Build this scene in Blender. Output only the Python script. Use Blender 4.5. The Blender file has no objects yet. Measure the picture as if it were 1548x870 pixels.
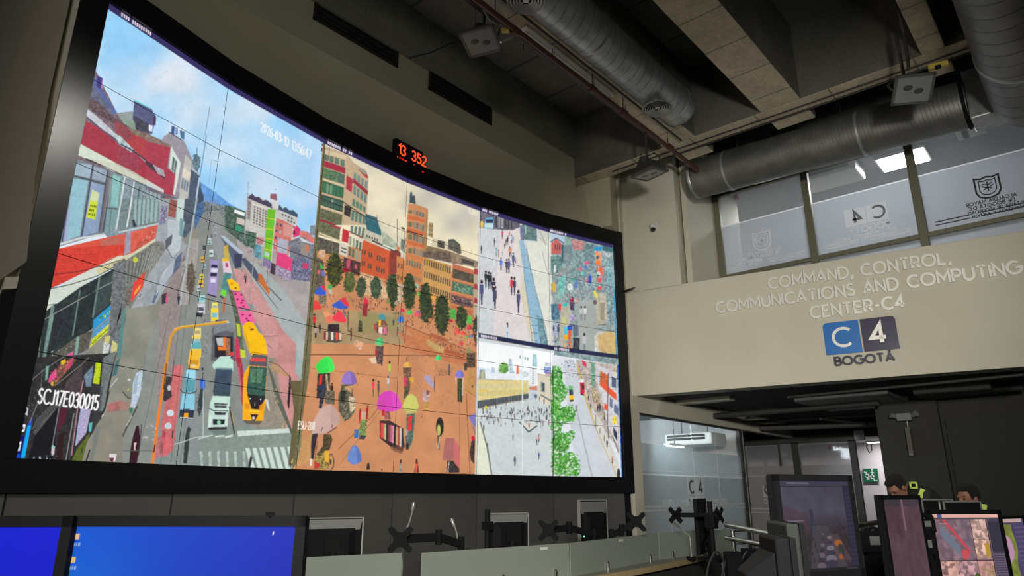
import bpy, bmesh, math, random
import numpy as np
from mathutils import Vector, Matrix, noise as mnoise

# ------------------------------------------------------------------ camera model
FPX = 1027.0
PITCH = math.atan(310.0 / FPX)
EYE = 1.35
CP, SP = math.cos(PITCH), math.sin(PITCH)
YAW = math.radians(41.0)
CY, SY = math.cos(YAW), math.sin(YAW)
CAM = Vector((0, 0, EYE))

def ray(px, py):
    u = (px - 774.0) / FPX; v = (435.0 - py) / FPX
    x, y, z = u, CP - v * SP, SP + v * CP
    return Vector((CY * x - SY * y, SY * x + CY * y, z))
def atX(px, py, X): r = ray(px, py); return CAM + r * (X / r.x)
def atY(px, py, Y): r = ray(px, py); return CAM + r * (Y / r.y)
def atZ(px, py, Z): r = ray(px, py); return CAM + r * ((Z - EYE) / r.z)
def atD(px, py, D):
    "point at horizontal distance D in the camera's heading"
    r = ray(px, py); return CAM + r * (D / (-SY * r.x + CY * r.y))
def atP(px, py, P, n):
    r = ray(px, py); return CAM + r * ((P - CAM).dot(n) / r.dot(n))
def project(x, y, z):
    X = CY * x + SY * y; Y = -SY * x + CY * y; Z = z - EYE
    f = Y * CP + Z * SP; up = -Y * SP + Z * CP
    return 774 + FPX * X / f, 435 - FPX * up / f

# ------------------------------------------------------------------ scene helpers
COL = bpy.context.scene.collection
RNG = random.Random(7)

def link(o, parent=None):
    COL.objects.link(o)
    if parent is not None:
        o.parent = parent
        o.matrix_parent_inverse = parent.matrix_basis.inverted()
    return o
def tag(o, label=None, cat=None, group=None, kind=None):
    if label: o['label'] = label
    if cat: o['category'] = cat
    if group: o['group'] = group
    if kind: o['kind'] = kind
    return o
def thing(name, label, cat, loc=(0, 0, 0), group=None, rz=0.0):
    o = bpy.data.objects.new(name, None); o.empty_display_size = .1
    o.location = loc; o.rotation_euler = (0, 0, rz)
    COL.objects.link(o)
    return tag(o, label, cat, group)
def copy_tree(o, parent=None):
    c = o.copy(); COL.objects.link(c)
    if parent is not None: c.parent = parent
    for ch in list(o.children): copy_tree(ch, c)
    return c

def frame_from(d, up=Vector((0, 0, 1))):
    d = d.normalized()
    if abs(d.dot(up)) > .98: up = Vector((1, 0, 0))
    a = d.cross(up).normalized(); b = a.cross(d).normalized()
    return a, b

class MB:
    def __init__(s): s.v = []; s.f = []; s.m = []; s.mi = 0
    def add(s, vs, fs):
        k = len(s.v); s.v += [tuple(p) for p in vs]
        for f in fs: s.f.append(tuple(i + k for i in f)); s.m.append(s.mi)
        return s
    def box(s, c, size, rz=0.0, M=None):
        hx, hy, hz = size[0] / 2, size[1] / 2, size[2] / 2
        co, si = math.cos(rz), math.sin(rz); c = Vector(c); P = []
        for z in (-hz, hz):
            for x, y in ((-hx, -hy), (hx, -hy), (hx, hy), (-hx, hy)):
                q = Vector((x * co - y * si, x * si + y * co, z))
                if M is not None: q = M @ Vector((x, y, z))
                P.append(c + q)
        return s.add(P, [(3, 2, 1, 0), (4, 5, 6, 7), (0, 1, 5, 4), (1, 2, 6, 5), (2, 3, 7, 6), (3, 0, 4, 7)])
    def bx(s, x0, x1, y0, y1, z0, z1):
        return s.box(((x0 + x1) / 2, (y0 + y1) / 2, (z0 + z1) / 2), (abs(x1 - x0), abs(y1 - y0), abs(z1 - z0)))
    def prism(s, pts, d):
        "closed solid: polygon pts (3D) swept by vector d"
        n = len(pts); d = Vector(d); P = [Vector(p) for p in pts]
        nrm = sum(((P[i] - P[0]).cross(P[(i + 1) % n] - P[0]) for i in range(n)), Vector())
        if nrm.dot(d) > 0: P.reverse()
        return s.add(P + [p + d for p in P], [tuple(range(n)), tuple(range(2 * n - 1, n - 1, -1))] +
                     [((i + 1) % n, i, n + i, n + (i + 1) % n) for i in range(n)])
    def cyl(s, p0, p1, r, n=12, r1=None):
        p0 = Vector(p0); p1 = Vector(p1); a, b = frame_from(p1 - p0); r1 = r if r1 is None else r1
        P = []
        for p, rr in ((p0, r), (p1, r1)):
            for i in range(n):
                t = 2 * math.pi * i / n; P.append(p + a * (rr * math.cos(t)) + b * (rr * math.sin(t)))
        return s.add(P, [tuple(range(n)), tuple(range(2 * n - 1, n - 1, -1))] + [((i + 1) % n, i, n + i, n + (i + 1) % n) for i in range(n)])
    def tube(s, path, r, n=8, caps=True):
        path = [Vector(p) for p in path]; m = len(path); P = []; up = Vector((0, 0, 1))
        a = b = None
        for i, p in enumerate(path):
            d = (path[min(i + 1, m - 1)] - path[max(i - 1, 0)]).normalized()
            if a is None: a, b = frame_from(d)
            else:
                a = (a - d * a.dot(d)).normalized(); b = a.cross(d).normalized()
            rr = r[i] if isinstance(r, (list, tuple)) else r
            for j in range(n):
                t = 2 * math.pi * j / n; P.append(p + a * (rr * math.cos(t)) + b * (rr * math.sin(t)))
        F = []
        for i in range(m - 1):
            for j in range(n):
                k = (j + 1) % n; F.append((i * n + k, i * n + j, (i + 1) * n + j, (i + 1) * n + k))
        if caps: F += [tuple(range(n)), tuple(range(m * n - 1, (m - 1) * n - 1, -1))]
        return s.add(P, F)
    def lathe(s, prof, c, axis=(0, 0, 1), n=24, ring=False):
        "prof: list of (radius, height along axis)"
        c = Vector(c); ax = Vector(axis).normalized(); a, b = frame_from(ax); P = []; m = len(prof)
        for r, h in prof:
            for j in range(n):
                t = 2 * math.pi * j / n; P.append(c + ax * h + a * (r * math.cos(t)) + b * (r * math.sin(t)))
        F = []
        for i in range(m - 1):
            for j in range(n):
                k = (j + 1) % n; F.append((i * n + k, i * n + j, (i + 1) * n + j, (i + 1) * n + k))
        if ring: F += [((m - 1) * n + (j + 1) % n, (m - 1) * n + j, j, (j + 1) % n) for j in range(n)]
        else: F += [tuple(range(n)), tuple(range(m * n - 1, (m - 1) * n - 1, -1))]
        return s.add(P, F)
    def ell(s, c, r, M=None, nu=20, nv=12, warp=None):
        P = []; F = []; c = Vector(c)
        for i in range(nv + 1):
            th = math.pi * i / nv
            for j in range(nu):
                ph = 2 * math.pi * j / nu
                q = Vector((math.sin(th) * math.cos(ph), math.sin(th) * math.sin(ph), math.cos(th)))
                q = Vector((q.x * r[0], q.y * r[1], q.z * r[2]))
                if warp: q = warp(q)
                if M is not None: q = M @ q
                P.append(c + q)
        for i in range(nv):
            for j in range(nu):
                k = (j + 1) % nu
                F.append((i * nu + j, (i + 1) * nu + j, (i + 1) * nu + k, i * nu + k))
        return s.add(P, F)
    def build(s, name, mat, parent=None, smooth=False, bev=0.0, seg=2, clean=True):
        me = bpy.data.meshes.new(name); me.from_pydata(s.v, [], s.f)
        mats = mat if isinstance(mat, (list, tuple)) else [mat]
        for m in mats: me.materials.append(m)
        if len(mats) > 1: me.polygons.foreach_set('material_index', s.m)
        bm = bmesh.new(); bm.from_mesh(me)
        if clean:
            bmesh.ops.remove_doubles(bm, verts=bm.verts, dist=1e-5)
            bmesh.ops.dissolve_degenerate(bm, edges=bm.edges, dist=1e-6)
            bmesh.ops.recalc_face_normals(bm, faces=bm.faces)
        if smooth:
            for f in bm.faces: f.smooth = True
            for e in bm.edges:
                if len(e.link_faces) != 2 or e.calc_face_angle(0) > .7: e.smooth = False
        bm.to_mesh(me); bm.free()
        o = bpy.data.objects.new(name, me); link(o, parent)
        if bev:
            b = o.modifiers.new('bevel', 'BEVEL'); b.width = bev; b.segments = seg; b.limit_method = 'ANGLE'; b.angle_limit = .6
        return o
def struct(name, mb, mat, **k):
    o = mb.build(name, mat, **k); o['kind'] = 'structure'; return o

# ------------------------------------------------------------------ materials
MATS = {}
def srgb(r, g, b):
    f = lambda c: (c / 255 / 12.92) if c <= 10.3 else ((c / 255 + .055) / 1.055) ** 2.4
    return (f(r), f(g), f(b), 1)
def mat(name, col=None, rough=.6, metal=0.0, spec=.5, em=None, es=0.0, bump=0.0, bscale=20.0, var=0.0, vscale=3.0, alpha=1.0, trans=0.0, detail=6):
    if name in MATS: return MATS[name]
    m = bpy.data.materials.new(name); m.use_nodes = True; nt = m.node_tree; b = nt.nodes['Principled BSDF']
    col = col or (.5, .5, .5, 1)
    b.inputs['Base Color'].default_value = col
    b.inputs['Roughness'].default_value = rough; b.inputs['Metallic'].default_value = metal
    b.inputs['Specular IOR Level'].default_value = spec
    if em: b.inputs['Emission Color'].default_value = em; b.inputs['Emission Strength'].default_value = es
    if trans: b.inputs['Transmission Weight'].default_value = trans
    b.inputs['Alpha'].default_value = alpha
    if var or bump:
        tc = nt.nodes.new('ShaderNodeTexCoord')
    if var:
        n = nt.nodes.new('ShaderNodeTexNoise'); n.inputs['Scale'].default_value = vscale; n.inputs['Detail'].default_value = detail
        nt.links.new(tc.outputs['Object'], n.inputs['Vector'])
        r = nt.nodes.new('ShaderNodeValToRGB'); r.color_ramp.elements[0].position = .3; r.color_ramp.elements[1].position = .7
        lo = tuple(c * (1 - var) for c in col[:3]) + (1,); hi = tuple(min(1, c * (1 + var)) for c in col[:3]) + (1,)
        r.color_ramp.elements[0].color = lo; r.color_ramp.elements[1].color = hi
        nt.links.new(n.outputs['Fac'], r.inputs['Fac']); nt.links.new(r.outputs['Color'], b.inputs['Base Color'])
    if bump:
        n2 = nt.nodes.new('ShaderNodeTexNoise'); n2.inputs['Scale'].default_value = bscale; n2.inputs['Detail'].default_value = 8
        nt.links.new(tc.outputs['Object'], n2.inputs['Vector'])
        bp = nt.nodes.new('ShaderNodeBump'); bp.inputs['Strength'].default_value = bump; bp.inputs['Distance'].default_value = .02
        nt.links.new(n2.outputs['Fac'], bp.inputs['Height']); nt.links.new(bp.outputs['Normal'], b.inputs['Normal'])
    MATS[name] = m; return m

def concrete(name, col, tint, scale=1.2, joints=None):
    "board-marked concrete: blotchy noise, darker stains, optional formwork joints along an axis"
    if name in MATS: return MATS[name]
    m = bpy.data.materials.new(name); m.use_nodes = True; nt = m.node_tree; b = nt.nodes['Principled BSDF']; N = nt.nodes.new; Lk = nt.links.new
    tc = N('ShaderNodeTexCoord')
    n = N('ShaderNodeTexNoise'); n.inputs['Scale'].default_value = scale; n.inputs['Detail'].default_value = 9; n.inputs['Roughness'].default_value = .62
    Lk(tc.outputs['Object'], n.inputs['Vector'])
    r = N('ShaderNodeValToRGB'); e = r.color_ramp.elements; e[0].position = .32; e[0].color = tuple(c * .6 for c in col[:3]) + (1,); e[1].position = .72; e[1].color = col
    k = e.new(.52); k.color = tint
    Lk(n.outputs['Fac'], r.inputs['Fac'])
    n2 = N('ShaderNodeTexNoise'); n2.inputs['Scale'].default_value = 28; n2.inputs['Detail'].default_value = 4
    Lk(tc.outputs['Object'], n2.inputs['Vector'])
    mx = N('ShaderNodeMix'); mx.data_type = 'RGBA'; mx.blend_type = 'OVERLAY'; mx.inputs[0].default_value = .35
    Lk(r.outputs['Color'], mx.inputs[6]); Lk(n2.outputs['Fac'], mx.inputs[7])
    out = mx.outputs[2]
    if joints:
        sx = N('ShaderNodeSeparateXYZ'); Lk(tc.outputs['Object'], sx.inputs[0])
        ax, sp, wd = joints
        dv = N('ShaderNodeMath'); dv.operation = 'DIVIDE'; dv.inputs[1].default_value = sp; Lk(sx.outputs[ax], dv.inputs[0])
        fr = N('ShaderNodeMath'); fr.operation = 'FRACT'; Lk(dv.outputs[0], fr.inputs[0])
        lt = N('ShaderNodeMath'); lt.operation = 'LESS_THAN'; lt.inputs[1].default_value = wd / sp; Lk(fr.outputs[0], lt.inputs[0])
        mj = N('ShaderNodeMix'); mj.data_type = 'RGBA'; mj.blend_type = 'MULTIPLY'; Lk(lt.outputs[0], mj.inputs[0]); Lk(out, mj.inputs[6]); mj.inputs[7].default_value = (.45, .45, .45, 1)
        out = mj.outputs[2]
    Lk(out, b.inputs['Base Color']); b.inputs['Roughness'].default_value = .85
    bp = N('ShaderNodeBump'); bp.inputs['Strength'].default_value = .4; bp.inputs['Distance'].default_value = .02
    Lk(n.outputs['Fac'], bp.inputs['Height']); Lk(bp.outputs['Normal'], b.inputs['Normal'])
    MATS[name] = m; return m

def duct_metal(name, axis, pitch, col=(.42, .44, .45, 1), skew=.25):
    "spiral-seamed galvanised sheet: thin raised seams across the axis, blotchy spangle"
    if name in MATS: return MATS[name]
    m = bpy.data.materials.new(name); m.use_nodes = True; nt = m.node_tree; b = nt.nodes['Principled BSDF']; N = nt.nodes.new; Lk = nt.links.new
    tc = N('ShaderNodeTexCoord'); sx = N('ShaderNodeSeparateXYZ'); Lk(tc.outputs['Object'], sx.inputs[0])
    other = 1 - axis
    ml = N('ShaderNodeMath'); ml.operation = 'MULTIPLY_ADD'; Lk(sx.outputs[other], ml.inputs[0]); ml.inputs[1].default_value = skew; Lk(sx.outputs[axis], ml.inputs[2])
    dv = N('ShaderNodeMath'); dv.operation = 'DIVIDE'; Lk(ml.outputs[0], dv.inputs[0]); dv.inputs[1].default_value = pitch
    fr = N('ShaderNodeMath'); fr.operation = 'FRACT'; Lk(dv.outputs[0], fr.inputs[0])
    r = N('ShaderNodeValToRGB'); e = r.color_ramp.elements; e[0].position = 0; e[0].color = (0, 0, 0, 1); e[1].position = .09; e[1].color = (1, 1, 1, 1)
    q = e.new(.045); q.color = (.1, .1, .1, 1)
    Lk(fr.outputs[0], r.inputs['Fac'])
    n = N('ShaderNodeTexNoise'); n.inputs['Scale'].default_value = 5; n.inputs['Detail'].default_value = 6; Lk(tc.outputs['Object'], n.inputs['Vector'])
    cr = N('ShaderNodeValToRGB'); cr.color_ramp.elements[0].position = .3; cr.color_ramp.elements[1].position = .7
    cr.color_ramp.elements[0].color = tuple(c * .65 for c in col[:3]) + (1,); cr.color_ramp.elements[1].color = col
    Lk(n.outputs['Fac'], cr.inputs['Fac'])
    mx = N('ShaderNodeMix'); mx.data_type = 'RGBA'; mx.blend_type = 'MULTIPLY'; mx.inputs[0].default_value = .5
    Lk(cr.outputs['Color'], mx.inputs[6]); Lk(r.outputs['Color'], mx.inputs[7]); Lk(mx.outputs[2], b.inputs['Base Color'])
    b.inputs['Metallic'].default_value = .75; b.inputs['Roughness'].default_value = .48
    bp = N('ShaderNodeBump'); bp.inputs['Strength'].default_value = .35; bp.inputs['Distance'].default_value = .01
    Lk(r.outputs['Color'], bp.inputs['Height']); Lk(bp.outputs['Normal'], b.inputs['Normal'])
    MATS[name] = m; return m

def sheet_glass(name, tint=(1, 1, 1, 1), clear=.7, body=(.7, .75, .75, 1), trans=.5, rough=.3, gloss=.06):
    "glass or frosted film: part see-through, part scattering, a little reflection"
    if name in MATS: return MATS[name]
    m = bpy.data.materials.new(name); m.use_nodes = True; nt = m.node_tree; nt.nodes.clear(); N = nt.nodes.new; Lk = nt.links.new
    out = N('ShaderNodeOutputMaterial'); tr = N('ShaderNodeBsdfTransparent'); tr.inputs[0].default_value = tint
    df = N('ShaderNodeBsdfDiffuse'); df.inputs[0].default_value = body
    tl = N('ShaderNodeBsdfTranslucent'); tl.inputs[0].default_value = body
    m1 = N('ShaderNodeMixShader'); m1.inputs[0].default_value = trans; Lk(df.outputs[0], m1.inputs[1]); Lk(tl.outputs[0], m1.inputs[2])
    m2 = N('ShaderNodeMixShader'); m2.inputs[0].default_value = clear; Lk(m1.outputs[0], m2.inputs[1]); Lk(tr.outputs[0], m2.inputs[2])
    gl = N('ShaderNodeBsdfGlossy'); gl.inputs['Roughness'].default_value = rough
    m3 = N('ShaderNodeMixShader'); m3.inputs[0].default_value = gloss; Lk(m2.outputs[0], m3.inputs[1]); Lk(gl.outputs[0], m3.inputs[2])
    Lk(m3.outputs[0], out.inputs[0]); MATS[name] = m; return m

def flat_emit(name, col, s=1.0):
    if name in MATS: return MATS[name]
    m = mat(name, (.01, .01, .01, 1), rough=.4, spec=.3, em=col, es=s); return m

# ------------------------------------------------------------------ stroke font (cap height 1)
def _arc(cx, cy, rx, ry, a0, a1, n=10):
    return [(cx + rx * math.cos(math.radians(a0 + (a1 - a0) * i / n)), cy + ry * math.sin(math.radians(a0 + (a1 - a0) * i / n))) for i in range(n + 1)]
FONT = {
 'A': (.80, [[(0, 0), (.4, 1), (.8, 0)], [(.14, .3), (.66, .3)]]),
 'B': (.62, [[(0, 0), (0, 1), (.33, 1)] + _arc(.33, .76, .24, .24, 90, -90, 8) + [(0, .52)], [(0, .52), (.36, .52)] + _arc(.36, .26, .26, .26, 90, -90, 8) + [(0, 0)]]),
 'C': (.82, [_arc(.5, .5, .5, .5, 48, 312, 18)]),
 'D': (.78, [[(0, 0), (0, 1), (.3, 1)] + _arc(.3, .5, .48, .5, 90, -90, 14) + [(0, 0)]]),
 'E': (.55, [[(.55, 1), (0, 1), (0, 0), (.55, 0)], [(0, .52), (.5, .52)]]),
 'F': (.55, [[(.55, 1), (0, 1), (0, 0)], [(0, .52), (.5, .52)]]),
 'G': (.92, [_arc(.5, .5, .5, .5, 48, 360, 20) + [(.58, .5)]]),
 'H': (.68, [[(0, 0), (0, 1)], [(.68, 0), (.68, 1)], [(0, .52), (.68, .52)]]),
 'I': (.0, [[(0, 0), (0, 1)]]),
 'J': (.42, [[(.42, 1), (.42, .25)] + _arc(.21, .23, .21, .23, 0, -150, 8)]),
 'K': (.62, [[(0, 0), (0, 1)], [(.6, 1), (0, .42)], [(.2, .6), (.64, 0)]]),
 'L': (.52, [[(0, 1), (0, 0), (.52, 0)]]),
 'M': (.86, [[(0, 0), (0, 1), (.43, .32), (.86, 1), (.86, 0)]]),
 'N': (.70, [[(0, 0), (0, 1), (.7, 0), (.7, 1)]]),
 'O': (1.0, [_arc(.5, .5, .5, .5, 0, 360, 26)]),
 'P': (.60, [[(0, 0), (0, 1), (.32, 1)] + _arc(.32, .71, .28, .29, 90, -90, 8) + [(0, .42)]]),
 'Q': (1.0, [_arc(.5, .5, .5, .5, 0, 360, 26), [(.6, .25), (.95, -.08)]]),
 'R': (.62, [[(0, 0), (0, 1), (.32, 1)] + _arc(.32, .71, .28, .29, 90, -90, 8) + [(0, .42)], [(.3, .42), (.62, 0)]]),
 'S': (.58, [_arc(.3, .75, .27, .25, 40, 200, 8) + [(.08, .62), (.5, .42)] + _arc(.29, .26, .28, .26, 20, -150, 9)]),
 'T': (.68, [[(0, 1), (.68, 1)], [(.34, 1), (.34, 0)]]),
 'U': (.70, [[(0, 1), (0, .35)] + _arc(.35, .35, .35, .35, 180, 360, 12) + [(.7, 1)]]),
 'V': (.76, [[(0, 1), (.38, 0), (.76, 1)]]),
 'W': (1.1, [[(0, 1), (.28, 0), (.55, 1), (.82, 0), (1.1, 1)]]),
 'X': (.7, [[(0, 0), (.7, 1)], [(0, 1), (.7, 0)]]),
 'Y': (.7, [[(0, 1), (.35, .45), (.7, 1)], [(.35, .45), (.35, 0)]]),
 'Z': (.62, [[(0, 1), (.62, 1), (0, 0), (.62, 0)]]),
 '0': (.56, [_arc(.28, .5, .28, .5, 0, 360, 22)]),
 '1': (.3, [[(0, .78), (.24, 1), (.24, 0)]]),
 '2': (.54, [_arc(.27, .74, .26, .26, 170, -20, 9) + [(.0, 0), (.56, 0)]]),
 '3': (.54, [_arc(.26, .75, .24, .25, 160, -90, 9)[:-1] + [(.24, .52)], [(.24, .52)] + _arc(.26, .26, .28, .26, 90, -160, 10)]),
 '4': (.64, [[(.44, 0), (.44, 1), (0, .28), (.64, .28)]]),
 '5': (.54, [[(.5, 1), (.08, 1), (.05, .56), (.25, .62)] + _arc(.25, .31, .29, .31, 90, -150, 10)]),
 '6': (.56, [_arc(.28, .3, .28, .3, 0, 360, 16), [(.01, .32), (.06, .65), (.2, .88), (.46, 1)]]),
 '7': (.54, [[(0, 1), (.54, 1), (.16, 0)]]),
 '8': (.54, [_arc(.27, .76, .22, .24, 0, 360, 14), _arc(.27, .27, .27, .27, 0, 360, 16)]),
 '9': (.56, [_arc(.28, .7, .28, .3, 0, 360, 16), [(.55, .68), (.5, .35), (.36, .12), (.1, 0)]]),
 '-': (.34, [[(0, .42), (.34, .42)]]), ':': (.0, [[(0, .1), (0, .22)], [(0, .6), (0, .72)]]),
 ',': (.12, [[(.14, .14), (.0, -.24)]]), '.': (.0, [[(0, 0), (0, .1)]]), ' ': (.30, []), '/': (.4, [[(0, 0), (.4, 1)]]),
}
FONT['Á'] = (FONT['A'][0], FONT['A'][1] + [[(.36, 1.16), (.52, 1.34)]])
FONT['Í'] = (0, FONT['I'][1] + [[(-.04, 1.14), (.12, 1.3)]])
def layout(text, gap=.26, fx=1.0):
    "list of (char, x offset) and total width, cap height 1"
    x = 0; out = []
    for ch in text:
        w = FONT[ch][0] * fx
        out.append((ch, x)); x += w + gap
    return out, x - gap
def ribbon(pl, w):
    "quads (2D) covering a polyline at width w with mitred joints"
    n = len(pl); closed = n > 2 and abs(pl[0][0] - pl[-1][0]) + abs(pl[0][1] - pl[-1][1]) < 1e-6
    Lp = []; Rp = []
    for i in range(n):
        p = Vector(pl[i])
        if closed: a = Vector(pl[i - 1 if i else n - 2]); c = Vector(pl[i + 1 if i < n - 1 else 1])
        else: a = Vector(pl[max(i - 1, 0)]); c = Vector(pl[min(i + 1, n - 1)])
        d0 = (p - a); d1 = (c - p)
        if d0.length < 1e-9: d0 = d1
        if d1.length < 1e-9: d1 = d0
        d0 = d0.normalized(); d1 = d1.normalized()
        t = d0 + d1
        t = t.normalized() if t.length > .05 else d0
        nrm = Vector((-t.y, t.x)); k = max(.35, abs(nrm.dot(Vector((-d0.y, d0.x)))))
        Lp.append(p + nrm * (w / 2 / k)); Rp.append(p - nrm * (w / 2 / k))
    return [(Lp[i], Lp[i + 1], Rp[i + 1], Rp[i]) for i in range(n - 1)]
def letter_solid(mb, ch, O, U, V, h, sw, depth, fx=1.0):
    "extruded letter: O lower-left corner, U/V unit axes, depth along U x V"
    U = Vector(U); V = Vector(V); N = U.cross(V).normalized()
    for s in FONT[ch][1]:
        pl = [(x * h * fx, y * h) for x, y in s]
        qs = ribbon(pl, sw)
        n = len(qs); P = []; F = []
        sec = [(q[0], q[3]) for q in qs] + [(qs[-1][1], qs[-1][2])]
        for l, r in sec:
            for q, dd in ((l, 0), (r, 0), (r, depth), (l, depth)):
                P.append(O + U * q[0] + V * q[1] + N * dd)
        for i in range(n):
            a = i * 4; b2 = a + 4
            F += [(a + k, a + (k + 1) % 4, b2 + (k + 1) % 4, b2 + k) for k in range(4)]
        F += [(0, 1, 2, 3), (n * 4 + 3, n * 4 + 2, n * 4 + 1, n * 4)]
        mb.add(P, F)
# ------------------------------------------------------------------ what the street cameras show
# The six camera pictures are drawn here as flat colour shapes on a canvas that the display panels sample.
KS = 2;CW,CHH,CX0,CY0 = 970,750,0,-12
CV = np.zeros((CHH*KS,CW*KS,3),np.float32)
_T = [0.0,0.0,1.0];_rs = np.random.RandomState(5);_NG = _rs.rand(6,256,256).astype(np.float32)
def at(x,y,s): _T[:] = [x,y,s]
def _tp(p): return (_T[0]+p[0]/_T[2],_T[1]+p[1]/_T[2])
def _noise(X,Y,f,k=0):
    x = (X*f) % 255;y = (Y*f) % 255;i = x.astype(int);j = y.astype(int);a = x-i;b = y-j;g = _NG[k % 6]
    a = a*a*(3-2*a);b = b*b*(3-2*b)
    return (g[j,i]*(1-a)+g[j,i+1]*a)*(1-b)+(g[j+1,i]*(1-a)+g[j+1,i+1]*a)*b
def _region(pts):
    xs = [p[0] for p in pts];ys = [p[1] for p in pts]
    x0 = max(0,int((min(xs)-CX0)*KS));x1 = min(CW*KS,int((max(xs)-CX0)*KS)+2)
    y0 = max(0,int((min(ys)-CY0)*KS));y1 = min(CHH*KS,int((max(ys)-CY0)*KS)+2)
    if x1 <= x0 or y1 <= y0: return None
    X,Y = np.meshgrid((np.arange(x0,x1)+.5)/KS+CX0,(np.arange(y0,y1)+.5)/KS+CY0)
    ins = np.zeros(X.shape,bool);n = len(pts)
    for i in range(n):
        ax,ay = pts[i];bx_,by = pts[(i+1) % n]
        if ay == by: continue
        c = (ay > Y) != (by > Y);ins ^= c & (X < (bx_-ax)*(Y-ay)/(by-ay)+ax)
    return x0,x1,y0,y1,X,Y,ins
def fill(pts,col,n=0.0,f=.35,k=0,a=1.0,col2=None,ax=None):
    "pts already in picture px"
    r = _region(pts)
    if r is None: return
    x0,x1,y0,y1,X,Y,ins = r;c = np.broadcast_to(np.array(col,np.float32),X.shape+(3,)).copy()
    if col2 is not None:
        (ux,uy),(vx,vy) = ax;d2 = (vx-ux) ** 2+(vy-uy) ** 2
        t = np.clip(((X-ux)*(vx-ux)+(Y-uy)*(vy-uy))/d2,0,1)[...,None];c = c*(1-t)+np.array(col2,np.float32)*t
    if n: c = c*(1+n*(_noise(X,Y,f,k)+.5*_noise(X,Y,f*3.1,k+1)-.75))[...,None]
    S = CV[y0:y1,x0:x1];S[ins] = S[ins]*(1-a)+c[ins]*a
def P(pts,col,**kw):
    if kw.get('ax'): kw['ax'] = [_tp(p) for p in kw['ax']]
    fill([_tp(p) for p in pts],col,**kw)
def L(pts,w,col,a=1.0):
    q = [_tp(p) for p in pts]
    for i in range(len(q)-1):
        (ax,ay),(bx_,by) = q[i],q[i+1];d = math.hypot(bx_-ax,by-ay) or 1;nx,ny = -(by-ay)/d*w/2,(bx_-ax)/d*w/2
        ex,ey = (bx_-ax)/d*w*.2,(by-ay)/d*w*.2
        fill([(ax+nx-ex,ay+ny-ey),(bx_+nx+ex,by+ny+ey),(bx_-nx+ex,by-ny+ey),(ax-nx-ex,ay-ny-ey)],col,a=a)
def E(cx,cy,rx,ry,col,rot=0,a=1.0,**kw):
    c,s = math.cos(math.radians(rot)),math.sin(math.radians(rot))
    P([(cx+rx*math.cos(t)*c-ry*math.sin(t)*s,cy+rx*math.cos(t)*s+ry*math.sin(t)*c) for t in [2*math.pi*i/14 for i in range(14)]],col,a=a,**kw)
def quad(q,u,v):
    (a,b,c,d) = q;return (a[0]*(1-u)*(1-v)+b[0]*u*(1-v)+c[0]*u*v+d[0]*(1-u)*v,a[1]*(1-u)*(1-v)+b[1]*u*(1-v)+c[1]*u*v+d[1]*(1-u)*v)
def W(q,nx,ny,fx,fy,col,alt=None,n=0.0):
    "rows and columns of openings inside quad q = TL, TR, BR, BL"
    for j in range(ny):
        for i in range(nx):
            u0 = (i+(1-fx)/2)/nx;u1 = (i+(1+fx)/2)/nx;v0 = (j+(1-fy)/2)/ny;v1 = (j+(1+fy)/2)/ny
            c = alt if alt and RGA.random() < .35 else col
            P([quad(q,u0,v0),quad(q,u1,v0),quad(q,u1,v1),quad(q,u0,v1)],c,n=n)
RGA = random.Random(11)
def S(q,count,pal,w=(.5,1.6),h=(.6,2.2),a=.85):
    "scatter of small marks inside quad q; sizes in picture px"
    s = _T[2]
    for _ in range(count):
        u,v = RGA.random(),RGA.random();x,y = quad(q,u,v);ww = RGA.uniform(*w)*s/2;hh = RGA.uniform(*h)*s/2
        P([(x-ww,y-hh),(x+ww*.8,y-hh*.9),(x+ww,y+hh),(x-ww*.7,y+hh*.8)],RGA.choice(pal),a=a)
def man(x,y,h,top,leg=(40,40,55),w=.17):
    "walking figure, feet at x,y, height h (crop px)"
    P([(x-h*w*.6,y-h*.48),(x+h*w*.6,y-h*.48),(x+h*w*.35,y),(x-h*w*.3,y)],leg)
    P([(x-h*w,y-h*.80),(x+h*w*.9,y-h*.80),(x+h*w*.8,y-h*.42),(x-h*w*.8,y-h*.42)],top)
    E(x,y-h*.90,h*.06,h*.085,(66,50,48))
def tree(cx,cy,rx,ry,n,pal=((44,62,40),(62,78,44),(34,48,38),(82,92,48)),base=(46,60,44)):
    E(cx,cy,rx*.86,ry*.92,base,n=.5,f=.5)
    s = _T[2]
    for _ in range(n):
        t = RGA.uniform(0,6.28);r = math.sqrt(RGA.random());x = cx+rx*r*math.cos(t);y = cy+ry*r*math.sin(t)
        E(x,y,RGA.uniform(.8,2.0)*s,RGA.uniform(.8,2.0)*s,RGA.choice(pal),a=.8)
def brolly(cx,cy,w,h,col,sh=.8):
    P([(cx-w/2,cy+h*.25),(cx-w*.42,cy-h*.1),(cx-w*.18,cy-h*.42),(cx+w*.05,cy-h*.5),(cx+w*.3,cy-h*.34),(cx+w*.46,cy),(cx+w/2,cy+h*.28),(cx+w*.2,cy+h*.44),(cx-w*.15,cy+h*.48)],col,n=.10,f=.3)
    P([(cx+w*.05,cy-h*.5),(cx+w*.3,cy-h*.34),(cx+w*.46,cy),(cx+w/2,cy+h*.28),(cx+w*.2,cy+h*.44)],tuple(c*sh for c in col),a=.6)
def text(t,x0,y0,x1,y1,h,w,col,sq=1.0,dx=0.0):
    "stroke text from baseline start to baseline end (crop px); dx = sideways lean of the uprights per unit height"
    ly,tw = layout(t,.22);ux,uy = (x1-x0)/tw,(y1-y0)/tw
    for ch,ox in ly:
        for st in FONT[ch][1]:
            L([(x0+(ox+a)*ux+b*h*dx,y0+(ox+a)*uy-b*h) for a,b in st],w,col)
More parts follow.
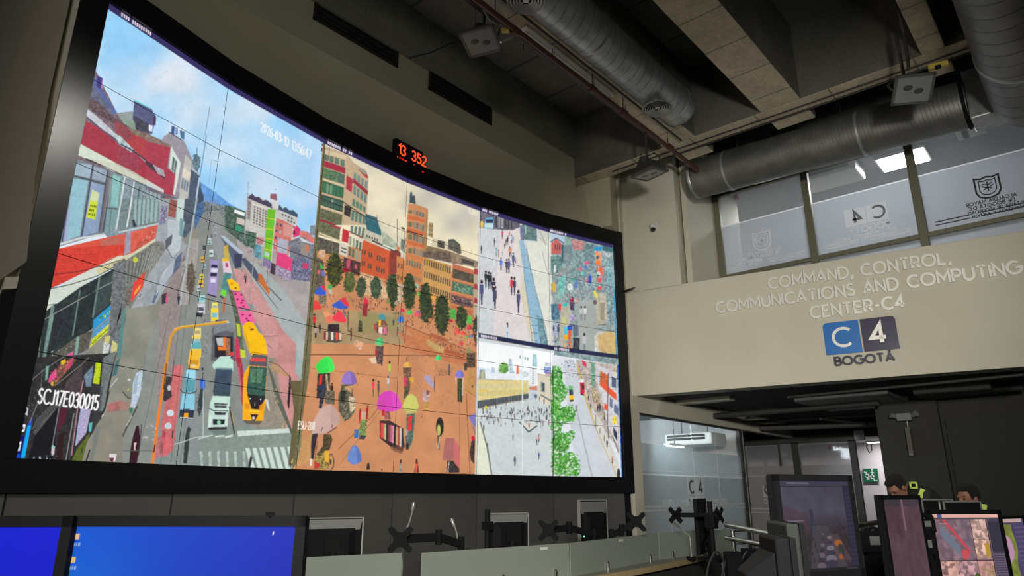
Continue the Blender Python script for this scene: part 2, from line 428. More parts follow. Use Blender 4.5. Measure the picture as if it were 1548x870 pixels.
def tiny(x0,y0,x1,y1,h,col,n=14):
    for i in range(n):
        u = (i+.5)/n
        if RGA.random() < .15: continue
        x = x0+(x1-x0)*u;y = y0+(y1-y0)*u;P([(x,y-h),(x+(x1-x0)/n*.7,y-h*.9),(x+(x1-x0)/n*.6,y),(x,y)],col)
def clouds(pts,blue,white,f=.012,k=2,lo=.35,hi=.62):
    q = [_tp(p) for p in pts];r = _region(q)
    x0,x1,y0,y1,X,Y,ins = r;n = _noise(X,Y,f,k)*.6+_noise(X,Y,f*2.3,k+1)*.28+_noise(X,Y,f*6,k+2)*.12
    t = np.clip((n-lo)/(hi-lo),0,1)[...,None];c = np.array(blue,np.float32)*(1-t)+np.array(white,np.float32)*t;Q = CV[y0:y1,x0:x1];Q[ins] = c[ins]

def soft(cx,cy,rx,ry,col,a):
    x0 = max(0,int((cx-rx*2.2-CX0)*KS));x1 = int((cx+rx*2.2-CX0)*KS);y0 = max(0,int((cy-ry*2.2-CY0)*KS));y1 = int((cy+ry*2.2-CY0)*KS)
    X,Y = np.meshgrid(np.arange(x0,x1)/KS+CX0,np.arange(y0,y1)/KS+CY0);X = X+14*(_noise(X,Y,.04,1)-.5);Y = Y+14*(_noise(X,Y,.05,2)-.5)
    w = (np.exp(-((X-cx)/rx) ** 2-((Y-cy)/ry) ** 2)*a)[...,None];Q = CV[y0:y1,x0:x1];Q[:] = Q*(1-w)+np.array(col,np.float32)*w
# ======================= camera 1: avenue with queueing buses =======================
at(0,0,1)
clouds([(120,-12),(500,-12),(500,460),(60,460)],(150,208,248),(222,233,244),f=.011,k=2,lo=.36,hi=.60)
for q in ((250,110,60,40,(228,230,238),.8),(290,170,50,34,(226,230,238),.7),(190,60,34,30,(140,204,250),.7),(225,80,24,30,(150,208,250),.5),(150,130,30,30,(214,230,244),.7),(200,150,30,24,(206,226,242),.7),(400,230,70,60,(178,216,246),.7),(460,270,40,70,(160,208,248),.7),(340,230,40,40,(206,224,240),.6),(330,290,40,24,(146,200,240),.6),(390,280,30,24,(196,218,236),.5),(345,150,30,30,(176,216,246),.6),(170,30,20,26,(160,214,250),.6)): soft(*q)
for sx_,sy_ in ((150,60),(175,95),(215,80),(235,120),(160,115),(270,165)):      # faint slanted caption over the sky
    at(sx_,sy_,1)
    for k in range(5): L([(k*4,-k*3.2),(k*4+1.6,-k*3.2+2.5)],.8,(150,185,215),a=.5)
# far hills and avenue end
at(220,160,5.4375)
P([(440,620),(560,700),(690,800),(760,840),(760,1000),(420,1000)],(104,156,214),n=.15,f=.2)
P([(480,760),(560,780),(640,850),(640,1000),(420,1000)],(120,150,200),n=.2)
at(0,0,1)
fill([(290,300),(345,312),(380,322),(400,330),(400,420),(280,400)],(120,128,132),n=.5,f=.5)
# ground of the whole lower picture
fill([(225,330),(330,318),(380,400),(470,480),(452,712),(15,695),(60,560),(150,470)],(138,142,138),n=.08,f=.08)
fill([(150,470),(250,330),(300,318),(300,360),(230,500),(180,700),(80,695)],(140,140,128),n=.10,f=.06)
# right pavement side
fill([(352,340),(400,360),(482,420),(470,560),(455,600),(385,470)],(168,160,158),n=.12,f=.1)
# --- buildings on the right side of the avenue
at(340,260,5.4375)
P([(0,270),(60,280),(190,330),(190,620),(0,470)],(78,98,88),n=.6,f=.5)
P([(80,305),(165,335),(160,362),(76,330)],(236,240,240));P([(100,370),(165,390),(160,440),(96,420)],(200,190,180));P([(90,430),(140,450),(135,500),(85,480)],(60,150,120))
P([(180,200),(215,180),(590,330),(600,500),(560,700),(160,560)],(198,196,190),n=.10)
P([(190,205),(225,175),(250,205),(280,200),(310,235),(340,225),(392,268),(392,300),(190,215)],(78,72,96))
P([(435,290),(450,265),(475,300),(500,285),(530,315),(560,310),(600,345),(598,375),(435,305)],(70,90,112))
P([(375,175),(425,178),(430,235),(370,215)],(150,100,110));P([(390,225),(440,235),(440,300),(385,290)],(214,212,210));L([(418,140),(420,145)],1.2,(60,70,90))
W([(235,270),(350,315),(345,470),(225,420)],5,7,.55,.62,(128,108,96),(100,84,82));L([(232,262),(362,300)],2.2,(222,218,204))
P([(190,225),(218,235),(210,400),(180,390)],(160,150,150),n=.2);W([(190,235),(215,245),(205,390),(180,380)],2,6,.5,.5,(110,96,100))
W([(440,320),(590,380),(575,470),(430,400)],6,3,.6,.55,(92,104,108),(190,196,196))
P([(350,300),(418,310),(375,730),(315,700)],(112,192,52),n=.08)
for y in (375,462,540,630): L([(340-(y-375)*.08,y),(408-(y-375)*.08,y+14)],1.5,(206,204,60))
L([(424,310),(380,730)],.9,(214,206,200));W([(322,640),(370,660),(366,710),(318,690)],1,1,.8,.8,(180,206,180))
P([(425,375),(480,395),(560,440),(540,600),(520,690),(395,660),(400,540)],(206,120,110),n=.12)
W([(415,395),(480,415),(455,690),(390,670)],2,5,.45,.42,(92,80,96),(150,180,190))
P([(480,420),(560,440),(550,540),(480,520)],(214,150,140));P([(565,460),(590,435),(622,470),(612,520),(560,540)],(214,60,116));P([(560,480),(580,480),(578,512),(558,512)],(110,40,70))
P([(622,478),(680,490),(735,540),(735,590),(610,530)],(208,124,116),n=.1);P([(700,440),(742,435),(745,520),(700,520)],(132,146,160))
P([(440,540),(520,560),(515,675),(430,655)],(176,176,190),n=.12);P([(520,570),(600,540),(640,530),(730,595),(720,870),(560,870)],(120,124,136),n=.35,f=.4)
P([(610,530),(730,592),(700,585),(632,570)],(208,214,220));P([(628,575),(690,600),(680,690),(620,670)],(150,140,128));P([(672,590),(692,600),(690,655),(668,645)],(222,110,80))
P([(430,655),(500,675),(555,712),(550,820),(418,760)],(226,70,128),n=.06);P([(420,760),(545,820),(540,900),(410,840)],(164,150,176),n=.5,f=.8)
P([(240,590),(300,600),(300,720),(230,690)],(100,150,166),n=.4);P([(170,480),(260,500),(250,640),(160,590)],(82,108,96),n=.7,f=.6);P([(260,530),(320,540),(310,600),(262,585)],(180,120,130),n=.3)
P([(320,700),(380,730),(370,800),(310,770)],(132,116,160),n=.5,f=.8);P([(380,740),(420,760),(410,850),(370,830)],(80,64,76),n=.3)
P([(555,720),(640,700),(720,740),(715,900),(540,880)],(112,112,140),n=.6,f=.6);P([(640,740),(690,760),(680,800),(632,790)],(196,66,110));
S([(420,770),(720,800),(700,900),(400,880)],60,[(60,56,76),(200,90,120),(200,200,214),(90,120,150),(150,60,100)])
L([(190,80),(186,300),(140,580)],.8,(140,150,165));L([(180,118),(215,128)],.5,(120,130,150));L([(170,175),(212,190)],.5,(120,130,150))
S([(150,600),(330,720),(420,900),(250,760)],60,[(70,60,70),(190,180,180),(110,90,110),(200,150,150)],h=(1,3))
# --- road lanes and pink busway
at(0,0,1)
fill([(372,400),(384,398),(420,470),(452,520),(450,700),(440,704),(430,560),(395,480),(362,420)],(196,148,146),n=.10,f=.1)
fill([(365,395),(385,395),(432,440),(462,490),(455,560),(440,520),(400,450)],(168,176,176),n=.06)
fill([(448,500),(470,530),(466,580),(450,545)],(176,184,182));fill([(430,508),(458,548),(455,574),(425,530)],(160,178,176))
fill([(410,480),(448,520),(444,706),(440,706),(415,590),(405,520)],(200,142,138),n=.12,f=.09)
fill([(385,500),(412,520),(440,690),(382,690)],(150,142,128),n=.12);fill([(300,640),(440,650),(443,710),(240,702),(240,660)],(134,146,140),n=.08)
# pavement stripes left of the buses
fill([(240,470),(268,380),(282,380),(262,560),(256,690),(236,690)],(150,138,136),n=.12);fill([(262,552),(276,552),(262,680),(248,690),(244,640)],(206,110,112),n=.12)
fill([(278,560),(300,560),(300,700),(262,702)],(138,146,146),n=.06)
for a_,b_ in (((292,330),(243,700)),((286,420),(258,700)),((330,400),(322,470)),((257,470),(206,700))): L([a_,b_],.8,(92,100,98),a=.8)
L([(307,560),(307,660)],1,(190,205,200));L([(290,560),(272,702)],.7,(100,108,104))
# station wall and barrier
at(260,380,5.4375)
P([(570,60),(600,50),(680,130),(735,230),(700,250),(640,170)],(78,86,108));P([(715,175),(740,190),(805,320),(800,360),(705,240)],(196,112,60),n=.12)
L([(575,80),(700,250),(870,470)],1.2,(90,96,100));L([(800,300),(900,400)],1.6,(84,88,90));P([(500,140),(560,150),(700,330),(760,460),(620,420),(540,260)],(206,150,150),n=.1)
L([(680,0),(635,400)],1.4,(150,152,150));L([(785,140),(780,260)],.8,(80,70,80));man(604,262,80,(84,80,92));L([(800,60),(795,300)],.5,(90,90,100))
P([(640,480),(760,470),(870,640),(870,870),(790,870),(760,700),(690,580)],(204,150,148),n=.1)
L([(570,655),(700,690),(790,698),(870,690)],.8,(120,80,90));L([(780,760),(820,798)],1,(110,90,80))
# traffic far up the avenue
at(180,300,5.4375)
P([(770,180),(830,220),(870,420),(870,560),(820,520),(760,330)],(146,150,152),n=.06)
S([(700,90),(790,90),(820,260),(690,260)],120,[(60,70,100),(200,210,216),(150,80,90),(90,130,150),(70,60,70)],w=(.5,1.4),h=(.5,1.4))
for (x,y,w_,h_,c) in ((745,365,26,36,(184,214,212)),(758,450,34,60,(204,224,224)),(700,400,26,34,(60,60,74)),(685,500,34,50,(222,176,70)),(702,560,26,40,(160,198,204)),(680,640,34,40,(226,210,90)),(672,700,44,60,(236,178,52)),(655,740,30,50,(190,200,204)),(745,340,20,26,(214,224,222)),(760,300,20,30,(120,130,140)),(790,290,22,30,(170,176,180))):
    P([(x-w_/2,y-h_/2),(x+w_/2,y-h_/2),(x+w_*.45,y+h_/2),(x-w_*.45,y+h_/2)],c);P([(x-w_*.36,y-h_*.1),(x+w_*.36,y-h_*.1),(x+w_*.36,y+h_*.18),(x-w_*.36,y+h_*.18)],(70,90,104));L([(x-w_*.4,y+h_*.5),(x+w_*.4,y+h_*.5)],1.0,(50,50,60))
P([(750,500),(820,510),(800,800),(728,780)],(160,146,196),n=.06);P([(760,540),(812,546),(810,568),(756,566)],(44,44,66));P([(758,572),(812,576),(808,606),(754,604)],(220,220,232));P([(752,610),(806,612),(802,640),(748,640)],(48,46,70));P([(750,644),(802,646),(798,690),(744,686)],(186,176,214));P([(756,660),(792,662),(788,690),(752,688)],(230,230,240));L([(728,785),(796,806)],2.4,(46,44,60))
P([(520,470),(600,330),(660,330),(640,520),(560,870),(500,870)],(166,160,156),n=.12,f=.12)
S([(560,380),(650,300),(660,440),(560,500)],40,[(100,90,96),(200,200,200),(130,100,110)],w=(.5,1),h=(.8,2))
tree(590,660,40,140,60,((104,90,78),(84,76,66),(128,112,98)),(100,90,82));L([(600,500),(575,870)],1,(90,84,80));S([(520,470),(560,470),(550,560),(520,560)],20,[(90,60,70),(70,64,76)],h=(1,3))
at(260,380,5.4375)
for (x,y,w_,h_,c,g) in ((245,390,56,60,(178,214,212),(120,190,196)),(240,470,62,90,(204,206,212),(90,90,104)),(352,450,46,60,(240,226,90),(150,180,186)),(350,520,60,110,(244,214,60),(120,190,210)),(210,660,60,70,(236,214,140),(170,160,120))):
    P([(x-w_/2,y-h_/2),(x+w_/2,y-h_/2),(x+w_/2,y+h_/2),(x-w_/2,y+h_/2)],c);P([(x-w_*.34,y-h_*.16),(x+w_*.34,y-h_*.16),(x+w_*.38,y+h_*.2),(x-w_*.38,y+h_*.2)],g)
P([(206,500),(256,505),(250,540),(198,530)],(44,44,54))
# articulated green bus and pink/yellow bus
P([(412,60),(465,60),(495,180),(490,240),(430,240)],(226,200,214));P([(414,55),(465,55),(468,80),(415,84)],(240,190,60));P([(438,90),(460,92),(462,130),(440,128)],(176,80,110))
P([(430,170),(492,180),(470,300),(440,370),(398,340)],(84,140,140),n=.15);P([(408,310),(448,320),(440,372),(398,350)],(116,214,60));L([(398,365),(436,395)],2.4,(46,46,50));L([(430,380),(424,500)],3,(188,104,72))
P([(580,60),(560,0),(430,-100),(400,-120),(470,10),(520,140)],(88,96,116));P([(400,-130),(430,-130),(590,10),(580,50),(560,20),(430,-90)],(176,190,206));P([(510,20),(580,20),(570,130),(520,140)],(64,66,92));P([(425,-40),(460,-60),(470,60),(430,60)],(210,180,60),a=.8)
P([(450,232),(490,222),(545,260),(565,330),(480,310)],(248,196,30));E(492,265,12,10,(214,160,30));E(524,300,10,8,(120,70,30))
P([(480,310),(565,335),(640,470),(540,480),(495,380)],(240,100,158),n=.04);P([(545,490),(650,490),(690,590),(580,600),(556,560)],(242,106,164),n=.04)
L([(520,470),(590,465),(640,480)],1.3,(90,96,96));L([(500,330),(560,325)],1,(96,70,80))
for x,y in ((522,350),(570,355),(540,392),(582,402),(572,420),(588,450),(582,518),(640,525),(614,550),(628,568)): E(x,y,11,8,(150,30,80))
P([(458,300),(500,330),(560,560),(600,870),(540,870),(520,560)],(92,100,80),n=.5,f=.5);P([(530,590),(560,600),(566,700),(540,690)],(196,210,60));P([(560,800),(600,810),(606,870),(566,870)],(200,214,60))
P([(580,610),(620,575),(670,585),(712,660),(750,690),(775,760),(785,840),(650,850),(622,780),(590,690)],(250,192,22),n=.04);P([(585,620),(640,760),(640,850),(610,760)],(214,168,50),a=.8);E(658,640,18,9,(150,96,30));L([(650,840),(664,824),(780,850)],1.6,(196,132,20));E(640,620,12,8,(222,166,30))
P([(655,862),(668,836),(782,858),(782,900),(650,900)],(96,92,90))
P([(520,700),(545,720),(570,900),(520,900)],(206,60,100),n=.2)
# truck with open canopy
P([(330,640),(360,560),(440,560),(470,600),(510,640),(520,900),(320,900)],(96,96,104),n=.2);P([(345,590),(450,570),(500,600),(510,660),(430,650),(340,680)],(128,134,142),n=.2,f=.6)
P([(350,690),(500,700),(500,870),(350,870)],(44,42,48));P([(362,710),(420,705),(425,775),(375,770)],(186,190,186));P([(425,705),(445,705),(440,810),(380,810),(375,780),(422,780)],(240,120,40));P([(440,710),(480,712),(478,850),(440,850)],(150,104,84),n=.4);E(492,840,14,18,(226,60,66))
P([(400,860),(480,856),(480,870),(380,870)],(196,214,210))
S([(250,500),(300,500),(300,640),(245,600)],30,[(60,60,70),(190,190,190),(120,90,80)])
L([(300,370),(300,480)],1.6,(130,104,84));S([(280,650),(300,650),(300,870),(250,870)],30,[(50,52,66),(180,190,190),(60,90,80)],h=(1,3))
# yellow taxi,gantry
P([(170,720),(232,715),(242,800),(150,800)],(150,190,196));P([(165,690),(240,690),(236,715),(168,718)],(240,210,100));P([(180,745),(232,740),(238,800),(165,800)],(100,176,186));P([(150,800),(240,800),(240,870),(148,870)],(248,206,60))
at(160,540,5.4375)
P([(690,-60),(770,-60),(776,60),(762,100),(684,96),(676,40)],(246,190,60));P([(690,20),(768,24),(760,60),(694,56)],(214,150,40));E(722,66,13,9,(220,220,190));L([(680,92),(762,100)],2,(60,50,40))
P([(664,100),(738,104),(736,180),(656,172)],(160,220,240));P([(656,172),(736,182),(736,290),(640,284)],(112,176,190));P([(650,180),(732,190),(726,280),(650,276)],(92,158,172),n=.1)
P([(628,296),(732,300),(728,430),(612,424)],(140,204,228),n=.03);L([(640,286),(690,296),(740,280)],1.4,(60,60,70));P([(608,428),(728,434),(718,510),(600,500)],(52,58,72));P([(640,420),(690,422),(686,436),(640,434)],(50,70,90));P([(644,458),(678,458),(676,494),(640,492)],(250,168,20));L([(610,492),(716,502)],1.6,(190,200,200));L([(612,260),(632,290)],1.2,(60,60,70));L([(738,280),(748,262)],1.2,(60,60,70));L([(655,250),(650,430)],.6,(110,170,180))
# motorcyclist
E(795,95,9,14,(50,50,60));P([(775,180),(812,175),(820,240),(800,280),(776,240)],(52,104,206));P([(780,250),(800,256),(796,400),(770,490),(752,430),(765,320)],(56,66,72));L([(800,120),(796,180)],1.6,(70,50,60));S([(740,280),(800,280),(790,480),(740,460)],26,[(40,46,54),(120,130,130)])
# white tarpaulin figure,black cart,benches
P([(250,130),(300,100),(306,200),(270,330),(240,410),(200,420),(214,330),(222,210)],(190,206,220),n=.14,f=.4);P([(240,160),(270,140),(250,300),(222,300)],(150,170,190),a=.7);P([(190,420),(222,400),(218,450),(196,460)],(60,120,96));L([(140,280),(180,330),(206,335)],1.6,(70,60,50));L([(176,268),(196,260)],1.5,(210,190,60));E(192,184,13,9,(206,212,214))
L([(320,0),(310,120),(292,240)],1.4,(110,130,126));P([(494,150),(540,160),(530,240),(546,320),(490,360),(470,350),(478,240)],(66,58,64),n=.3);E(520,250,14,24,(190,196,200));L([(560,30),(540,200)],1.6,(84,84,90))
E(530,456,30,27,(204,220,226));E(512,562,28,27,(204,218,222));E(512,562,20,18,(186,204,214))
P([(0,380),(120,350),(200,380),(180,440),(20,440)],(190,120,110),a=.55,n=.2)
# orange mast
at(240,280,2.9)
L([(300,598),(160,615),(100,622),(70,636),(52,665),(42,720),(34,780),(22,870)],3.6,(214,156,40));L([(300,594),(160,611),(98,618),(66,632)],1.2,(240,196,90));E(303,600,7,5,(190,190,180))
at(160,540,5.4375);L([(494,50),(466,260),(450,360)],4.4,(222,134,46));L([(450,360),(420,560),(398,760),(384,870)],4.0,(240,128,40));L([(500,50),(474,260)],1.4,(60,50,50));P([(398,716),(408,716),(400,780),(388,780)],(40,36,50))
# people in the foreground
P([(250,560),(272,560),(280,640),(276,720),(256,870),(190,870),(204,740),(222,650)],(56,26,36),n=.2);P([(230,700),(252,700),(242,740),(246,760),(232,760)],(220,190,196));L([(294,550),(270,800)],1.6,(70,64,66));P([(470,590),(494,620),(488,660),(468,690),(460,650)],(196,66,88));P([(452,680),(474,700),(470,780),(440,790),(446,720)],(92,88,66),n=.3)
P([(680,562),(702,590),(690,610),(682,740),(666,870),(636,870),(642,740),(650,660),(664,590)],(50,60,58),n=.2)
P([(36,800),(88,790),(86,850),(60,855),(66,830),(40,830)],(236,226,230));P([(36,832),(64,830),(60,856),(40,850)],(110,30,50))
L([(258,400),(150,620),(80,790)],2.6,(84,82,74));L([(215,480),(170,560)],1.4,(180,184,176));L([(130,765),(380,768)],1.0,(90,90,84));S([(320,560),(420,520),(400,680),(290,700)],16,[(206,206,204),(196,170,160)],w=(1,5),h=(1,2));P([(430,650),(520,650),(510,800),(400,830)],(226,96,116),a=.5,n=.2)
L([(545,660),(550,600)],2,(60,60,70));L([(570,710),(640,690),(720,660),(870,640)],1.5,(196,210,204),a=.8)
# white car,yellow bus front,zebra
at(300,540,5.12)
P([(130,30),(160,0),(240,0),(268,20),(268,100),(120,90),(106,60)],(186,222,208),n=.05);P([(136,78),(262,84),(246,262),(116,250)],(62,78,96),n=.2,f=.2);P([(130,78),(264,82),(262,96),(132,92)],(120,150,150));P([(110,250),(248,262),(240,300),(120,296)],(60,80,86));P([(110,296),(246,302),(236,410),(86,398),(90,350)],(196,226,214),n=.05)
P([(120,350),(226,356),(214,392),(126,388)],(70,76,80));L([(124,366),(222,370)],1.2,(180,190,186));P([(84,400),(236,408),(222,540),(72,552),(76,470)],(196,220,210),n=.05);P([(122,420),(216,426),(206,446),(126,444)],(52,56,60));P([(110,476),(206,480),(200,516),(112,522)],(34,44,50));E(158,502,14,16,(150,200,170));L([(84,392),(110,410),(226,412)],1.6,(60,70,74));P([(72,540),(220,536),(218,556),(80,562)],(56,50,56));L([(96,460),(84,540)],2,(226,236,230));L([(212,450),(218,530)],2,(226,236,230))
P([(80,560),(220,555),(214,590),(130,596)],(100,120,116),a=.7)
P([(290,0),(330,0),(352,120),(360,330),(340,380),(330,330),(308,140)],(176,56,76),n=.3,f=.3);P([(300,60),(322,100),(338,320),(326,300)],(210,190,200),a=.4)
P([(350,130),(392,60),(530,60),(524,240),(516,330),(500,490),(344,484),(344,300)],(248,176,30),n=.04);P([(398,20),(534,30),(530,72),(394,62)],(96,88,96));W([(404,0),(520,4),(518,34),(402,30)],7,1,.8,.9,(240,70,66));P([(395,66),(530,76),(516,320),(470,400),(416,396),(372,250)],(58,92,80),n=.35,f=.4);P([(376,280),(516,300),(480,402),(410,400)],(44,40,44));P([(400,90),(500,90),(490,200),(400,190)],(112,160,120),a=.5,n=.5,f=.6);L([(450,80),(440,310)],.8,(40,50,50))
E(400,318,5,5,(230,236,230));E(482,322,5,5,(230,236,230));L([(436,350),(436,376)],.8,(220,200,160));P([(402,436),(466,440),(440,486),(414,486)],(60,44,40));E(426,468,11,13,(206,196,190));P([(356,350),(390,360),(400,400),(360,400)],(226,146,30));P([(474,370),(504,350),(500,400),(470,410)],(226,146,30));L([(390,410),(468,416)],1.6,(255,204,60));P([(344,484),(500,490),(470,520),(370,512)],(90,84,70),a=.8)
P([(516,320),(540,330),(552,420),(540,400),(520,350)],(214,216,204));P([(534,60),(560,100),(740,600),(750,650),(738,640),(600,330)],(96,100,92));P([(560,30),(620,60),(690,120),(700,160),(640,130),(560,100)],(190,150,110),a=.8,n=.1);L([(545,30),(620,60),(680,120),(715,160)],1,(110,60,60))
P([(705,130),(718,160),(718,210),(704,400),(694,390),(688,350),(698,220)],(60,36,50));S([(560,240),(600,240),(700,560),(660,560)],10,[(214,186,80)],w=(1,2),h=(2,4))
L([(240,380),(262,500),(278,588)],2.2,(60,56,50));L([(252,400),(270,500)],.8,(200,170,80));P([(300,568),(700,548),(712,582),(460,598),(306,610)],(206,222,212),n=.06);L([(0,630),(110,600)],1.6,(196,206,200));L([(130,612),(200,606)],2,(206,220,210));L([(210,616),(262,604)],3,(206,220,210));L([(40,130),(40,620)],.8,(170,190,184))
for k in range(7): x = 362+54*k;P([(x,700-k*2),(x+32,700-k*2),(x+78,862),(x+44,860)],(204,222,210),n=.05)
for k in range(6): x = -10+66*k;P([(x+20,728),(x+42,722),(x+46,845),(x+28,845)],(184,204,196),a=.7,n=.3);
P([(406,748),(418,780),(402,852),(384,848),(394,790)],(52,46,60));P([(728,670),(748,680),(742,840),(708,840),(712,700)],(50,56,60));E(732,706,10,24,(214,226,224));E(722,796,9,24,(190,176,120));P([(300,616),(720,596),(730,680),(330,700)],(140,156,140),a=.4,n=.2)
# --- left side: facades
at(100,100,5.4375)
P([(130,-40),(240,30),(420,385),(545,370),(700,570),(870,640),(870,900),(60,900),(-20,870)],(128,106,116),n=.35,f=.35)
P([(215,70),(262,110),(300,200),(420,380),(400,400),(190,150)],(96,108,160),n=.15);P([(255,72),(302,100),(284,190),(250,170)],(70,64,130));L([(300,110),(290,180)],1.2,(200,130,220));P([(190,140),(260,210),(400,400),(380,440),(170,260)],(104,108,128),n=.3);P([(170,250),(260,290),(400,420),(520,500),(500,540),(150,330)],(104,86,92),n=.5,f=.6)
P([(420,390),(545,372),(590,440),(575,530),(470,470)],(150,160,158),n=.1);P([(560,272),(700,345),(740,415),(726,480),(706,560),(640,540),(545,440)],(92,96,132),n=.18,f=.4);P([(556,268),(700,342),(700,352),(556,282)],(120,220,226));P([(548,400),(690,480),(680,550),(570,520)],(70,72,84),n=.4);P([(680,480),(712,490),(706,540),(680,530)],(226,230,240));P([(720,400),(740,416),(736,490),(716,474)],(76,56,84));P([(440,420),(570,460),(570,530),(480,470)],(136,164,136),a=.6)
P([(500,500),(700,570),(870,650),(870,700),(560,560)],(132,116,104),n=.4,f=.6)
P([(430,560),(560,560),(850,680),(830,870),(760,850),(560,690)],(176,70,76),n=.2,f=.6);P([(400,440),(500,500),(560,570),(480,620),(400,560)],(150,76,84),n=.3,f=.8)
P([(140,440),(340,540),(430,650),(880,870),(870,1000),(500,900),(98,640)],(170,58,74),n=.15,f=.3)
for k in range(12): L([(128-k*3,470+k*15),(400+k*4,620+k*15)],.7,(140,50,70),a=.6)
P([(420,660),(600,720),(620,800),(600,870),(420,800)],(156,66,84),n=.4,f=1.1)
P([(154,335),(240,400),(380,530),(430,570),(420,600),(300,520),(148,390)],(196,200,210),n=.12);L([(148,400),(300,530),(400,600)],2.6,(96,84,110));P([(400,570),(440,570),(550,680),(540,710),(440,640)],(176,196,200),n=.3);P([(600,740),(780,850),(820,870),(740,870)],(150,160,160),n=.4);L([(540,690),(640,760),(760,868)],2.2,(74,62,76));L([(450,640),(560,700)],2,(74,60,84))
P([(98,628),(400,790),(560,870),(400,870),(78,720)],(212,222,206),n=.05);P([(400,790),(560,870),(700,960),(620,960),(396,850)],(190,186,176),n=.05)
at(220,160,5.4375)
P([(150,250),(205,215),(320,290),(345,350),(440,560),(430,800),(400,900),(170,900),(100,640),(120,300)],(156,150,160),n=.10)
P([(215,160),(240,170),(235,240),(210,225)],(70,90,140));P([(240,175),(264,178),(262,240),(238,232)],(150,170,216));P([(280,200),(322,212),(318,280),(290,262)],(86,120,160));L([(190,215),(300,280)],1.6,(90,90,110));L([(262,180),(256,236)],1.2,(70,60,110))
P([(0,280),(100,300),(205,340),(180,510),(240,560),(232,740),(120,720),(0,610)],(172,66,84),n=.15,f=.5);P([(0,240),(90,270),(210,320),(215,345),(0,285)],(140,116,110),n=.3)
P([(0,445),(80,490),(170,590),(150,596),(0,480)],(80,60,74));P([(60,480),(150,530),(160,585),(100,556)],(176,170,180),n=.3)
P([(210,330),(290,470),(260,640),(242,730),(225,725),(250,560),(195,510)],(214,222,216));P([(225,410),(262,460),(245,560),(212,520)],(96,120,116),n=.2);L([(244,430),(230,545)],.8,(200,210,200))
P([(330,400),(380,460),(350,720),(330,860),(270,800),(290,600)],(188,190,182),n=.06);P([(310,510),(372,550),(362,610),(300,580)],(222,214,196));W([(300,580),(360,620),(345,720),(285,680)],3,1,.75,.8,(120,136,150))
P([(375,520),(440,570),(470,740),(470,900),(340,900)],(80,92,112),n=.2,f=.5);tree(420,460,36,70,30,((78,106,116),(110,140,150),(90,120,128)),(104,132,142));L([(424,340),(415,560)],1.1,(80,104,116));P([(430,620),(480,740),(470,870),(440,900)],(70,84,104));P([(380,500),(440,560),(440,572),(380,522)],(180,190,200))
P([(0,600),(150,690),(150,720),(0,640)],(206,206,200));P([(0,650),(260,760),(200,870),(0,870)],(110,104,116),n=.3);W([(0,680),(130,730),(120,870),(0,870)],4,1,.72,.95,(150,172,176));P([(170,740),(260,780),(250,870),(150,870)],(150,96,90),n=.3)
L([(500,240),(470,440),(444,590)],1.3,(110,130,160));L([(444,590),(400,870)],2.4,(186,204,220));L([(545,440),(600,460)],.6,(110,130,150));L([(541,450),(520,640)],.5,(120,140,170));L([(530,0),(490,240)],.7,(90,96,110))
at(180,300,5.4375)
P([(250,0),(540,0),(530,200),(500,330),(560,380),(480,560),(300,870),(100,900),(160,500),(300,330)],(160,166,172),n=.12,f=.15)
P([(540,0),(640,0),(600,240),(540,330),(515,300)],(84,96,110),n=.25,f=.3);P([(480,0),(540,0),(520,200),(470,180)],(196,214,210));P([(420,0),(480,20),(460,160),(400,140)],(150,92,84),n=.3);P([(620,60),(690,20),(700,100),(620,260)],(76,108,150),n=.3);L([(640,0),(600,230),(540,600),(500,870)],2.4,(170,184,186))
P([(350,60),(400,60),(380,200),(330,220)],(130,130,160),n=.5,f=.8);S([(345,70),(392,70),(380,180),(340,180)],26,[(190,80,110),(80,80,150),(220,226,230),(60,60,84)]);P([(400,170),(540,190),(500,420),(440,480),(400,400)],(186,196,200),n=.08);P([(500,160),(530,170),(520,320),(495,300)],(120,160,166))
P([(380,340),(440,290),(430,370),(380,420)],(96,98,110));P([(410,560),(520,430),(500,560),(330,760),(290,860),(270,850),(330,680)],(96,108,136),n=.2);P([(330,640),(460,500),(440,620),(300,800)],(206,212,214),a=.7);L([(390,400),(430,480),(460,490)],.8,(60,64,74))
P([(350,790),(395,770),(400,850),(350,870)],(60,50,70));P([(388,780),(402,780),(398,850),(380,850)],(226,80,120));man(490,870,90,(70,60,80));L([(545,560),(480,790)],1.2,(90,94,100))
at(60,240,5.4375)
P([(280,-10),(560,90),(870,220),(870,540),(600,590),(130,730)],(120,132,140),n=.12)
P([(290,30),(430,50),(410,160),(285,130)],(160,180,196),n=.1);P([(440,60),(555,100),(540,190),(425,160)],(150,164,180),n=.1)
P([(270,160),(400,180),(330,630),(200,680)],(146,190,204),n=.08);P([(205,300),(260,160),(180,690),(140,690)],(130,180,200),n=.1);P([(425,190),(530,220),(480,600),(350,640)],(140,160,190),n=.1);P([(200,560),(260,300),(230,690),(190,690)],(170,160,210),a=.5)
P([(430,250),(490,280),(455,500),(382,480)],(208,218,170));P([(414,345),(476,348),(455,500),(382,480)],(204,218,50));
for r_ in range(3): tiny(410-r_*8,392+r_*34,466-r_*8,404+r_*34,20,(50,70,40),4)
for q_ in (((288,-10),(182,690)),((440,40),(345,640)),((560,95),(490,600)),((600,130),(520,600))): L(q_,2.4,(72,76,96))
L([(570,110),(500,600)],3,(120,108,110));L([(285,140),(545,210)],2.4,(72,78,94))
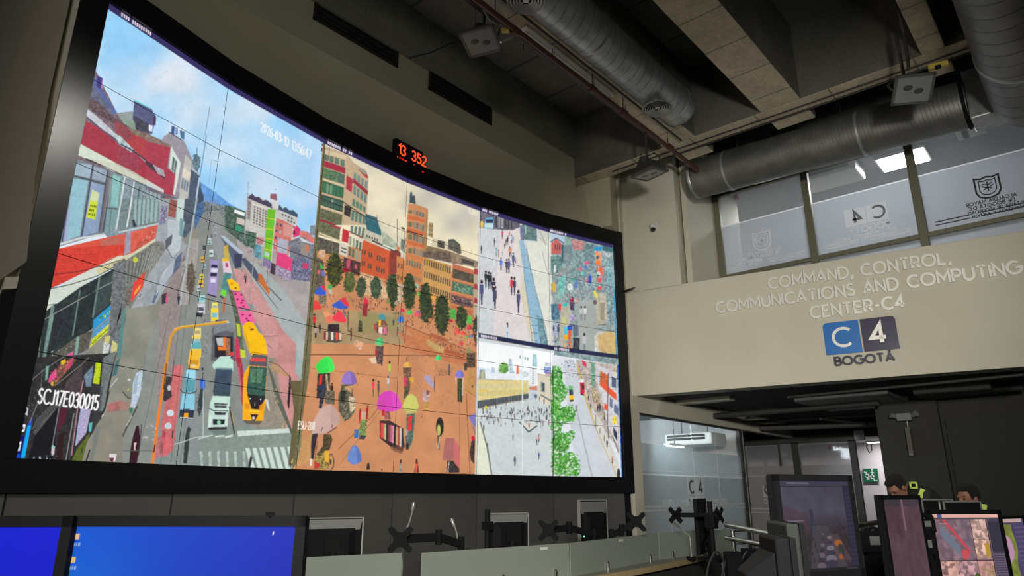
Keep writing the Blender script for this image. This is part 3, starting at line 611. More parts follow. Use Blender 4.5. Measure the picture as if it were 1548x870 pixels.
P([(590,110),(690,150),(640,570),(530,600)],(124,156,156),n=.14);P([(600,130),(665,150),(640,400),(585,380)],(140,190,190),n=.08);P([(700,170),(760,190),(720,560),(650,570)],(134,150,160),n=.2);P([(780,200),(870,230),(870,540),(740,560)],(130,150,156),n=.25,f=.5);L([(540,400),(640,412)],1.6,(80,76,84));L([(650,420),(820,430)],1.4,(90,94,104));L([(592,400),(570,590)],1,(90,100,110));L([(820,230),(780,560)],1.6,(80,86,100));L([(850,300),(820,540)],1.2,(90,96,104));L([(700,150),(630,580)],2.4,(216,222,222));L([(776,190),(716,560)],2.0,(214,222,222));L([(585,130),(560,400)],1.2,(150,130,130))
L([(380,0),(560,70),(870,215)],2.6,(60,56,66));P([(385,-10),(620,40),(870,180),(870,215),(560,72)],(206,208,190),n=.05)
L([(130,712),(330,652),(520,622),(870,556)],3.2,(206,210,214));P([(520,600),(860,545),(860,575),(560,650)],(130,150,160),n=.2);S([(520,595),(860,540),(860,560),(520,615)],30,[(220,226,230),(70,76,90)],w=(.6,1.6),h=(.6,1.4));P([(760,500),(775,490),(800,555),(770,560)],(50,56,76))
P([(120,745),(500,655),(870,580),(870,680),(700,780),(500,870),(90,880)],(222,86,66),n=.10,f=.1);P([(500,670),(720,620),(720,760),(520,850)],(176,110,100),n=.25,f=.8,a=.8);P([(735,600),(770,560),(760,860),(700,870)],(150,150,176),n=.2);P([(540,850),(700,770),(870,690),(870,740),(600,870)],(214,206,170),n=.1);L([(110,790),(300,820),(540,830)],1.2,(110,40,50));P([(780,810),(800,800),(800,850),(780,850)],(214,220,60))
at(180,300,5.4375)
P([(0,300),(320,215),(300,330),(110,450),(0,480)],(214,96,80),n=.15,f=.2);P([(60,250),(100,240),(90,440),(40,470)],(160,150,170),n=.2);L([(0,275),(320,205)],3,(196,204,206));P([(0,490),(110,445),(300,325),(300,350),(90,490),(0,540)],(206,208,176),n=.1);S([(100,420),(300,240),(310,300),(110,450)],40,[(60,50,60),(220,220,210),(120,60,60)]);P([(0,0),(330,0),(330,200),(0,270)],(112,130,130),n=.3,f=.4,a=.75);L([(105,0),(65,230)],2.4,(216,222,222));L([(18,0),(-20,240)],2,(206,212,214));W([(120,0),(330,0),(315,195),(110,230)],6,1,.6,.95,(150,180,178),(170,180,140));P([(108,180),(125,170),(145,230),(115,235)],(50,56,74))
P([(0,540),(300,350),(360,350),(380,420),(200,700),(100,900),(0,900)],(128,128,122),n=.3,f=.3);W([(0,560),(280,370),(220,600),(0,760)],8,1,.35,.9,(90,98,98));E(134,502,20,24,(196,206,60));for_ = [L([(240+14*k,400+10*k),(140+20*k,700)],.6,(176,180,176)) for k in range(8)]
P([(120,690),(215,600),(200,720),(95,860)],(226,74,60),n=.12);P([(130,760),(180,700),(170,740),(120,800)],(236,160,60));P([(30,790),(120,700),(90,870),(0,900)],(110,104,96),n=.7,f=1);S([(160,760),(215,700),(210,860),(150,870)],30,[(220,210,210),(60,56,60),(160,90,90)])
P([(210,800),(300,680),(380,560),(300,760),(230,870),(190,900)],(150,160,164),n=.1)
at(30,380,5.4375)
P([(280,-20),(860,-60),(860,10),(720,60),(640,120),(310,280),(225,310)],(214,66,54),n=.14,f=.3)
for k in range(9): L([(275-k*5,40+k*28),(640-k*34,20+k*26)],.8,(176,44,50),a=.6)
P([(215,320),(310,290),(620,130),(840,30),(860,70),(640,200),(400,370),(290,430),(178,515),(190,400)],(208,216,204),n=.05);P([(630,140),(860,40),(860,90),(640,195)],(206,200,156),n=.1)
P([(178,520),(300,430),(500,290),(790,130),(870,120),(870,420),(700,560),(500,700),(240,880),(90,880)],(46,56,56),n=.35,f=.2)
P([(640,250),(790,150),(750,420),(600,540)],(60,74,76),n=.3);P([(480,400),(620,260),(600,540),(440,680)],(40,50,50),n=.3);P([(290,500),(440,440),(400,690),(250,830)],(44,50,56),n=.4)
for a_,b_,w_ in (((655,210),(600,540),2.2),((495,320),(435,690),1.8),((270,450),(200,870),5),((795,140),(750,400),1.6),((180,600),(155,870),1.2)): L([a_,b_],w_,(112,134,130))
L([(770,300),(750,400)],1.6,(180,206,60));P([(245,540),(280,520),(235,760),(205,800)],(120,150,142),n=.2)
L([(160,580),(480,400),(700,280),(870,200)],1.1,(150,154,150));L([(185,445),(300,430),(480,390),(700,290)],1.2,(60,64,66));L([(225,310),(420,270),(640,200),(860,80)],1.3,(46,44,50));L([(245,190),(480,165),(700,110),(860,60)],1.2,(60,40,48))
P([(605,560),(750,435),(750,520),(600,650)],(44,150,206));S([(640,540),(745,480),(745,510),(640,580)],26,[(180,220,60),(60,120,60)],w=(1,3),h=(1,3));P([(600,660),(740,545),(730,600),(590,720)],(86,150,196),n=.3);P([(590,720),(735,590),(720,660),(575,790)],(196,206,50),n=.3,f=.6);L([(590,760),(760,600)],1,(70,110,60))
P([(770,100),(870,60),(870,560),(800,870),(720,870)],(112,116,118),n=.4,f=.4);P([(700,700),(745,690),(720,800),(690,800)],(206,196,120));P([(760,730),(805,760),(790,860),(740,870)],(200,196,130),n=.3);P([(690,740),(740,760),(716,870),(680,850)],(200,206,206),n=.5,f=.9)
P([(240,870),(480,690),(600,650),(560,800),(430,870)],(92,88,80),n=.4,f=.4);S([(240,830),(480,700),(480,760),(260,870)],36,[(200,206,206),(40,44,46),(140,130,110)],w=(.6,2),h=(.6,1.6));P([(470,700),(492,700),(470,870),(445,870)],(130,170,160));P([(390,850),(440,820),(435,870),(380,880)],(236,90,156));P([(850,480),(870,470),(830,870),(800,870)],(80,140,136));P([(800,560),(840,420),(830,520),(800,600)],(20,20,24))
# lower left: dark shop fronts
at(20,540,5.4375)
P([(150,0),(850,-40),(800,200),(760,420),(690,560),(600,700),(560,870),(-10,870),(30,660)],(50,48,50),n=.4,f=.3)
P([(280,190),(380,60),(480,0),(520,20),(430,130),(330,240)],(120,84,70),n=.7,f=.8);P([(300,150),(350,90),(356,160),(290,210)],(226,80,140));P([(390,30),(430,10),(430,50),(395,60)],(226,190,40));P([(440,60),(480,10),(500,-10),(470,80),(430,110)],(214,70,110));E(320,215,10,18,(226,180,80));S([(300,120),(500,0),(480,60),(330,220)],40,[(226,90,150),(240,170,90),(40,30,40),(226,60,90)],w=(.8,2.2),h=(.8,2.2))
P([(440,190),(570,60),(560,300),(400,300)],(76,66,70),n=.3);P([(160,610),(380,380),(440,310),(400,400),(180,640)],(84,82,84),n=.3,f=.5)
for k in range(9): L([(160+20*k,590-14*k),(200+22*k,500-24*k)],.8,(120,122,124),a=.8)
P([(180,640),(370,400),(330,860),(110,860)],(26,26,32));P([(380,420),(450,410),(430,520),(360,620)],(84,34,54));P([(370,640),(420,600),(400,860),(350,860)],(50,30,34));L([(376,420),(322,720)],1.4,(120,126,128));L([(120,210),(280,80),(500,-60)],.9,(120,126,130));L([(345,230),(560,60),(620,0)],1.2,(130,120,110));L([(500,460),(430,860)],1.3,(150,150,150));L([(520,430),(460,860)],1,(90,86,90));L([(200,380),(120,570)],1,(130,136,140))
P([(270,70),(295,70),(280,180),(262,190)],(120,170,156));L([(240,100),(230,240)],.7,(120,130,130))
P([(560,400),(600,430),(640,420),(600,620),(510,730),(530,560)],(176,166,200),n=.3,f=.8);L([(560,430),(516,700)],1.6,(150,180,214));L([(575,190),(530,420),(480,800)],1.2,(200,150,160));P([(580,150),(660,60),(640,240),(600,240)],(110,130,146),n=.4,f=.8);P([(470,870),(520,760),(640,600),(600,720),(560,870)],(92,106,44),n=.15)
P([(680,40),(722,50),(705,220),(655,210)],(196,216,36));S([(676,60),(712,60),(700,210),(662,200)],20,[(60,90,30),(90,120,30)],w=(.6,1.6),h=(.8,2));P([(625,540),(652,530),(640,605),(622,610)],(90,190,190));P([(740,0),(850,-60),(780,220),(745,440),(700,440)],(112,120,120),n=.25);P([(640,220),(740,240),(700,560),(650,640)],(60,62,66),n=.4,a=.6);P([(840,40),(880,0),(850,140),(810,160)],(70,110,116));L([(790,280),(770,360),(740,440)],1.3,(40,40,44));E(740,488,11,22,(226,232,220));L([(760,500),(755,560)],1.4,(46,46,50));L([(800,240),(860,170)],1.4,(190,196,196))
P([(680,560),(780,420),(900,420),(900,870),(560,870)],(138,134,122),n=.08,f=.05);P([(780,380),(880,360),(880,440),(770,450)],(176,96,96),a=.6,n=.2);P([(680,560),(720,560),(650,870),(620,870)],(112,122,120),a=.7);L([(630,760),(600,850)],2.2,(36,36,40));L([(570,740),(560,780)],1.4,(50,50,40));P([(790,790),(852,790),(838,855),(812,855),(826,826),(792,822)],(226,216,216));P([(792,824),(830,824),(820,858),(800,850)],(100,30,50))
S([(170,800),(360,800),(350,860),(160,860)],40,[(60,160,160),(200,230,230),(40,60,60),(90,60,60)],w=(.8,2.4),h=(.8,2.4));P([(318,720),(342,730),(335,800),(312,790)],(214,190,200));E(328,735,9,16,(140,220,210))
S([(120,300),(220,260),(180,620),(80,560)],26,[(90,110,110),(30,34,36),(120,130,126)],w=(.6,2),h=(1,3))
# interface at the bottom left edge
P([(50,500),(90,510),(60,640),(10,640)],(22,22,30));P([(26,640),(90,640),(60,830),(-8,830)],(16,20,120));P([(118,560),(158,500),(95,826),(62,826)],(12,170,250));P([(118,560),(158,500),(146,560)],(30,80,220));P([(62,550),(102,550),(92,610),(54,606)],(240,240,246));E(78,580,9,14,(40,50,90));P([(36,690),(68,692),(52,768),(26,764)],(236,236,246));P([(46,710),(56,712),(46,750),(38,748)],(40,40,120));L([(104,410),(92,440),(98,466),(112,460),(120,420),(104,410)],1.4,(226,226,236));L([(110,455),(116,474)],1.4,(226,226,236));L([(26,655),(40,655)],1,(60,60,220));P([(0,790),(60,796),(56,830),(-8,826)],(20,70,200))
text('SCJ17E030015',200,372,690,432,118,2.3,(252,250,250),dx=.16)
at(0,0,1)
text('2026-03-10',394,198,436,222,13.5,1.35,(246,248,250),dx=.05);text('13:56:47',441,225,470,241,13.5,1.35,(246,248,250),dx=.05)
fill([(487,216),(490,217),(488,229),(485,228)],(34,40,90));fill([(486.5,220),(488.5,220.5),(488,224),(486.2,223.5)],(230,236,250))

# ======================= camera 2: plaza with parasols =======================
at(0,0,1)
fill([(489.6,200),(728,300),(722,716),(443.5,712)],(204,140,98),n=.07,f=.03)
clouds([(490,200),(728,300),(725,420),(480,360)],(206,198,180),(240,228,196),f=.014,k=1,lo=.3,hi=.6)
soft(700,330,40,22,(176,176,172),.6);soft(580,300,24,40,(242,230,198),.6);soft(650,300,34,16,(190,188,178),.5);soft(680,380,30,16,(238,220,190),.6);soft(560,250,30,14,(206,200,184),.5)
fill([(480,480),(560,470),(724,500),(722,716),(444,712)],(206,142,100),n=.07,f=.04);fill([(470,470),(610,470),(610,520),(466,520)],(172,146,108),n=.12,f=.06);fill([(540,470),(605,480),(600,500),(545,505)],(150,142,92),a=.8)
fill([(600,500),(724,545),(723,560),(620,530)],(196,122,84),n=.08)
at(470,200,6.214)
P([(128,130),(330,200),(410,290),(520,360),(542,420),(525,760),(520,870),(60,870)],(196,172,140),n=.06)
P([(125,160),(330,215),(330,250),(125,200)],(214,196,160));W([(120,195),(325,260),(320,330),(115,260)],4,1,.78,.9,(104,128,112));P([(118,262),(325,330),(322,390),(112,320)],(166,56,72));P([(115,325),(320,395),(312,490),(108,425)],(96,122,92),n=.5,f=.6);W([(260,380),(318,400),(312,490),(255,470)],3,2,.8,.8,(84,104,110));L([(112,438),(312,505)],1.8,(216,200,160))
P([(110,450),(310,520),(302,620),(100,560)],(60,104,78),n=.3,f=.5);W([(110,460),(308,525),(300,620),(104,560)],6,1,.7,.85,(70,120,90),(120,150,120));P([(100,580),(305,640),(298,750),(95,690)],(66,86,74),n=.35,f=.6);W([(105,590),(300,650),(295,740),(100,690)],7,2,.7,.6,(80,110,96),(150,160,140));L([(95,690),(298,758)],1.8,(222,204,166));P([(92,710),(296,775),(288,870),(80,860)],(108,110,84),n=.4,f=.5);P([(88,810),(250,870),(200,880),(85,840)],(160,50,66))
P([(335,400),(392,440),(385,566),(330,530)],(180,62,76));W([(400,360),(540,460),(532,545),(396,440)],4,1,.75,.8,(120,146,138));P([(396,430),(540,550),(532,590),(392,470)],(160,60,76));W([(398,480),(530,590),(525,680),(390,580)],4,1,.75,.85,(110,138,128));W([(390,610),(520,700),(515,760),(382,690)],4,1,.75,.85,(96,130,110));P([(440,345),(520,370),(540,430),(520,430)],(176,70,70));P([(440,340),(500,350),(530,390),(500,392)],(150,156,140))
P([(318,680),(380,700),(368,800),(310,770)],(66,64,60));W([(380,720),(520,790),(510,870),(370,830)],4,1,.75,.9,(100,130,116));L([(300,650),(520,800)],1.6,(56,60,56));P([(515,760),(620,800),(640,870),(510,870)],(72,110,120),n=.1);L([(180,90),(165,260)],.9,(90,84,76));L([(620,770),(622,860)],.8,(90,96,100));S([(120,180),(180,180),(160,260),(120,250)],14,[(80,84,74),(60,60,60)])
at(590,260,6.214)
P([(170,295),(240,300),(350,340),(345,460),(330,760),(312,870),(140,870),(155,500)],(204,140,96),n=.08);P([(345,340),(355,360),(345,700),(312,870),(310,700),(330,470)],(170,134,90));P([(360,470),(405,480),(400,620),(355,600)],(176,150,106),n=.2);W([(362,480),(404,490),(398,610),(356,600)],2,3,.5,.5,(110,110,88))
P([(186,190),(205,180),(215,290),(180,290)],(60,82,90));P([(210,215),(232,220),(240,300),(208,292)],(80,84,90))
for y,hh_ in ((345,55),(455,75),(570,80),(700,76)): W([(168,y),(212,y+10),(206,y+hh_),(162,y+hh_-10)],1,1,.8,.7,(120,116,88));W([(216,y),(325,y+40),(318,y+hh_+34),(210,y+hh_-6)],4,1,.8,.85,(116,118,110),(150,140,116))
for y in (400,520,640,770): P([(162,y),(330,y+45),(326,y+75),(158,y+36)],(206,110,70),n=.08)
P([(160,545),(310,590),(308,600),(158,560)],(90,60,60));W([(150,820),(300,870),(296,930),(146,880)],6,1,.7,.9,(120,110,90))
P([(350,690),(560,740),(830,840),(825,880),(310,800)],(140,118,90),n=.3,f=.3);P([(395,620),(560,660),(555,740),(385,700)],(196,186,154),a=.6);P([(444,635),(512,650),(508,720),(440,700)],(90,86,78),n=.6,f=.8);P([(545,630),(600,630),(660,680),(670,760),(650,770),(545,720)],(104,100,92),n=.3);P([(545,630),(600,628),(660,680),(640,690)],(80,96,84));P([(600,780),(670,800),(800,850),(795,900),(600,830)],(96,96,84),n=.3);P([(610,805),(670,820),(665,870),(605,850)],(206,180,140))
P([(0,640),(70,670),(60,720),(0,700)],(80,110,108),n=.2);P([(55,690),(90,700),(85,780),(50,770)],(214,130,80));P([(0,700),(60,720),(100,760),(90,870),(0,870)],(140,70,60));L([(66,440),(64,660)],.9,(90,84,84));E(118,528,22,10,(90,70,84),rot=30);L([(138,540),(150,770)],.7,(90,84,80));P([(100,620),(140,640),(135,760),(95,720)],(120,130,116),n=.4);text('17:30:47',735,385,820,412,44,.8,(236,230,214),dx=.05)
at(460,340,6.214)
P([(140,-40),(340,20),(330,150),(130,90)],(110,112,86),n=.4,f=.5);P([(240,0),(350,20),(345,36),(235,10)],(170,54,74));L([(135,72),(335,150)],2.4,(216,198,158));P([(130,110),(330,170),(322,300),(120,240)],(92,90,80),n=.5,f=.5);L([(270,150),(262,260)],1,(150,130,110));P([(360,30),(425,60),(412,172),(350,150)],(196,56,66));P([(335,160),(412,190),(402,300),(325,270)],(212,206,190));W([(340,195),(405,215),(398,280),(334,255)],1,2,.8,.4,(70,70,66));W([(420,90),(545,160),(530,350),(410,290)],4,2,.7,.85,(96,112,90),(150,160,140));L([(425,60),(545,120)],2.4,(176,50,70));W([(430,0),(580,20),(560,130),(428,80)],4,1,.7,.9,(104,130,116))
P([(555,130),(580,20),(720,90),(720,200),(560,140)],(196,190,170),n=.1);P([(580,10),(600,-40),(700,0),(730,70),(720,100),(590,45)],(60,108,118),n=.12);W([(580,85),(700,130),(695,160),(575,110)],5,1,.5,.8,(60,60,56));P([(720,50),(760,70),(870,170),(870,230),(740,200)],(170,176,156),n=.3);L([(640,145),(870,250)],2.4,(70,66,64));L([(740,185),(850,230)],2.4,(206,220,200))
P([(548,160),(560,140),(800,240),(865,280),(860,450),(800,520),(530,440),(530,300)],(206,92,58),n=.08,f=.2);P([(795,240),(865,280),(860,460),(790,515)],(166,72,56))
for x,y in ((560,252),(622,278),(700,308),(742,326),(556,360),(616,386),(694,416),(738,432)): P([(x-18,y-26),(x+18,y-18),(x+16,y+28),(x-20,y+20)],(110,76,62));L([(x,y-24),(x-2,y+22)],.6,(190,130,100))
P([(520,440),(720,510),(780,600),(780,700),(520,640)],(206,170,130),n=.25,f=.3);P([(370,300),(440,320),(530,350),(520,480),(360,440)],(84,62,62),n=.4);P([(400,320),(435,325),(425,410),(398,400)],(200,84,110));E(484,390,14,24,(206,90,100));P([(365,400),(440,420),(430,450),(360,440)],(166,40,56))
P([(100,290),(180,330),(200,640),(80,640)],(100,88,76),n=.6,f=.6);P([(140,230),(200,230),(190,310),(130,300)],(206,170,140),n=.3)
tree(285,420,85,170,150,((60,64,44),(90,88,40),(46,56,44),(120,116,44)),(64,66,46));tree(425,540,60,100,80,((96,104,58),(70,84,52),(130,132,76)),(84,92,58));tree(535,580,52,100,80,((70,84,62),(84,98,70),(58,72,56)),(76,88,66));tree(672,590,56,110,90,((64,82,62),(86,100,76),(54,70,54)),(70,86,66));tree(820,590,50,140,90,((60,80,60),(84,100,70),(50,66,52)),(66,82,62))
S([(100,640),(860,700),(870,800),(90,780)],170,[(60,52,50),(96,84,76),(160,140,120),(50,60,50),(180,120,90)],w=(.6,2),h=(1,4));S([(480,660),(640,660),(620,800),(500,800)],40,[(110,70,70),(150,60,70),(70,60,56)],h=(1.5,4))
P([(150,350),(185,400),(195,415),(150,410)],(80,170,80));P([(155,430),(185,425),(205,490),(160,470)],(110,116,180));P([(120,430),(150,420),(145,460),(125,460)],(226,100,90));E(242,580,22,26,(80,170,90));P([(230,600),(262,610),(260,650),(235,640)],(190,190,170))
P([(100,620),(150,570),(205,620),(205,655),(150,658),(100,650)],(60,96,200));P([(150,568),(190,570),(206,620),(180,612)],(226,60,70));P([(88,708),(120,705),(165,775),(150,792),(85,795)],(236,70,66),n=.05);P([(130,660),(210,660),(205,740),(140,740)],(120,110,90),n=.7,f=1)
P([(262,745),(335,700),(390,740),(415,780),(340,790),(262,765)],(62,98,196),n=.06);P([(335,700),(375,668),(425,750),(412,772),(365,735)],(232,60,70));S([(255,780),(410,785),(420,860),(260,850)],60,[(50,46,50),(220,210,200),(180,60,70),(90,100,120)],h=(1.5,4));P([(175,820),(215,805),(280,850),(260,875),(200,870)],(238,150,110));P([(265,860),(335,795),(380,870),(375,880),(265,880)],(240,84,92));P([(555,700),(575,680),(605,715),(600,735),(555,740)],(226,50,76));P([(550,740),(600,735),(590,860),(545,850)],(150,50,60),n=.5,f=.7);P([(700,850),(730,828),(765,850),(760,875),(700,875)],(84,164,160));E(792,722,24,16,(120,140,80))
at(590,380,6.214)
P([(145,25),(300,70),(296,330),(130,200)],(206,130,82),n=.1);W([(150,65),(295,110),(290,170),(145,125)],6,1,.6,.9,(110,116,106));W([(210,220),(290,250),(286,300),(206,265)],5,1,.6,.9,(116,116,104));P([(60,40),(130,60),(125,300),(60,290)],(206,132,80),n=.08);W([(62,100),(125,120),(120,170),(60,150)],2,1,.55,.9,(120,90,76));W([(60,215),(120,235),(118,280),(58,260)],2,1,.55,.9,(120,90,76));P([(0,0),(60,10),(60,200),(0,200)],(140,66,58),n=.12);P([(65,290),(125,310),(110,480),(60,470)],(196,170,140),n=.3)
P([(310,50),(575,130),(570,320),(555,500),(300,440)],(206,156,92),n=.06);
for y in (62,180,300): W([(315,y),(572,y+85),(568,y+150),(312,y+62)],12,1,.58,.92,(88,84,74))
P([(360,410),(440,430),(435,470),(360,450)],(226,160,84));P([(320,0),(560,0),(580,110),(310,50)],(112,96,84),n=.5,f=.5);P([(590,20),(820,90),(820,150),(580,110)],(150,130,110),n=.3);P([(585,110),(790,175),(780,720),(560,620)],(196,116,84),n=.1);P([(670,60),(790,100),(785,135),(670,105)],(84,80,76))
P([(590,160),(785,215),(782,300),(584,245)],(92,84,72),n=.35,f=.5);P([(582,275),(782,330),(780,415),(578,365)],(90,120,96),n=.5,f=.5);S([(600,290),(780,340),(776,400),(590,360)],46,[(80,160,140),(150,180,150),(70,80,76)],w=(1,3),h=(1,3));P([(575,400),(778,455),(774,530),(570,480)],(104,84,84),n=.6,f=.7);S([(580,420),(772,465),(770,520),(576,470)],46,[(206,196,190),(120,60,70),(50,46,50),(140,110,120)],w=(.8,2.6),h=(1,3));L([(580,255),(785,310)],1.8,(206,150,96));L([(578,375),(782,430)],1.8,(206,150,96));L([(570,490),(775,545)],2,(206,140,90))
P([(785,140),(830,160),(828,640),(778,600)],(186,166,140));
for y in (160,300,430): P([(786,y),(830,y+10),(828,y+60),(784,y+50)],(176,66,70))
P([(560,530),(620,545),(615,640),(552,620)],(90,176,80),n=.2);P([(712,590),(772,610),(768,690),(706,670)],(96,180,84),n=.2);P([(215,295),(265,310),(262,350),(212,335)],(150,196,180));P([(255,370),(285,380),(280,430),(250,420)],(140,180,90))
for cx,cy,rx,ry,n_ in ((30,370,42,180,80),(180,370,66,185,130),(330,470,62,190,120),(345,560,70,120,80),(485,590,76,200,160),(668,620,56,120,90),(815,740,45,150,60)): tree(cx,cy,rx,ry,n_,((54,66,46),(74,82,50),(42,54,40),(92,98,54)),(56,66,48))
S([(0,560),(300,620),(560,800),(0,640)],80,[(60,52,46),(110,80,66),(150,110,90)],h=(1,4));S([(560,700),(830,740),(830,900),(560,880)],150,[(60,52,50),(226,70,76),(190,180,170),(90,80,70),(120,60,60)],h=(1,4))
for x,y,w_,c in ((115,552,44,(226,60,96)),(182,568,56,(96,206,100)),(258,585,70,(236,96,100)),(262,568,30,(100,110,190)),(376,640,40,(226,120,80)),(256,474,40,(236,150,90)),(570,650,40,(206,60,76)),(632,750,60,(240,90,84)),(684,765,48,(240,80,80)),(742,716,56,(206,70,80)),(720,806,30,(90,196,100)),(760,796,36,(110,130,200)),(670,860,40,(226,80,84)),(64,480,60,(176,150,124))): brolly(x,y,w_,w_*.8,c)
P([(130,690),(560,850),(900,1000),(300,900)],(200,128,84),n=.06);L([(140,690),(330,770),(560,860),(830,960)],1.2,(130,90,70));P([(380,760),(560,830),(520,850),(360,790)],(176,100,72),n=.2);brolly(100,636,66,62,(66,130,210));L([(70,670),(62,790)],1.4,(90,80,70));L([(128,670),(120,790)],1.2,(90,80,70));S([(66,690),(126,690),(120,790),(66,780)],26,[(150,110,90),(60,60,56),(190,160,130)],h=(1,3));L([(158,640),(132,860)],.8,(90,60,50))
# plaza floor lines and stalls
at(450,470,6.692)
L([(130,440),(500,440),(1004,448)],1.5,(104,74,56));L([(380,605),(1004,680)],.8,(150,96,70));L([(120,580),(240,585)],.7,(160,104,76));L([(130,290),(760,214),(1004,190)],.9,(176,130,100));P([(640,60),(980,100),(960,190),(600,210)],(156,146,96),a=.5,n=.1)
P([(560,330),(600,290),(680,330),(650,370),(600,370)],(226,176,140),a=.7,n=.4,f=.6);E(632,378,16,10,(226,190,160))
P([(255,20),(290,0),(340,40),(300,70)],(240,160,110));P([(290,60),(330,40),(372,90),(350,120),(285,110)],(244,120,96));P([(350,60),(420,-10),(500,90),(480,118),(420,110),(370,100)],(236,66,84),n=.05)
P([(310,130),(420,130),(420,200),(300,200)],(60,46,52),n=.6,f=.6);P([(270,200),(440,200),(450,300),(400,320),(300,310),(260,260)],(90,76,70),n=.5,f=.6);
for x,c in ((295,(206,200,150)),(350,(226,220,206)),(397,(240,80,60)),(432,(226,200,170)),(276,(150,40,60))): P([(x-13,215),(x+13,215),(x+10,292),(x-12,288)],c)
L([(512,0),(508,200)],1.3,(60,56,56));L([(510,195),(530,205)],1.6,(50,46,46));man(168,190,170,(214,50,56),(60,46,46),.10);man(182,270,120,(170,160,150));man(224,220,100,(60,56,64));man(540,300,130,(70,50,50),w=.08);P([(620,90),(650,100),(655,210),(610,210)],(76,74,56),n=.5)
P([(820,50),(860,25),(895,70),(890,90),(820,80)],(70,150,160));P([(830,90),(890,90),(915,170),(900,250),(790,220),(770,140)],(130,90,80),n=.6,f=.6);P([(820,160),(860,160),(855,230),(820,220)],(240,210,200));P([(870,165),(900,165),(900,230),(866,235)],(220,120,140));P([(820,95),(842,95),(840,150),(818,150)],(236,190,60));P([(770,130),(795,140),(790,200),(770,190)],(200,70,70))
brolly(830,308,96,86,(92,206,130));P([(785,350),(870,350),(860,540),(790,530)],(110,84,80),n=.7,f=.6);P([(782,390),(810,390),(800,440),(782,440)],(190,50,70));P([(720,480),(790,460),(800,530),(750,525)],(232,200,170),n=.1);L([(862,350),(850,550)],1.6,(60,70,70));man(970,150,70,(80,80,90))
P([(178,560),(205,520),(270,465),(310,455),(345,480),(372,570),(362,606),(290,628),(215,632)],(60,224,84),n=.04);P([(290,455),(345,480),(372,570),(362,606),(320,618)],(70,240,96),a=.6);P([(200,630),(330,625),(320,870),(190,880)],(66,56,52),n=.6,f=.6);P([(225,650),(250,645),(240,740),(215,745)],(226,60,60));P([(215,760),(280,740),(270,850),(215,860)],(50,60,90),n=.3);P([(280,640),(300,640),(320,830),(300,840)],(196,166,120),n=.4);man(345,870,150,(60,40,44),(50,40,40),.12)
brolly(520,680,160,160,(150,122,200));P([(440,740),(560,740),(560,870),(430,870)],(92,90,66),n=.7,f=.6);P([(480,760),(560,750),(540,860),(480,850)],(200,150,110),n=.2)
man(765,870,190,(236,70,100),(110,110,70),.08);man(818,870,170,(96,84,84),(90,80,70),.08);man(930,680,180,(170,214,70),(150,150,130),.07);man(915,790,140,(206,200,200),(150,150,150),.1)
S([(600,620),(1000,640),(1000,760),(600,760)],14,[(110,60,56),(80,60,60)],h=(1,4),w=(.4,1))
at(590,500,7.25)
P([(400,90),(590,180),(570,240),(500,220),(400,140)],(200,170,110),a=.85,n=.12);P([(600,190),(820,260),(815,285),(590,240)],(176,96,66),n=.2);L([(0,265),(500,265),(640,285),(820,310)],1.2,(130,90,70));S([(380,40),(820,200),(820,260),(560,180)],110,[(80,60,50),(140,96,76),(190,170,150),(60,60,50),(200,90,80)],h=(1,3));P([(820,220),(860,160),(895,230),(860,245)],(150,146,96));P([(835,240),(930,240),(930,400),(840,400)],(96,80,66),n=.6,f=.7);P([(810,350),(845,350),(840,430),(808,430)],(70,70,60));P([(850,420),(940,400),(935,720),(820,660)],(196,146,88),n=.08);E(898,606,8,16,(90,50,40))
S([(130,210),(700,340),(700,560),(240,440)],150,[(120,76,60),(96,64,56),(160,120,96)],w=(.3,1),h=(.4,1.6));S([(280,560),(760,600),(740,860),(300,760)],46,[(110,66,56),(90,60,56)],w=(.4,1),h=(.6,2));S([(480,400),(670,440),(670,500),(490,490)],60,[(96,84,76),(130,90,76),(80,76,80)],w=(.4,1),h=(1,3));brolly(524,294,66,66,(80,214,130));brolly(190,370,92,70,(240,180,90));P([(140,400),(235,400),(215,640),(150,640)],(120,90,70),n=.7,f=.6);P([(145,510),(178,505),(172,600),(148,600)],(226,60,110));L([(182,290),(182,340)],1.4,(110,60,70));P([(215,505),(260,510),(250,570),(215,550)],(226,166,60))
P([(365,520),(400,478),(430,490),(485,600),(475,624),(440,600)],(170,160,190),n=.06);L([(486,500),(482,660)],1.3,(90,80,84));man(645,490,130,(110,96,96),(80,76,76),.1);P([(365,660),(430,640),(435,700),(400,800),(362,760)],(200,170,170),n=.3);P([(375,770),(420,770),(420,870),(372,870)],(190,150,80),n=.3);P([(395,640),(435,660),(425,700),(395,700)],(150,90,70));brolly(762,472,100,90,(130,130,214));P([(735,520),(785,520),(790,780),(735,775)],(72,80,50),n=.3);P([(735,640),(790,640),(790,780),(735,775)],(60,66,50));L([(720,510),(722,580)],1.4,(220,190,160));L([(800,510),(790,700)],1.6,(190,190,170));L([(820,640),(940,720)],.7,(150,90,66));P([(155,640),(215,640),(180,740),(145,740)],(90,90,70),n=.5)
at(580,590,6.692)
P([(-70,150),(-50,60),(0,10),(70,0),(130,30),(186,140),(180,180),(100,210),(0,215),(-60,190)],(214,70,180),n=.04);P([(70,0),(130,30),(186,140),(180,180),(100,210)],(226,86,196),a=.6);P([(190,160),(230,60),(280,30),(330,70),(358,150),(345,190),(320,220),(240,225)],(206,206,110),n=.04);P([(200,190),(345,190),(330,240),(230,240)],(180,180,110),a=.6)
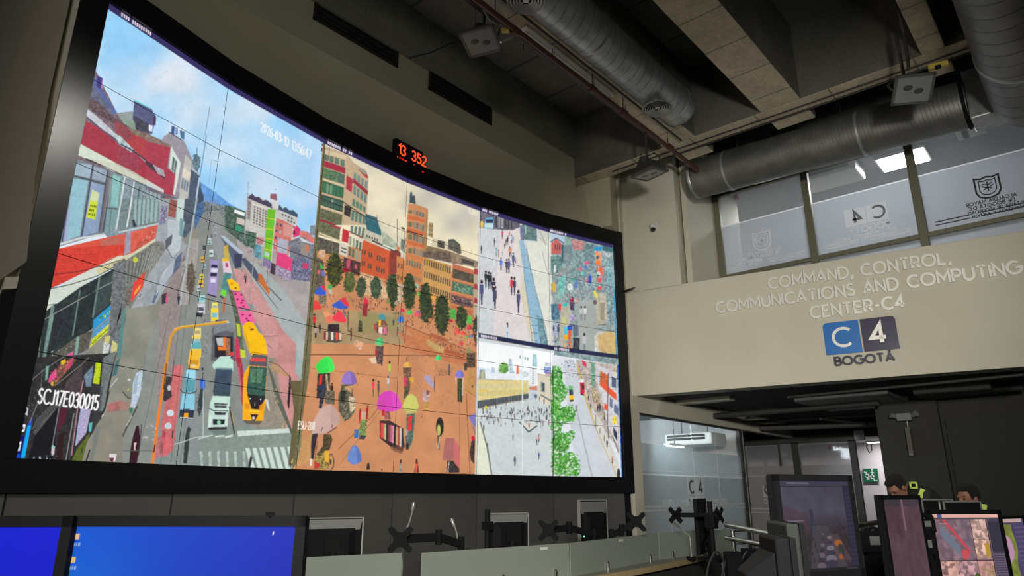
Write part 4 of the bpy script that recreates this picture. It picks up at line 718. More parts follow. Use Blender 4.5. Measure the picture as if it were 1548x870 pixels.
P([(10,210),(60,210),(70,290),(10,290)],(150,90,84),n=.5);P([(-20,190),(10,190),(8,260),(-20,250)],(206,40,60));P([(235,240),(320,230),(310,360),(290,520),(250,600),(220,500)],(92,110,100),n=.6,f=.7);P([(250,260),(285,250),(275,400),(245,410)],(232,60,56));P([(-40,300),(60,300),(190,380),(215,560),(190,620),(60,560),(-40,480)],(70,50,54),n=.3)
cs = [(240,60,70),(240,90,80),(200,190,120),(60,50,46),(150,70,90),(190,110,130),(226,140,170),(56,50,50),(210,170,120),(196,90,70),(226,200,180),(60,60,60)]
for k,c in enumerate(cs): x = -30+k*19.5;P([(x,325+k*5),(x+16,328+k*5),(x+13,480+k*9),(x-3,470+k*9)],c)
P([(60,560),(215,570),(180,640),(80,600)],(130,86,66),a=.7);E(225,420,20,40,(190,160,130));E(238,560,16,44,(50,46,50))
E(568,365,40,98,(48,48,42));E(558,400,18,56,(190,184,100),n=.2);L([(552,455),(558,600)],2.6,(76,66,60));L([(566,470),(548,590)],1.2,(200,190,180))
P([(620,480),(715,478),(775,590),(770,790),(700,700),(595,706)],(178,110,106),n=.05,f=.3);P([(715,478),(775,590),(770,790),(705,700)],(206,110,110));
for k in range(4): L([(640+20*k,482),(620+22*k,700)],.5,(150,90,92))
P([(640,705),(700,705),(765,790),(765,830),(635,830)],(66,52,54),n=.7,f=.8);L([(660,720),(650,830)],1.2,(206,190,180));L([(770,0),(770,600)],.7,(150,96,66));L([(835,30),(875,840)],1.0,(120,80,56))
P([(855,270),(935,220),(940,380),(915,360)],(130,124,196));P([(905,455),(925,470),(915,740),(880,700),(870,620),(885,520)],(70,56,50),n=.5);E(903,480,18,26,(214,40,60));L([(905,360),(932,460)],1.6,(120,110,130));E(172,715,10,22,(60,44,46));P([(160,740),(182,740),(188,830),(158,830)],(150,150,130),n=.4);P([(325,690),(342,690),(358,830),(308,830),(320,760)],(96,50,50));P([(320,740),(345,740),(335,830),(320,830)],(226,96,80));S([(350,230),(420,230),(420,320),(340,320)],6,[(90,60,50)],h=(1,4),w=(.4,1))
at(440,590,6.692)
P([(0,590),(120,500),(250,400),(200,700),(0,800)],(200,160,100),a=.5,n=.2)
P([(-10,-100),(160,-100),(100,400),(60,600),(-30,780),(30,200)],(104,96,66),n=.12)
P([(50,420),(110,400),(100,560),(40,780),(30,700),(60,560)],(120,130,90),n=.12)
P([(210,440),(230,300),(290,190),(360,145),(400,140),(450,180),(500,280),(480,340),(440,370),(350,430),(240,450)],(206,170,160),n=.05);P([(400,140),(450,180),(500,280),(480,340),(400,330)],(186,156,150),a=.6)
P([(250,-20),(330,-20),(340,60),(310,180),(280,180),(290,60)],(56,58,70),n=.5);P([(350,0),(440,0),(440,140),(340,130)],(110,100,84),n=.7,f=.7);P([(480,20),(560,-20),(640,60),(650,200),(600,280),(540,310),(480,200)],(104,100,84),n=.9,f=.7);P([(580,60),(640,60),(650,180),(600,230)],(200,180,150),n=.6,f=.8);P([(500,0),(560,0),(540,130),(500,100)],(50,54,44),n=.5)
P([(215,440),(270,430),(265,560),(240,700),(200,690),(200,540)],(56,46,52),n=.3);P([(330,440),(400,440),(420,490),(390,600),(300,650),(270,720),(230,740),(260,640),(320,560)],(84,72,50),n=.7,f=.6);P([(250,660),(360,600),(400,640),(380,790),(230,790)],(150,130,70),n=.9,f=.6);P([(340,610),(390,610),(380,720),(340,720)],(236,176,60));L([(385,650),(410,640),(435,700),(425,780),(400,800)],1.4,(50,46,44));E(405,720,24,70,(206,160,90),a=.5);E(400,722,10,30,(60,50,50));P([(190,690),(215,690),(210,760),(190,760)],(220,220,210));P([(240,720),(300,740),(280,790),(230,780)],(196,60,60));L([(268,470),(240,640),(220,790)],1.2,(214,140,100));L([(370,430),(460,370)],1.4,(70,66,96));L([(318,370),(305,410)],1.2,(60,56,60));L([(418,340),(414,380)],1.2,(60,56,60))
brolly(640,650,150,210,(112,140,206));P([(640,390),(690,390),(680,480),(635,480)],(50,120,180));P([(685,190),(710,190),(705,330),(685,330)],(232,50,60));P([(755,170),(785,170),(780,290),(755,290)],(232,50,60));P([(700,300),(770,295),(760,460),(690,450)],(112,140,80),n=.7,f=.7);P([(690,450),(765,455),(740,495),(690,490)],(60,70,70));L([(775,150),(760,290)],1.4,(60,50,50));L([(700,180),(690,300)],1,(60,50,50));P([(710,210),(760,210),(755,290),(710,290)],(200,170,140));L([(940,90),(820,260),(480,590)],1.6,(150,100,76),a=.8);L([(905,210),(700,460),(500,740)],1.0,(160,110,80),a=.8);P([(770,740),(790,725),(800,800),(760,800)],(50,44,46));L([(918,790),(918,812)],1.6,(60,40,40))
at(0,0,1)
fill([(489.6,206),(492.5,207),(486,300),(478,400),(468,560),(462,600),(456,640),(447,700),(441,712),(444,690),(466,460)],(112,106,76),n=.2,f=.3)

at(440,590,6.692);text('ESU-288',72,388,236,396,78,1.15,(246,240,226),dx=.08)
# ======================= camera 3: stone plaza walkers =======================
at(715,310,7.912)
P([(76,60),(928,300),(925,900),(60,1800),(60,870)],(206,208,212),n=.08,f=.3)
at(0,0,1)
fill([(724,300),(833,350),(838,535),(721,518)],(208,210,214),n=.08,f=.5);fill([(755,350),(785,345),(800,530),(745,520)],(224,214,214),n=.05);fill([(795,355),(834,360),(836,530),(812,500),(800,400)],(222,222,212),n=.05,f=.2)
at(715,310,7.912)
P([(82,60),(300,120),(560,190),(560,260),(480,300),(270,290),(80,270)],(110,106,116),n=.4,f=.4);W([(260,110),(480,180),(480,290),(260,270)],6,1,.6,.9,(72,72,84),(160,160,164));P([(590,220),(760,270),(770,430),(610,410),(560,330)],(104,128,128),n=.3,f=.4);L([(625,240),(630,340)],2,(150,190,190));L([(600,420),(760,432)],1.4,(190,214,214));P([(150,150),(240,140),(250,200),(240,290),(130,270),(140,200)],(110,170,206));P([(152,170),(240,170),(240,215),(160,215)],(44,60,100));P([(140,215),(240,215),(240,280),(134,262)],(196,224,226));E(105,230,22,44,(226,196,110));P([(560,240),(600,240),(610,420),(570,420)],(120,120,150),n=.3)
P([(550,420),(605,425),(640,560),(690,760),(710,900),(610,900),(580,640)],(150,184,206),n=.12,f=.4);L([(520,300),(560,560),(600,870)],2.6,(222,214,190));L([(640,520),(712,860)],1,(90,120,140));P([(780,280),(920,310),(918,440),(880,480),(800,420)],(196,196,184),n=.2,a=.7);L([(830,560),(880,760),(920,840)],.9,(150,150,150));L([(800,300),(870,480)],.9,(150,150,150))
for x,y,h_,c in ((258,490,100,(70,76,86)),(100,580,100,(66,66,80)),(352,400,110,(226,80,130)),(345,300,60,(180,190,230)),(436,370,60,(226,96,120)),(415,470,110,(60,60,84)),(380,520,70,(90,80,90)),(460,460,110,(190,214,226)),(478,450,90,(60,84,130)),(395,480,80,(90,90,110)),(280,610,100,(130,200,230)),(308,620,96,(206,150,130)),(336,780,160,(70,130,226)),(438,620,130,(214,140,100)),(455,600,100,(220,150,120)),(482,740,180,(90,100,130)),(404,815,180,(100,84,90)),(430,810,180,(96,100,150)),(350,600,60,(150,150,160)),(508,700,80,(150,140,150))): man(x,y,h_,c,(70,66,80),.11)
S([(80,300),(560,320),(560,860),(80,860)],160,[(176,178,184),(226,226,230),(190,184,190)],w=(.3,1),h=(.3,.8),a=.6)
at(715,410,7.25)
P([(540,0),(560,120),(600,330),(640,460),(690,640),(740,830),(650,810),(560,480),(520,200)],(216,208,184),n=.06);P([(550,0),(640,0),(680,200),(750,450),(830,830),(690,830),(610,400)],(146,184,206),n=.10,f=.4);P([(700,480),(760,500),(830,840),(740,830)],(110,146,156),n=.4,f=.3);L([(645,20),(690,220),(800,640),(820,840)],.9,(80,110,126));L([(560,60),(610,400),(650,780)],.8,(120,130,130))
for k in range(4): L([(640,590+80*k),(712,596+82*k)],.8,(60,96,120))
for x,y,h_,c in ((95,365,280,(84,92,130)),(140,185,200,(56,60,64)),(172,195,200,(50,54,58)),(197,195,190,(50,54,58)),(228,330,270,(56,54,74)),(242,410,260,(76,82,110)),(422,260,210,(220,60,76)),(455,265,210,(70,68,90)),(498,455,260,(84,84,120)),(378,745,190,(200,216,230)),(374,25,60,(100,90,100)),(392,25,60,(90,90,100))): man(x,y,h_,c,(66,70,92),.085)
E(230,160,12,10,(230,190,200));E(385,720,26,50,(206,222,236),a=.8);E(382,590,5,30,(90,84,84));S([(300,500),(560,560),(600,820),(420,790)],120,[(186,176,184),(230,226,228)],w=(.4,1),h=(.3,.7),a=.6);P([(60,420),(180,450),(190,760),(60,740)],(200,214,216),a=.5,n=.1);S([(730,640),(820,640),(830,840),(740,820)],20,[(80,90,100),(190,200,200)])
# ======================= camera 4: market street =======================
at(0,0,1)
fill([(832,340),(928,365),(937,552),(838,540)],(136,158,160),n=.4,f=.35)
at(825,340,7.913)
P([(60,80),(230,120),(220,220),(60,200)],(176,200,216));P([(62,220),(125,160),(190,220),(180,350),(62,350)],(190,104,96),n=.12);L([(60,200),(125,155),(215,215)],1.6,(70,84,110));W([(100,220),(180,230),(175,300),(98,290)],3,1,.4,.9,(90,64,74));P([(190,240),(320,235),(310,440),(190,470)],(116,140,146),n=.12);P([(230,330),(275,335),(270,410),(225,410)],(150,150,156));P([(190,230),(215,240),(205,440),(186,440)],(70,96,110));P([(220,130),(310,150),(300,230),(230,220)],(140,170,160),n=.3);P([(300,160),(470,200),(450,300),(330,300)],(184,136,136),n=.35,f=.5);W([(310,180),(460,210),(440,290),(320,270)],6,3,.5,.5,(200,130,126));P([(470,220),(570,230),(560,480),(460,430)],(116,140,144),n=.4,f=.4)
P([(580,255),(680,260),(660,310),(580,300)],(50,150,206));P([(590,310),(665,330),(660,480),(600,480)],(222,150,110),n=.3);P([(600,430),(650,430),(645,480),(600,480)],(240,120,50));P([(610,490),(680,500),(690,590),(650,620),(610,540)],(232,104,70));E(618,385,18,24,(60,110,116));E(632,585,24,32,(206,206,206));E(628,605,16,10,(60,50,70));P([(610,620),(670,630),(660,690),(610,680)],(220,90,96));P([(620,730),(668,735),(664,775),(618,770)],(230,80,84));P([(680,200),(800,270),(800,330),(680,300)],(70,110,120),n=.3);text('THUR',680,360,780,390,46,.8,(220,220,226));P([(700,400),(800,420),(830,900),(690,900)],(140,160,164),n=.5,f=.4);L([(740,440),(745,850)],1.4,(120,190,200));L([(780,420),(800,850)],1.6,(110,180,190));L([(700,500),(800,520)],.8,(200,210,210))
P([(60,370),(190,370),(190,560),(60,580)],(104,140,136),n=.4,f=.4);P([(100,480),(115,470),(125,560),(95,570)],(220,226,226));P([(62,700),(120,660),(120,800),(62,850)],(160,160,150),n=.3);E(98,740,20,70,(214,176,60));P([(150,640),(230,600),(225,850),(150,870)],(120,190,180),n=.3);P([(180,520),(300,470),(240,600),(80,640)],(150,156,156),n=.2)
brolly(495,450,60,44,(232,100,146));brolly(408,522,40,50,(226,110,146));brolly(478,502,50,44,(100,130,206));brolly(440,580,44,50,(120,214,200));P([(515,600),(545,605),(545,700),(510,690)],(66,84,190));E(490,670,18,22,(214,100,140));E(290,740,34,44,(220,232,226));P([(345,660),(375,650),(370,750),(345,760)],(90,130,200));P([(560,800),(600,790),(625,860),(580,860)],(226,220,80));E(322,650,14,26,(50,180,140))
S([(250,600),(560,600),(620,900),(200,900)],170,[(60,60,76),(226,226,230),(200,90,110),(70,110,180),(150,160,160),(110,170,160)],w=(.5,1.6),h=(.8,2.6));S([(560,480),(700,500),(700,870),(560,850)],60,[(150,150,150),(214,214,206),(120,110,110)],w=(.6,2),h=(.8,2));S([(62,350),(300,350),(300,640),(62,660)],60,[(150,190,180),(90,120,120),(200,206,200)],w=(.5,2),h=(.8,2.6))
at(825,440,7.913)
P([(60,0),(820,0),(840,820),(70,700)],(168,172,166),n=.3,f=.3,a=.35);P([(380,120),(600,90),(620,460),(560,780),(400,740)],(166,172,168),n=.06);P([(180,180),(290,150),(300,320),(220,700),(160,690)],(186,182,166),n=.1);P([(600,20),(720,30),(740,380),(600,400)],(186,180,160),n=.2);P([(650,140),(705,130),(700,340),(655,350)],(160,146,124));P([(615,400),(770,385),(765,400),(640,404)],(120,96,80));P([(610,510),(700,480),(840,490),(840,810),(680,760),(590,640)],(206,176,122),n=.12,f=.3);P([(600,500),(640,475),(720,490),(640,520)],(206,200,190));P([(720,0),(820,0),(830,400),(740,400)],(134,156,160),n=.5,f=.5)
P([(60,150),(150,150),(170,340),(100,350),(70,340)],(84,120,140),n=.5);P([(150,150),(185,150),(180,230),(155,220)],(214,70,66));P([(85,380),(150,370),(160,480),(140,560),(90,500)],(170,180,206),n=.6,f=.6);P([(215,430),(265,420),(260,540),(240,600),(218,560)],(80,200,220));P([(218,520),(265,520),(262,590),(215,570)],(244,176,40));P([(262,410),(320,405),(312,460),(262,470)],(60,84,180));P([(270,465),(306,465),(300,580),(268,570)],(232,90,50));P([(272,590),(308,590),(305,730),(285,720)],(236,110,50));P([(225,640),(250,620),(240,720),(225,710)],(240,180,50));P([(320,390),(390,420),(390,530),(330,540)],(104,112,126),n=.15);P([(330,550),(410,560),(400,740),(320,740)],(66,70,76),n=.7,f=.6)
P([(190,320),(230,290),(245,380),(200,400)],(206,206,130));P([(285,280),(360,270),(370,340),(290,370)],(170,160,190),n=.5,f=.6);P([(280,60),(330,60),(340,230),(290,220)],(84,70,100),n=.6,f=.6);E(308,105,14,28,(210,50,90));P([(200,150),(265,140),(260,180),(205,176)],(60,190,180));P([(340,100),(390,100),(370,130),(345,130)],(214,190,140))
for x,y,h_,c in ((425,350,180,(190,196,200)),(470,350,180,(214,216,222)),(462,740,250,(190,190,200)),(95,520,120,(70,80,100)),(150,560,170,(70,90,110))): man(x,y,h_,c,(130,136,140),.1)
S([(180,0),(560,0),(560,120),(200,160)],60,[(60,70,80),(200,214,214),(190,90,120),(90,130,150)],h=(1,3));S([(80,560),(300,560),(320,730),(90,690)],50,[(60,110,160),(214,100,110),(150,220,190),(60,66,76)],w=(.8,2.4),h=(1,3));P([(110,700),(140,640),(190,710),(150,720)],(40,110,150));P([(580,540),(620,500),(640,760),(590,770)],(214,214,206),n=.5,f=.8,a=.7);S([(580,680),(780,740),(800,810),(580,770)],40,[(230,230,226),(150,200,170),(120,110,100)],w=(.6,2.4),h=(.8,2));S([(690,330),(770,330),(770,390),(690,390)],30,[(60,70,110),(226,230,236),(150,150,150)],w=(.5,1.6));P([(565,0),(600,0),(625,90),(600,60)],(230,220,60));E(590,130,28,30,(110,104,104),n=.5);L([(820,0),(845,820)],1.8,(60,150,190));L([(775,300),(775,480)],.7,(110,110,110))
# ======================= camera 5: square =======================
at(0,0,1)
fill([(722,512),(837,530),(840,722),(718,720)],(206,214,216),n=.04,f=.4);fill([(722,515),(837,533),(837,585),(722,570)],(246,250,252))
at(715,510,7.25)
P([(45,60),(860,190),(860,400),(620,330),(45,330)],(250,252,253),n=.02);P([(45,320),(280,360),(300,400),(45,440)],(226,236,244),n=.1);P([(205,320),(240,330),(240,390),(200,385)],(190,206,224));tree(340,335,55,65,60,((120,176,90),(96,150,76),(150,196,110)),(116,168,88));P([(390,230),(425,230),(430,320),(460,390),(400,390)],(190,206,220),n=.2);P([(478,310),(502,300),(502,405),(472,400)],(220,120,96));P([(500,350),(610,380),(610,440),(500,410)],(206,214,214),n=.3);P([(655,170),(700,185),(705,330),(650,310)],(170,206,214),n=.15);
for k in range(4): E(518+27*k,210+8*k,7,22,(130,160,160))
P([(615,320),(700,335),(705,540),(615,520)],(236,238,240),n=.04);
for k in range(8): L([(652,345+22*k),(664,347+22*k)],1.6,(110,130,140))
P([(70,350),(130,350),(135,450),(65,450)],(150,160,160),n=.3);P([(92,365),(118,365),(116,450),(90,450)],(200,190,130));P([(135,385),(540,400),(575,455),(135,450)],(232,238,244),n=.04);L([(60,455),(610,475)],1.8,(190,186,150));P([(50,465),(610,475),(612,640),(50,740)],(226,208,140),n=.10,f=.4);W([(55,500),(600,490),(600,550),(55,570)],30,1,.4,.9,(206,200,170));W([(55,590),(600,560),(600,620),(55,650)],30,1,.45,.9,(190,184,130));P([(50,690),(610,610),(610,665),(50,780)],(110,116,116),n=.2);W([(52,700),(610,610),(610,668),(52,780)],30,1,.6,1.0,(70,76,84));L([(60,575),(150,580)],2.2,(236,190,80));P([(615,540),(705,525),(705,580),(620,570)],(214,140,116),n=.1);P([(620,575),(705,580),(700,680),(620,680)],(196,206,214),n=.2);E(688,640,18,24,(110,110,120))
P([(705,385),(870,440),(870,760),(720,680)],(222,212,190),n=.05);L([(710,400),(870,430)],2,(196,186,160));P([(740,480),(790,495),(790,600),(742,590)],(150,160,160));P([(755,495),(785,500),(782,590),(757,585)],(80,96,100));L([(740,625),(870,700)],2.6,(120,130,126));P([(780,320),(855,325),(850,400),(780,385)],(100,120,196));W([(782,325),(852,330),(850,385),(782,372)],4,3,.6,.6,(190,206,236));P([(790,270),(860,280),(855,320),(785,310)],(206,214,226),n=.3);P([(790,385),(850,395),(845,420),(790,405)],(214,120,150),a=.7)
P([(60,780),(330,720),(560,680),(720,690),(870,780),(870,1500),(30,1500)],(204,212,212),n=.05,f=.3);L([(60,780),(420,705),(600,680)],1.4,(180,170,150));E(142,770,16,24,(230,214,60));L([(108,770),(112,830)],1.8,(70,80,90));P([(45,790),(70,780),(120,900),(60,900)],(220,220,220),a=.6)
for x,y in ((310,800),(185,860),(412,850),(420,870),(510,820),(520,840),(602,790),(600,860),(610,850),(560,870),(680,830),(715,790),(750,840),(780,730),(640,870),(730,700),(480,860),(365,745)): man(x,y,RGA.uniform(36,64),RGA.choice([(70,76,90),(110,110,120),(150,100,100),(90,120,130)]),w=.12)
at(710,500,3.48)
P([(55,470),(70,500),(110,755),(34,752),(36,490)],(226,228,206),n=.06);L([(56,478),(95,620),(116,756)],2.2,(110,120,120));L([(92,590),(96,640)],2.4,(100,110,110));L([(262,478),(310,530),(355,498)],2.2,(90,96,100));P([(266,480),(310,520),(350,492),(330,480)],(220,216,206));L([(262,478),(330,476),(400,470)],.8,(150,156,160));L([(278,100),(278,755)],1.6,(222,236,240))
for k in range(80):
    x = RGA.uniform(60,425);y = 400+RGA.random() ** .8*110;man(x,y,RGA.uniform(16,30),RGA.choice([(60,66,80),(90,90,104),(150,90,96),(90,110,130),(110,110,110),(190,190,196)]),w=.13)
for x,y,h_,c in ((238,712,56,(80,84,100)),(228,575,34,(110,116,120)),(353,600,36,(90,90,100)),(364,585,44,(214,150,150)),(364,676,40,(66,80,160)),(74,525,34,(70,76,90)),(152,486,30,(110,90,90)),(415,500,30,(210,110,130)),(307,425,30,(90,110,90))): man(x,y,h_,c,w=.12)
S([(80,520),(420,500),(420,740),(110,740)],90,[(190,200,200),(222,226,226)],w=(.3,1),h=(.3,.7),a=.6)
# ======================= camera 6: street with trees =======================
at(828,530,4.4615)
P([(30,25),(465,95),(500,860),(35,845)],(224,228,234),n=.03,f=.2);P([(110,60),(180,60),(230,300),(470,850),(200,850),(130,350)],(204,210,218),n=.04,f=.2);P([(180,90),(215,100),(290,440),(430,850),(380,850)],(206,208,214),n=.04)
P([(190,60),(465,95),(485,700),(450,620),(330,500),(265,340),(200,160)],(190,180,172),n=.3,f=.35);P([(325,90),(465,150),(475,640),(400,500),(360,300),(325,200)],(210,208,212),n=.15,f=.3);P([(352,130),(410,170),(412,290),(350,210)],(190,140,110),n=.3);P([(350,190),(410,240),(465,290),(464,335),(408,290),(350,230)],(232,96,60));P([(360,135),(408,165),(406,240),(355,200)],(206,104,70),n=.3);L([(408,150),(402,480),(418,690)],1.4,(110,84,84));P([(430,170),(462,190),(462,270),(430,240)],(84,100,124));P([(418,310),(438,330),(438,390),(416,370)],(110,124,150));P([(448,350),(476,380),(478,440),(446,410)],(104,120,146));P([(440,510),(468,550),(468,610),(444,570)],(60,60,84));L([(440,245),(464,262)],1.2,(230,230,236));E(450,468,15,30,(226,206,60),n=.3);P([(378,350),(400,360),(402,400),(380,396)],(240,90,60));P([(230,60),(262,80),(262,112),(235,95)],(206,70,90));P([(288,70),(315,85),(320,240),(295,250)],(120,170,150),n=.4);P([(300,230),(352,300),(350,420),(300,320)],(176,160,130),n=.6,f=.7);L([(200,100),(262,340),(330,530),(440,780),(470,850)],2.2,(206,180,90));L([(322,505),(345,560)],2,(110,110,90));P([(290,380),(350,450),(480,760),(470,850),(330,530)],(214,212,206),n=.06)
P([(142,235),(168,238),(176,330),(146,338)],(60,76,84));P([(142,232),(168,236),(170,262),(143,258)],(110,190,110));P([(144,300),(176,296),(176,332),(146,338)],(240,196,40));P([(146,330),(175,326),(174,340),(150,344)],(70,60,50));P([(216,205),(248,208),(250,280),(238,300),(220,290)],(206,40,60));P([(218,190),(246,192),(246,212),(216,212)],(232,236,236));P([(228,225),(248,228),(246,262),(230,258)],(100,40,50));L([(224,292),(244,298)],1.8,(60,40,46))
S([(90,60),(180,60),(190,180),(110,190)],60,[(90,130,190),(60,70,90),(206,214,220),(190,120,120)],w=(.6,2),h=(.8,2));S([(190,80),(330,200),(400,420),(270,300)],90,[(90,70,70),(60,60,70),(206,206,200),(190,120,100)],w=(.5,1.6),h=(1,3));
for x,y,h_,c in ((192,410,50,(130,120,120)),(290,395,44,(90,90,100)),(352,410,60,(90,60,60)),(338,410,50,(60,60,70)),(382,470,60,(150,150,90)),(274,335,40,(60,60,70)),(400,650,50,(60,60,60)),(436,760,50,(190,110,90)),(382,610,44,(150,150,80)),(372,420,50,(110,120,140))): man(x,y,h_,c,w=.13)
L([(190,370),(245,620),(300,850)],1.2,(150,150,154));L([(322,430),(325,500)],1,(70,70,70));L([(352,520),(352,560)],1,(70,70,70));L([(262,680),(285,800)],1.4,(170,170,176));E(478,830,12,40,(50,50,60));L([(440,585),(480,690)],1.2,(60,60,60));L([(470,90),(500,860)],1.4,(60,130,200))
for cx,cy,rx,ry,n_ in ((60,180,46,80,110),(80,280,60,70,110),(55,400,40,90,90),(110,430,75,60,130),(155,420,34,60,50),(60,520,40,50,60),(90,620,70,70,130),(150,570,34,34,40),(70,760,46,90,110),(150,760,64,90,130),(40,680,20,120,60),(190,800,36,50,50)): tree(cx,cy,rx,ry,n_,((74,160,60),(104,190,84),(50,120,50),(140,210,110),(230,238,230)),(84,150,70))
S([(40,600),(160,620),(150,840),(40,840)],50,[(200,180,160),(120,90,80),(60,96,50)],w=(.6,2.4),h=(.6,2.4));P([(32,100),(38,100),(40,845),(34,845)],(34,60,50))

# ======================= caption bars =======================
def bar(zt,zb,i0,i1,col):
    "coloured strip along the wall between two heights, columns i0..i1"
    pts = []
    for i in range(i0,i1+1): pts.append(project(CHX[i][0],CHX[i][1],zt))
    for i in range(i1,i0-1,-1): pts.append(project(CHX[i][0],CHX[i][1],zb))
    fill(pts,col,n=.12,f=.3)
_x,_y,_a,_d = -3.11000832,4.35845725,math.radians(65.46598965),math.radians(6.62472595);CHX = [(CY*_x-SY*_y,SY*_x+CY*_y)]
for i in range(6): a = _a-_d*i;_x += 1.2*math.cos(a);_y += 1.2*math.sin(a);CHX.append((CY*_x-SY*_y,SY*_x+CY*_y))
bar(4.97,4.905,0,6,(56,50,96));bar(3.268,3.205,4,6,(40,46,78))
def cap(i,u0,u1,z,n):
    P0 = CHX[i];P1 = CHX[i+1]
    a = project(P0[0]+(P1[0]-P0[0])*u0,P0[1]+(P1[1]-P0[1])*u0,z);b = project(P0[0]+(P1[0]-P0[0])*u1,P0[1]+(P1[1]-P0[1])*u1,z)
    at(0,0,1);h = a[1]-project(P0[0]+(P1[0]-P0[0])*u0,P0[1]+(P1[1]-P0[1])*u0,z+.036)[1];tiny(a[0],a[1],b[0],b[1],h,(226,214,226),n)
cap(0,.10,.36,4.918,16);cap(2,.02,.32,4.918,14);cap(4,.02,.24,4.918,10);cap(5,.02,.26,4.918,10);cap(4,.02,.24,3.215,10);cap(5,.02,.26,3.215,10)
for i in range(7):
    at(0,0,1);a = project(CHX[i][0],CHX[i][1],4.96)
_X,_Y = np.meshgrid(np.arange(CW*KS)/KS,np.arange(CHH*KS)/KS)
CV = CV*(1+.02*(_noise(_X,_Y,.9,2)-.5)+.025*(_noise(_X,_Y,.31,4)-.5)+.04*(_noise(_X,_Y,.06,5)-.5))[...,None]
CV = np.clip(CV,0,255)
_c = CV/255.0;CVL = np.where(_c <= .04045,_c/12.92,((_c+.055)/1.055) ** 2.4).astype(np.float32)
CVL[:,:-1] = (CVL[:,:-1]+CVL[:,1:])*.5;CVL[:-1] = (CVL[:-1]+CVL[1:])*.5
def canvas_sample(x,y):
    X = np.clip((x-CX0)*KS-1.0,0,CW*KS-2);Y = np.clip((y-CY0)*KS-1.0,0,CHH*KS-2)
    i = X.astype(int);j = Y.astype(int);a = (X-i)[:,None];b = (Y-j)[:,None]
    return (CVL[j,i]*(1-a)+CVL[j,i+1]*a)*(1-b)+(CVL[j+1,i]*(1-a)+CVL[j+1,i+1]*a)*b
# ------------------------------------------------------------------ materials used around the room
M = {}
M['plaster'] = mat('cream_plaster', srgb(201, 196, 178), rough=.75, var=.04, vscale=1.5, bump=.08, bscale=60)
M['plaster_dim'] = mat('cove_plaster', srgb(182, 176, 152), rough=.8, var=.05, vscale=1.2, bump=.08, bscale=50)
M['greywall'] = mat('warm_grey_paint', srgb(172, 163, 146), rough=.8, var=.05, vscale=2)
M['concrete'] = concrete('grey_concrete', (.30, .295, .235, 1), (.21, .208, .165, 1), 1.3)
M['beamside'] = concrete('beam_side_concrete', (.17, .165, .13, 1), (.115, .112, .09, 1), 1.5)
M['slab'] = concrete('slab_concrete', (.30, .29, .235, 1), (.21, .205, .17, 1), .9, joints=(1, .88, .035))
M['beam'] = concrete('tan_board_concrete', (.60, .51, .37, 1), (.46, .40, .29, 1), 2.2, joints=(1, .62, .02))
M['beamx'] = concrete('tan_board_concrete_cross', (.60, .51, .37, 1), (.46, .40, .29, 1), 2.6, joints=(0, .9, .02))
M['blackframe'] = mat('satin_black_frame', (.012, .012, .013, 1), rough=.27, spec=.4)
M['black'] = mat('black_plastic', (.010, .010, .011, 1), rough=.6, spec=.06)
M['blackmetal'] = mat('black_powder_metal', (.010, .010, .010, 1), rough=.55, spec=.08)
M['basepanel'] = mat('dark_grey_laminate', srgb(92, 91, 87), rough=.6, var=.05, vscale=4)
M['darkpaint'] = mat('dark_ceiling_paint', srgb(58, 57, 54), rough=.9, var=.1, vscale=3)
M['colpaint'] = mat('dark_olive_paint', srgb(54, 53, 47), rough=.85, var=.06, vscale=2)
M['panelcloth'] = mat('charcoal_acoustic_panel', srgb(60, 61, 60), rough=.95, bump=.5, bscale=220, var=.08, vscale=60)
M['alu'] = mat('olive_aluminium', srgb(122, 120, 100), rough=.45, metal=.35)
M['alud'] = mat('dark_frame_metal', srgb(70, 70, 66), rough=.5, metal=.3)
M['white'] = mat('white_enamel', srgb(215, 215, 210), rough=.5)
M['whitewall'] = mat('white_room_paint', srgb(225, 222, 222), rough=.8, var=.02, vscale=3)
M['greyplastic'] = mat('grey_plastic', srgb(120, 120, 118), rough=.5)
M['chrome'] = mat('polished_steel', (.62, .62, .6, 1), rough=.22, metal=1)
M['silver'] = mat('silver_plastic', srgb(185, 185, 180), rough=.3, metal=.5)
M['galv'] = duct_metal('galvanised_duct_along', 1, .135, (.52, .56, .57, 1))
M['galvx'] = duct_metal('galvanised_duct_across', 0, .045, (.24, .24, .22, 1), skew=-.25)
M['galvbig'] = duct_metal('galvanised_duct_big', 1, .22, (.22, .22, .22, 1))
M['galvplain'] = mat('plain_galvanised', (.4, .41, .4, 1), rough=.45, metal=.75, var=.2, vscale=9)
M['redpipe'] = mat('dark_red_pipe', srgb(78, 42, 36), rough=.5)
M['pipe'] = mat('dark_conduit', srgb(52, 50, 46), rough=.6)
M['cable'] = mat('black_cable', (.015, .015, .015, 1), rough=.6)
M['wood'] = mat('pale_wood_edge', srgb(176, 156, 116), rough=.5, var=.08, vscale=12)
M['deskgrey'] = mat('charcoal_desk_panel', srgb(58, 58, 56), rough=.6)
M['floor'] = mat('dark_raised_floor', srgb(70, 70, 72), rough=.5, var=.1, vscale=5)
M['yellow'] = mat('yellow_box_plastic', srgb(170, 150, 60), rough=.5)
M['glass'] = sheet_glass('clear_room_glass', clear=.86, body=(.55, .6, .6, 1), gloss=.014, rough=.05)
M['film'] = sheet_glass('frosted_window_film', clear=.42, body=(.62, .66, .70, 1), trans=.7, gloss=.05, rough=.3)
M['filmgrey'] = sheet_glass('frosted_partition_film', tint=(.92, .95, .95, 1), clear=.38, body=(.54, .56, .56, 1), trans=.55, gloss=.05, rough=.25)
M['filmlight'] = sheet_glass('pale_film_lettering', clear=.12, body=(.97, .98, .98, 1), trans=.72, gloss=.03)
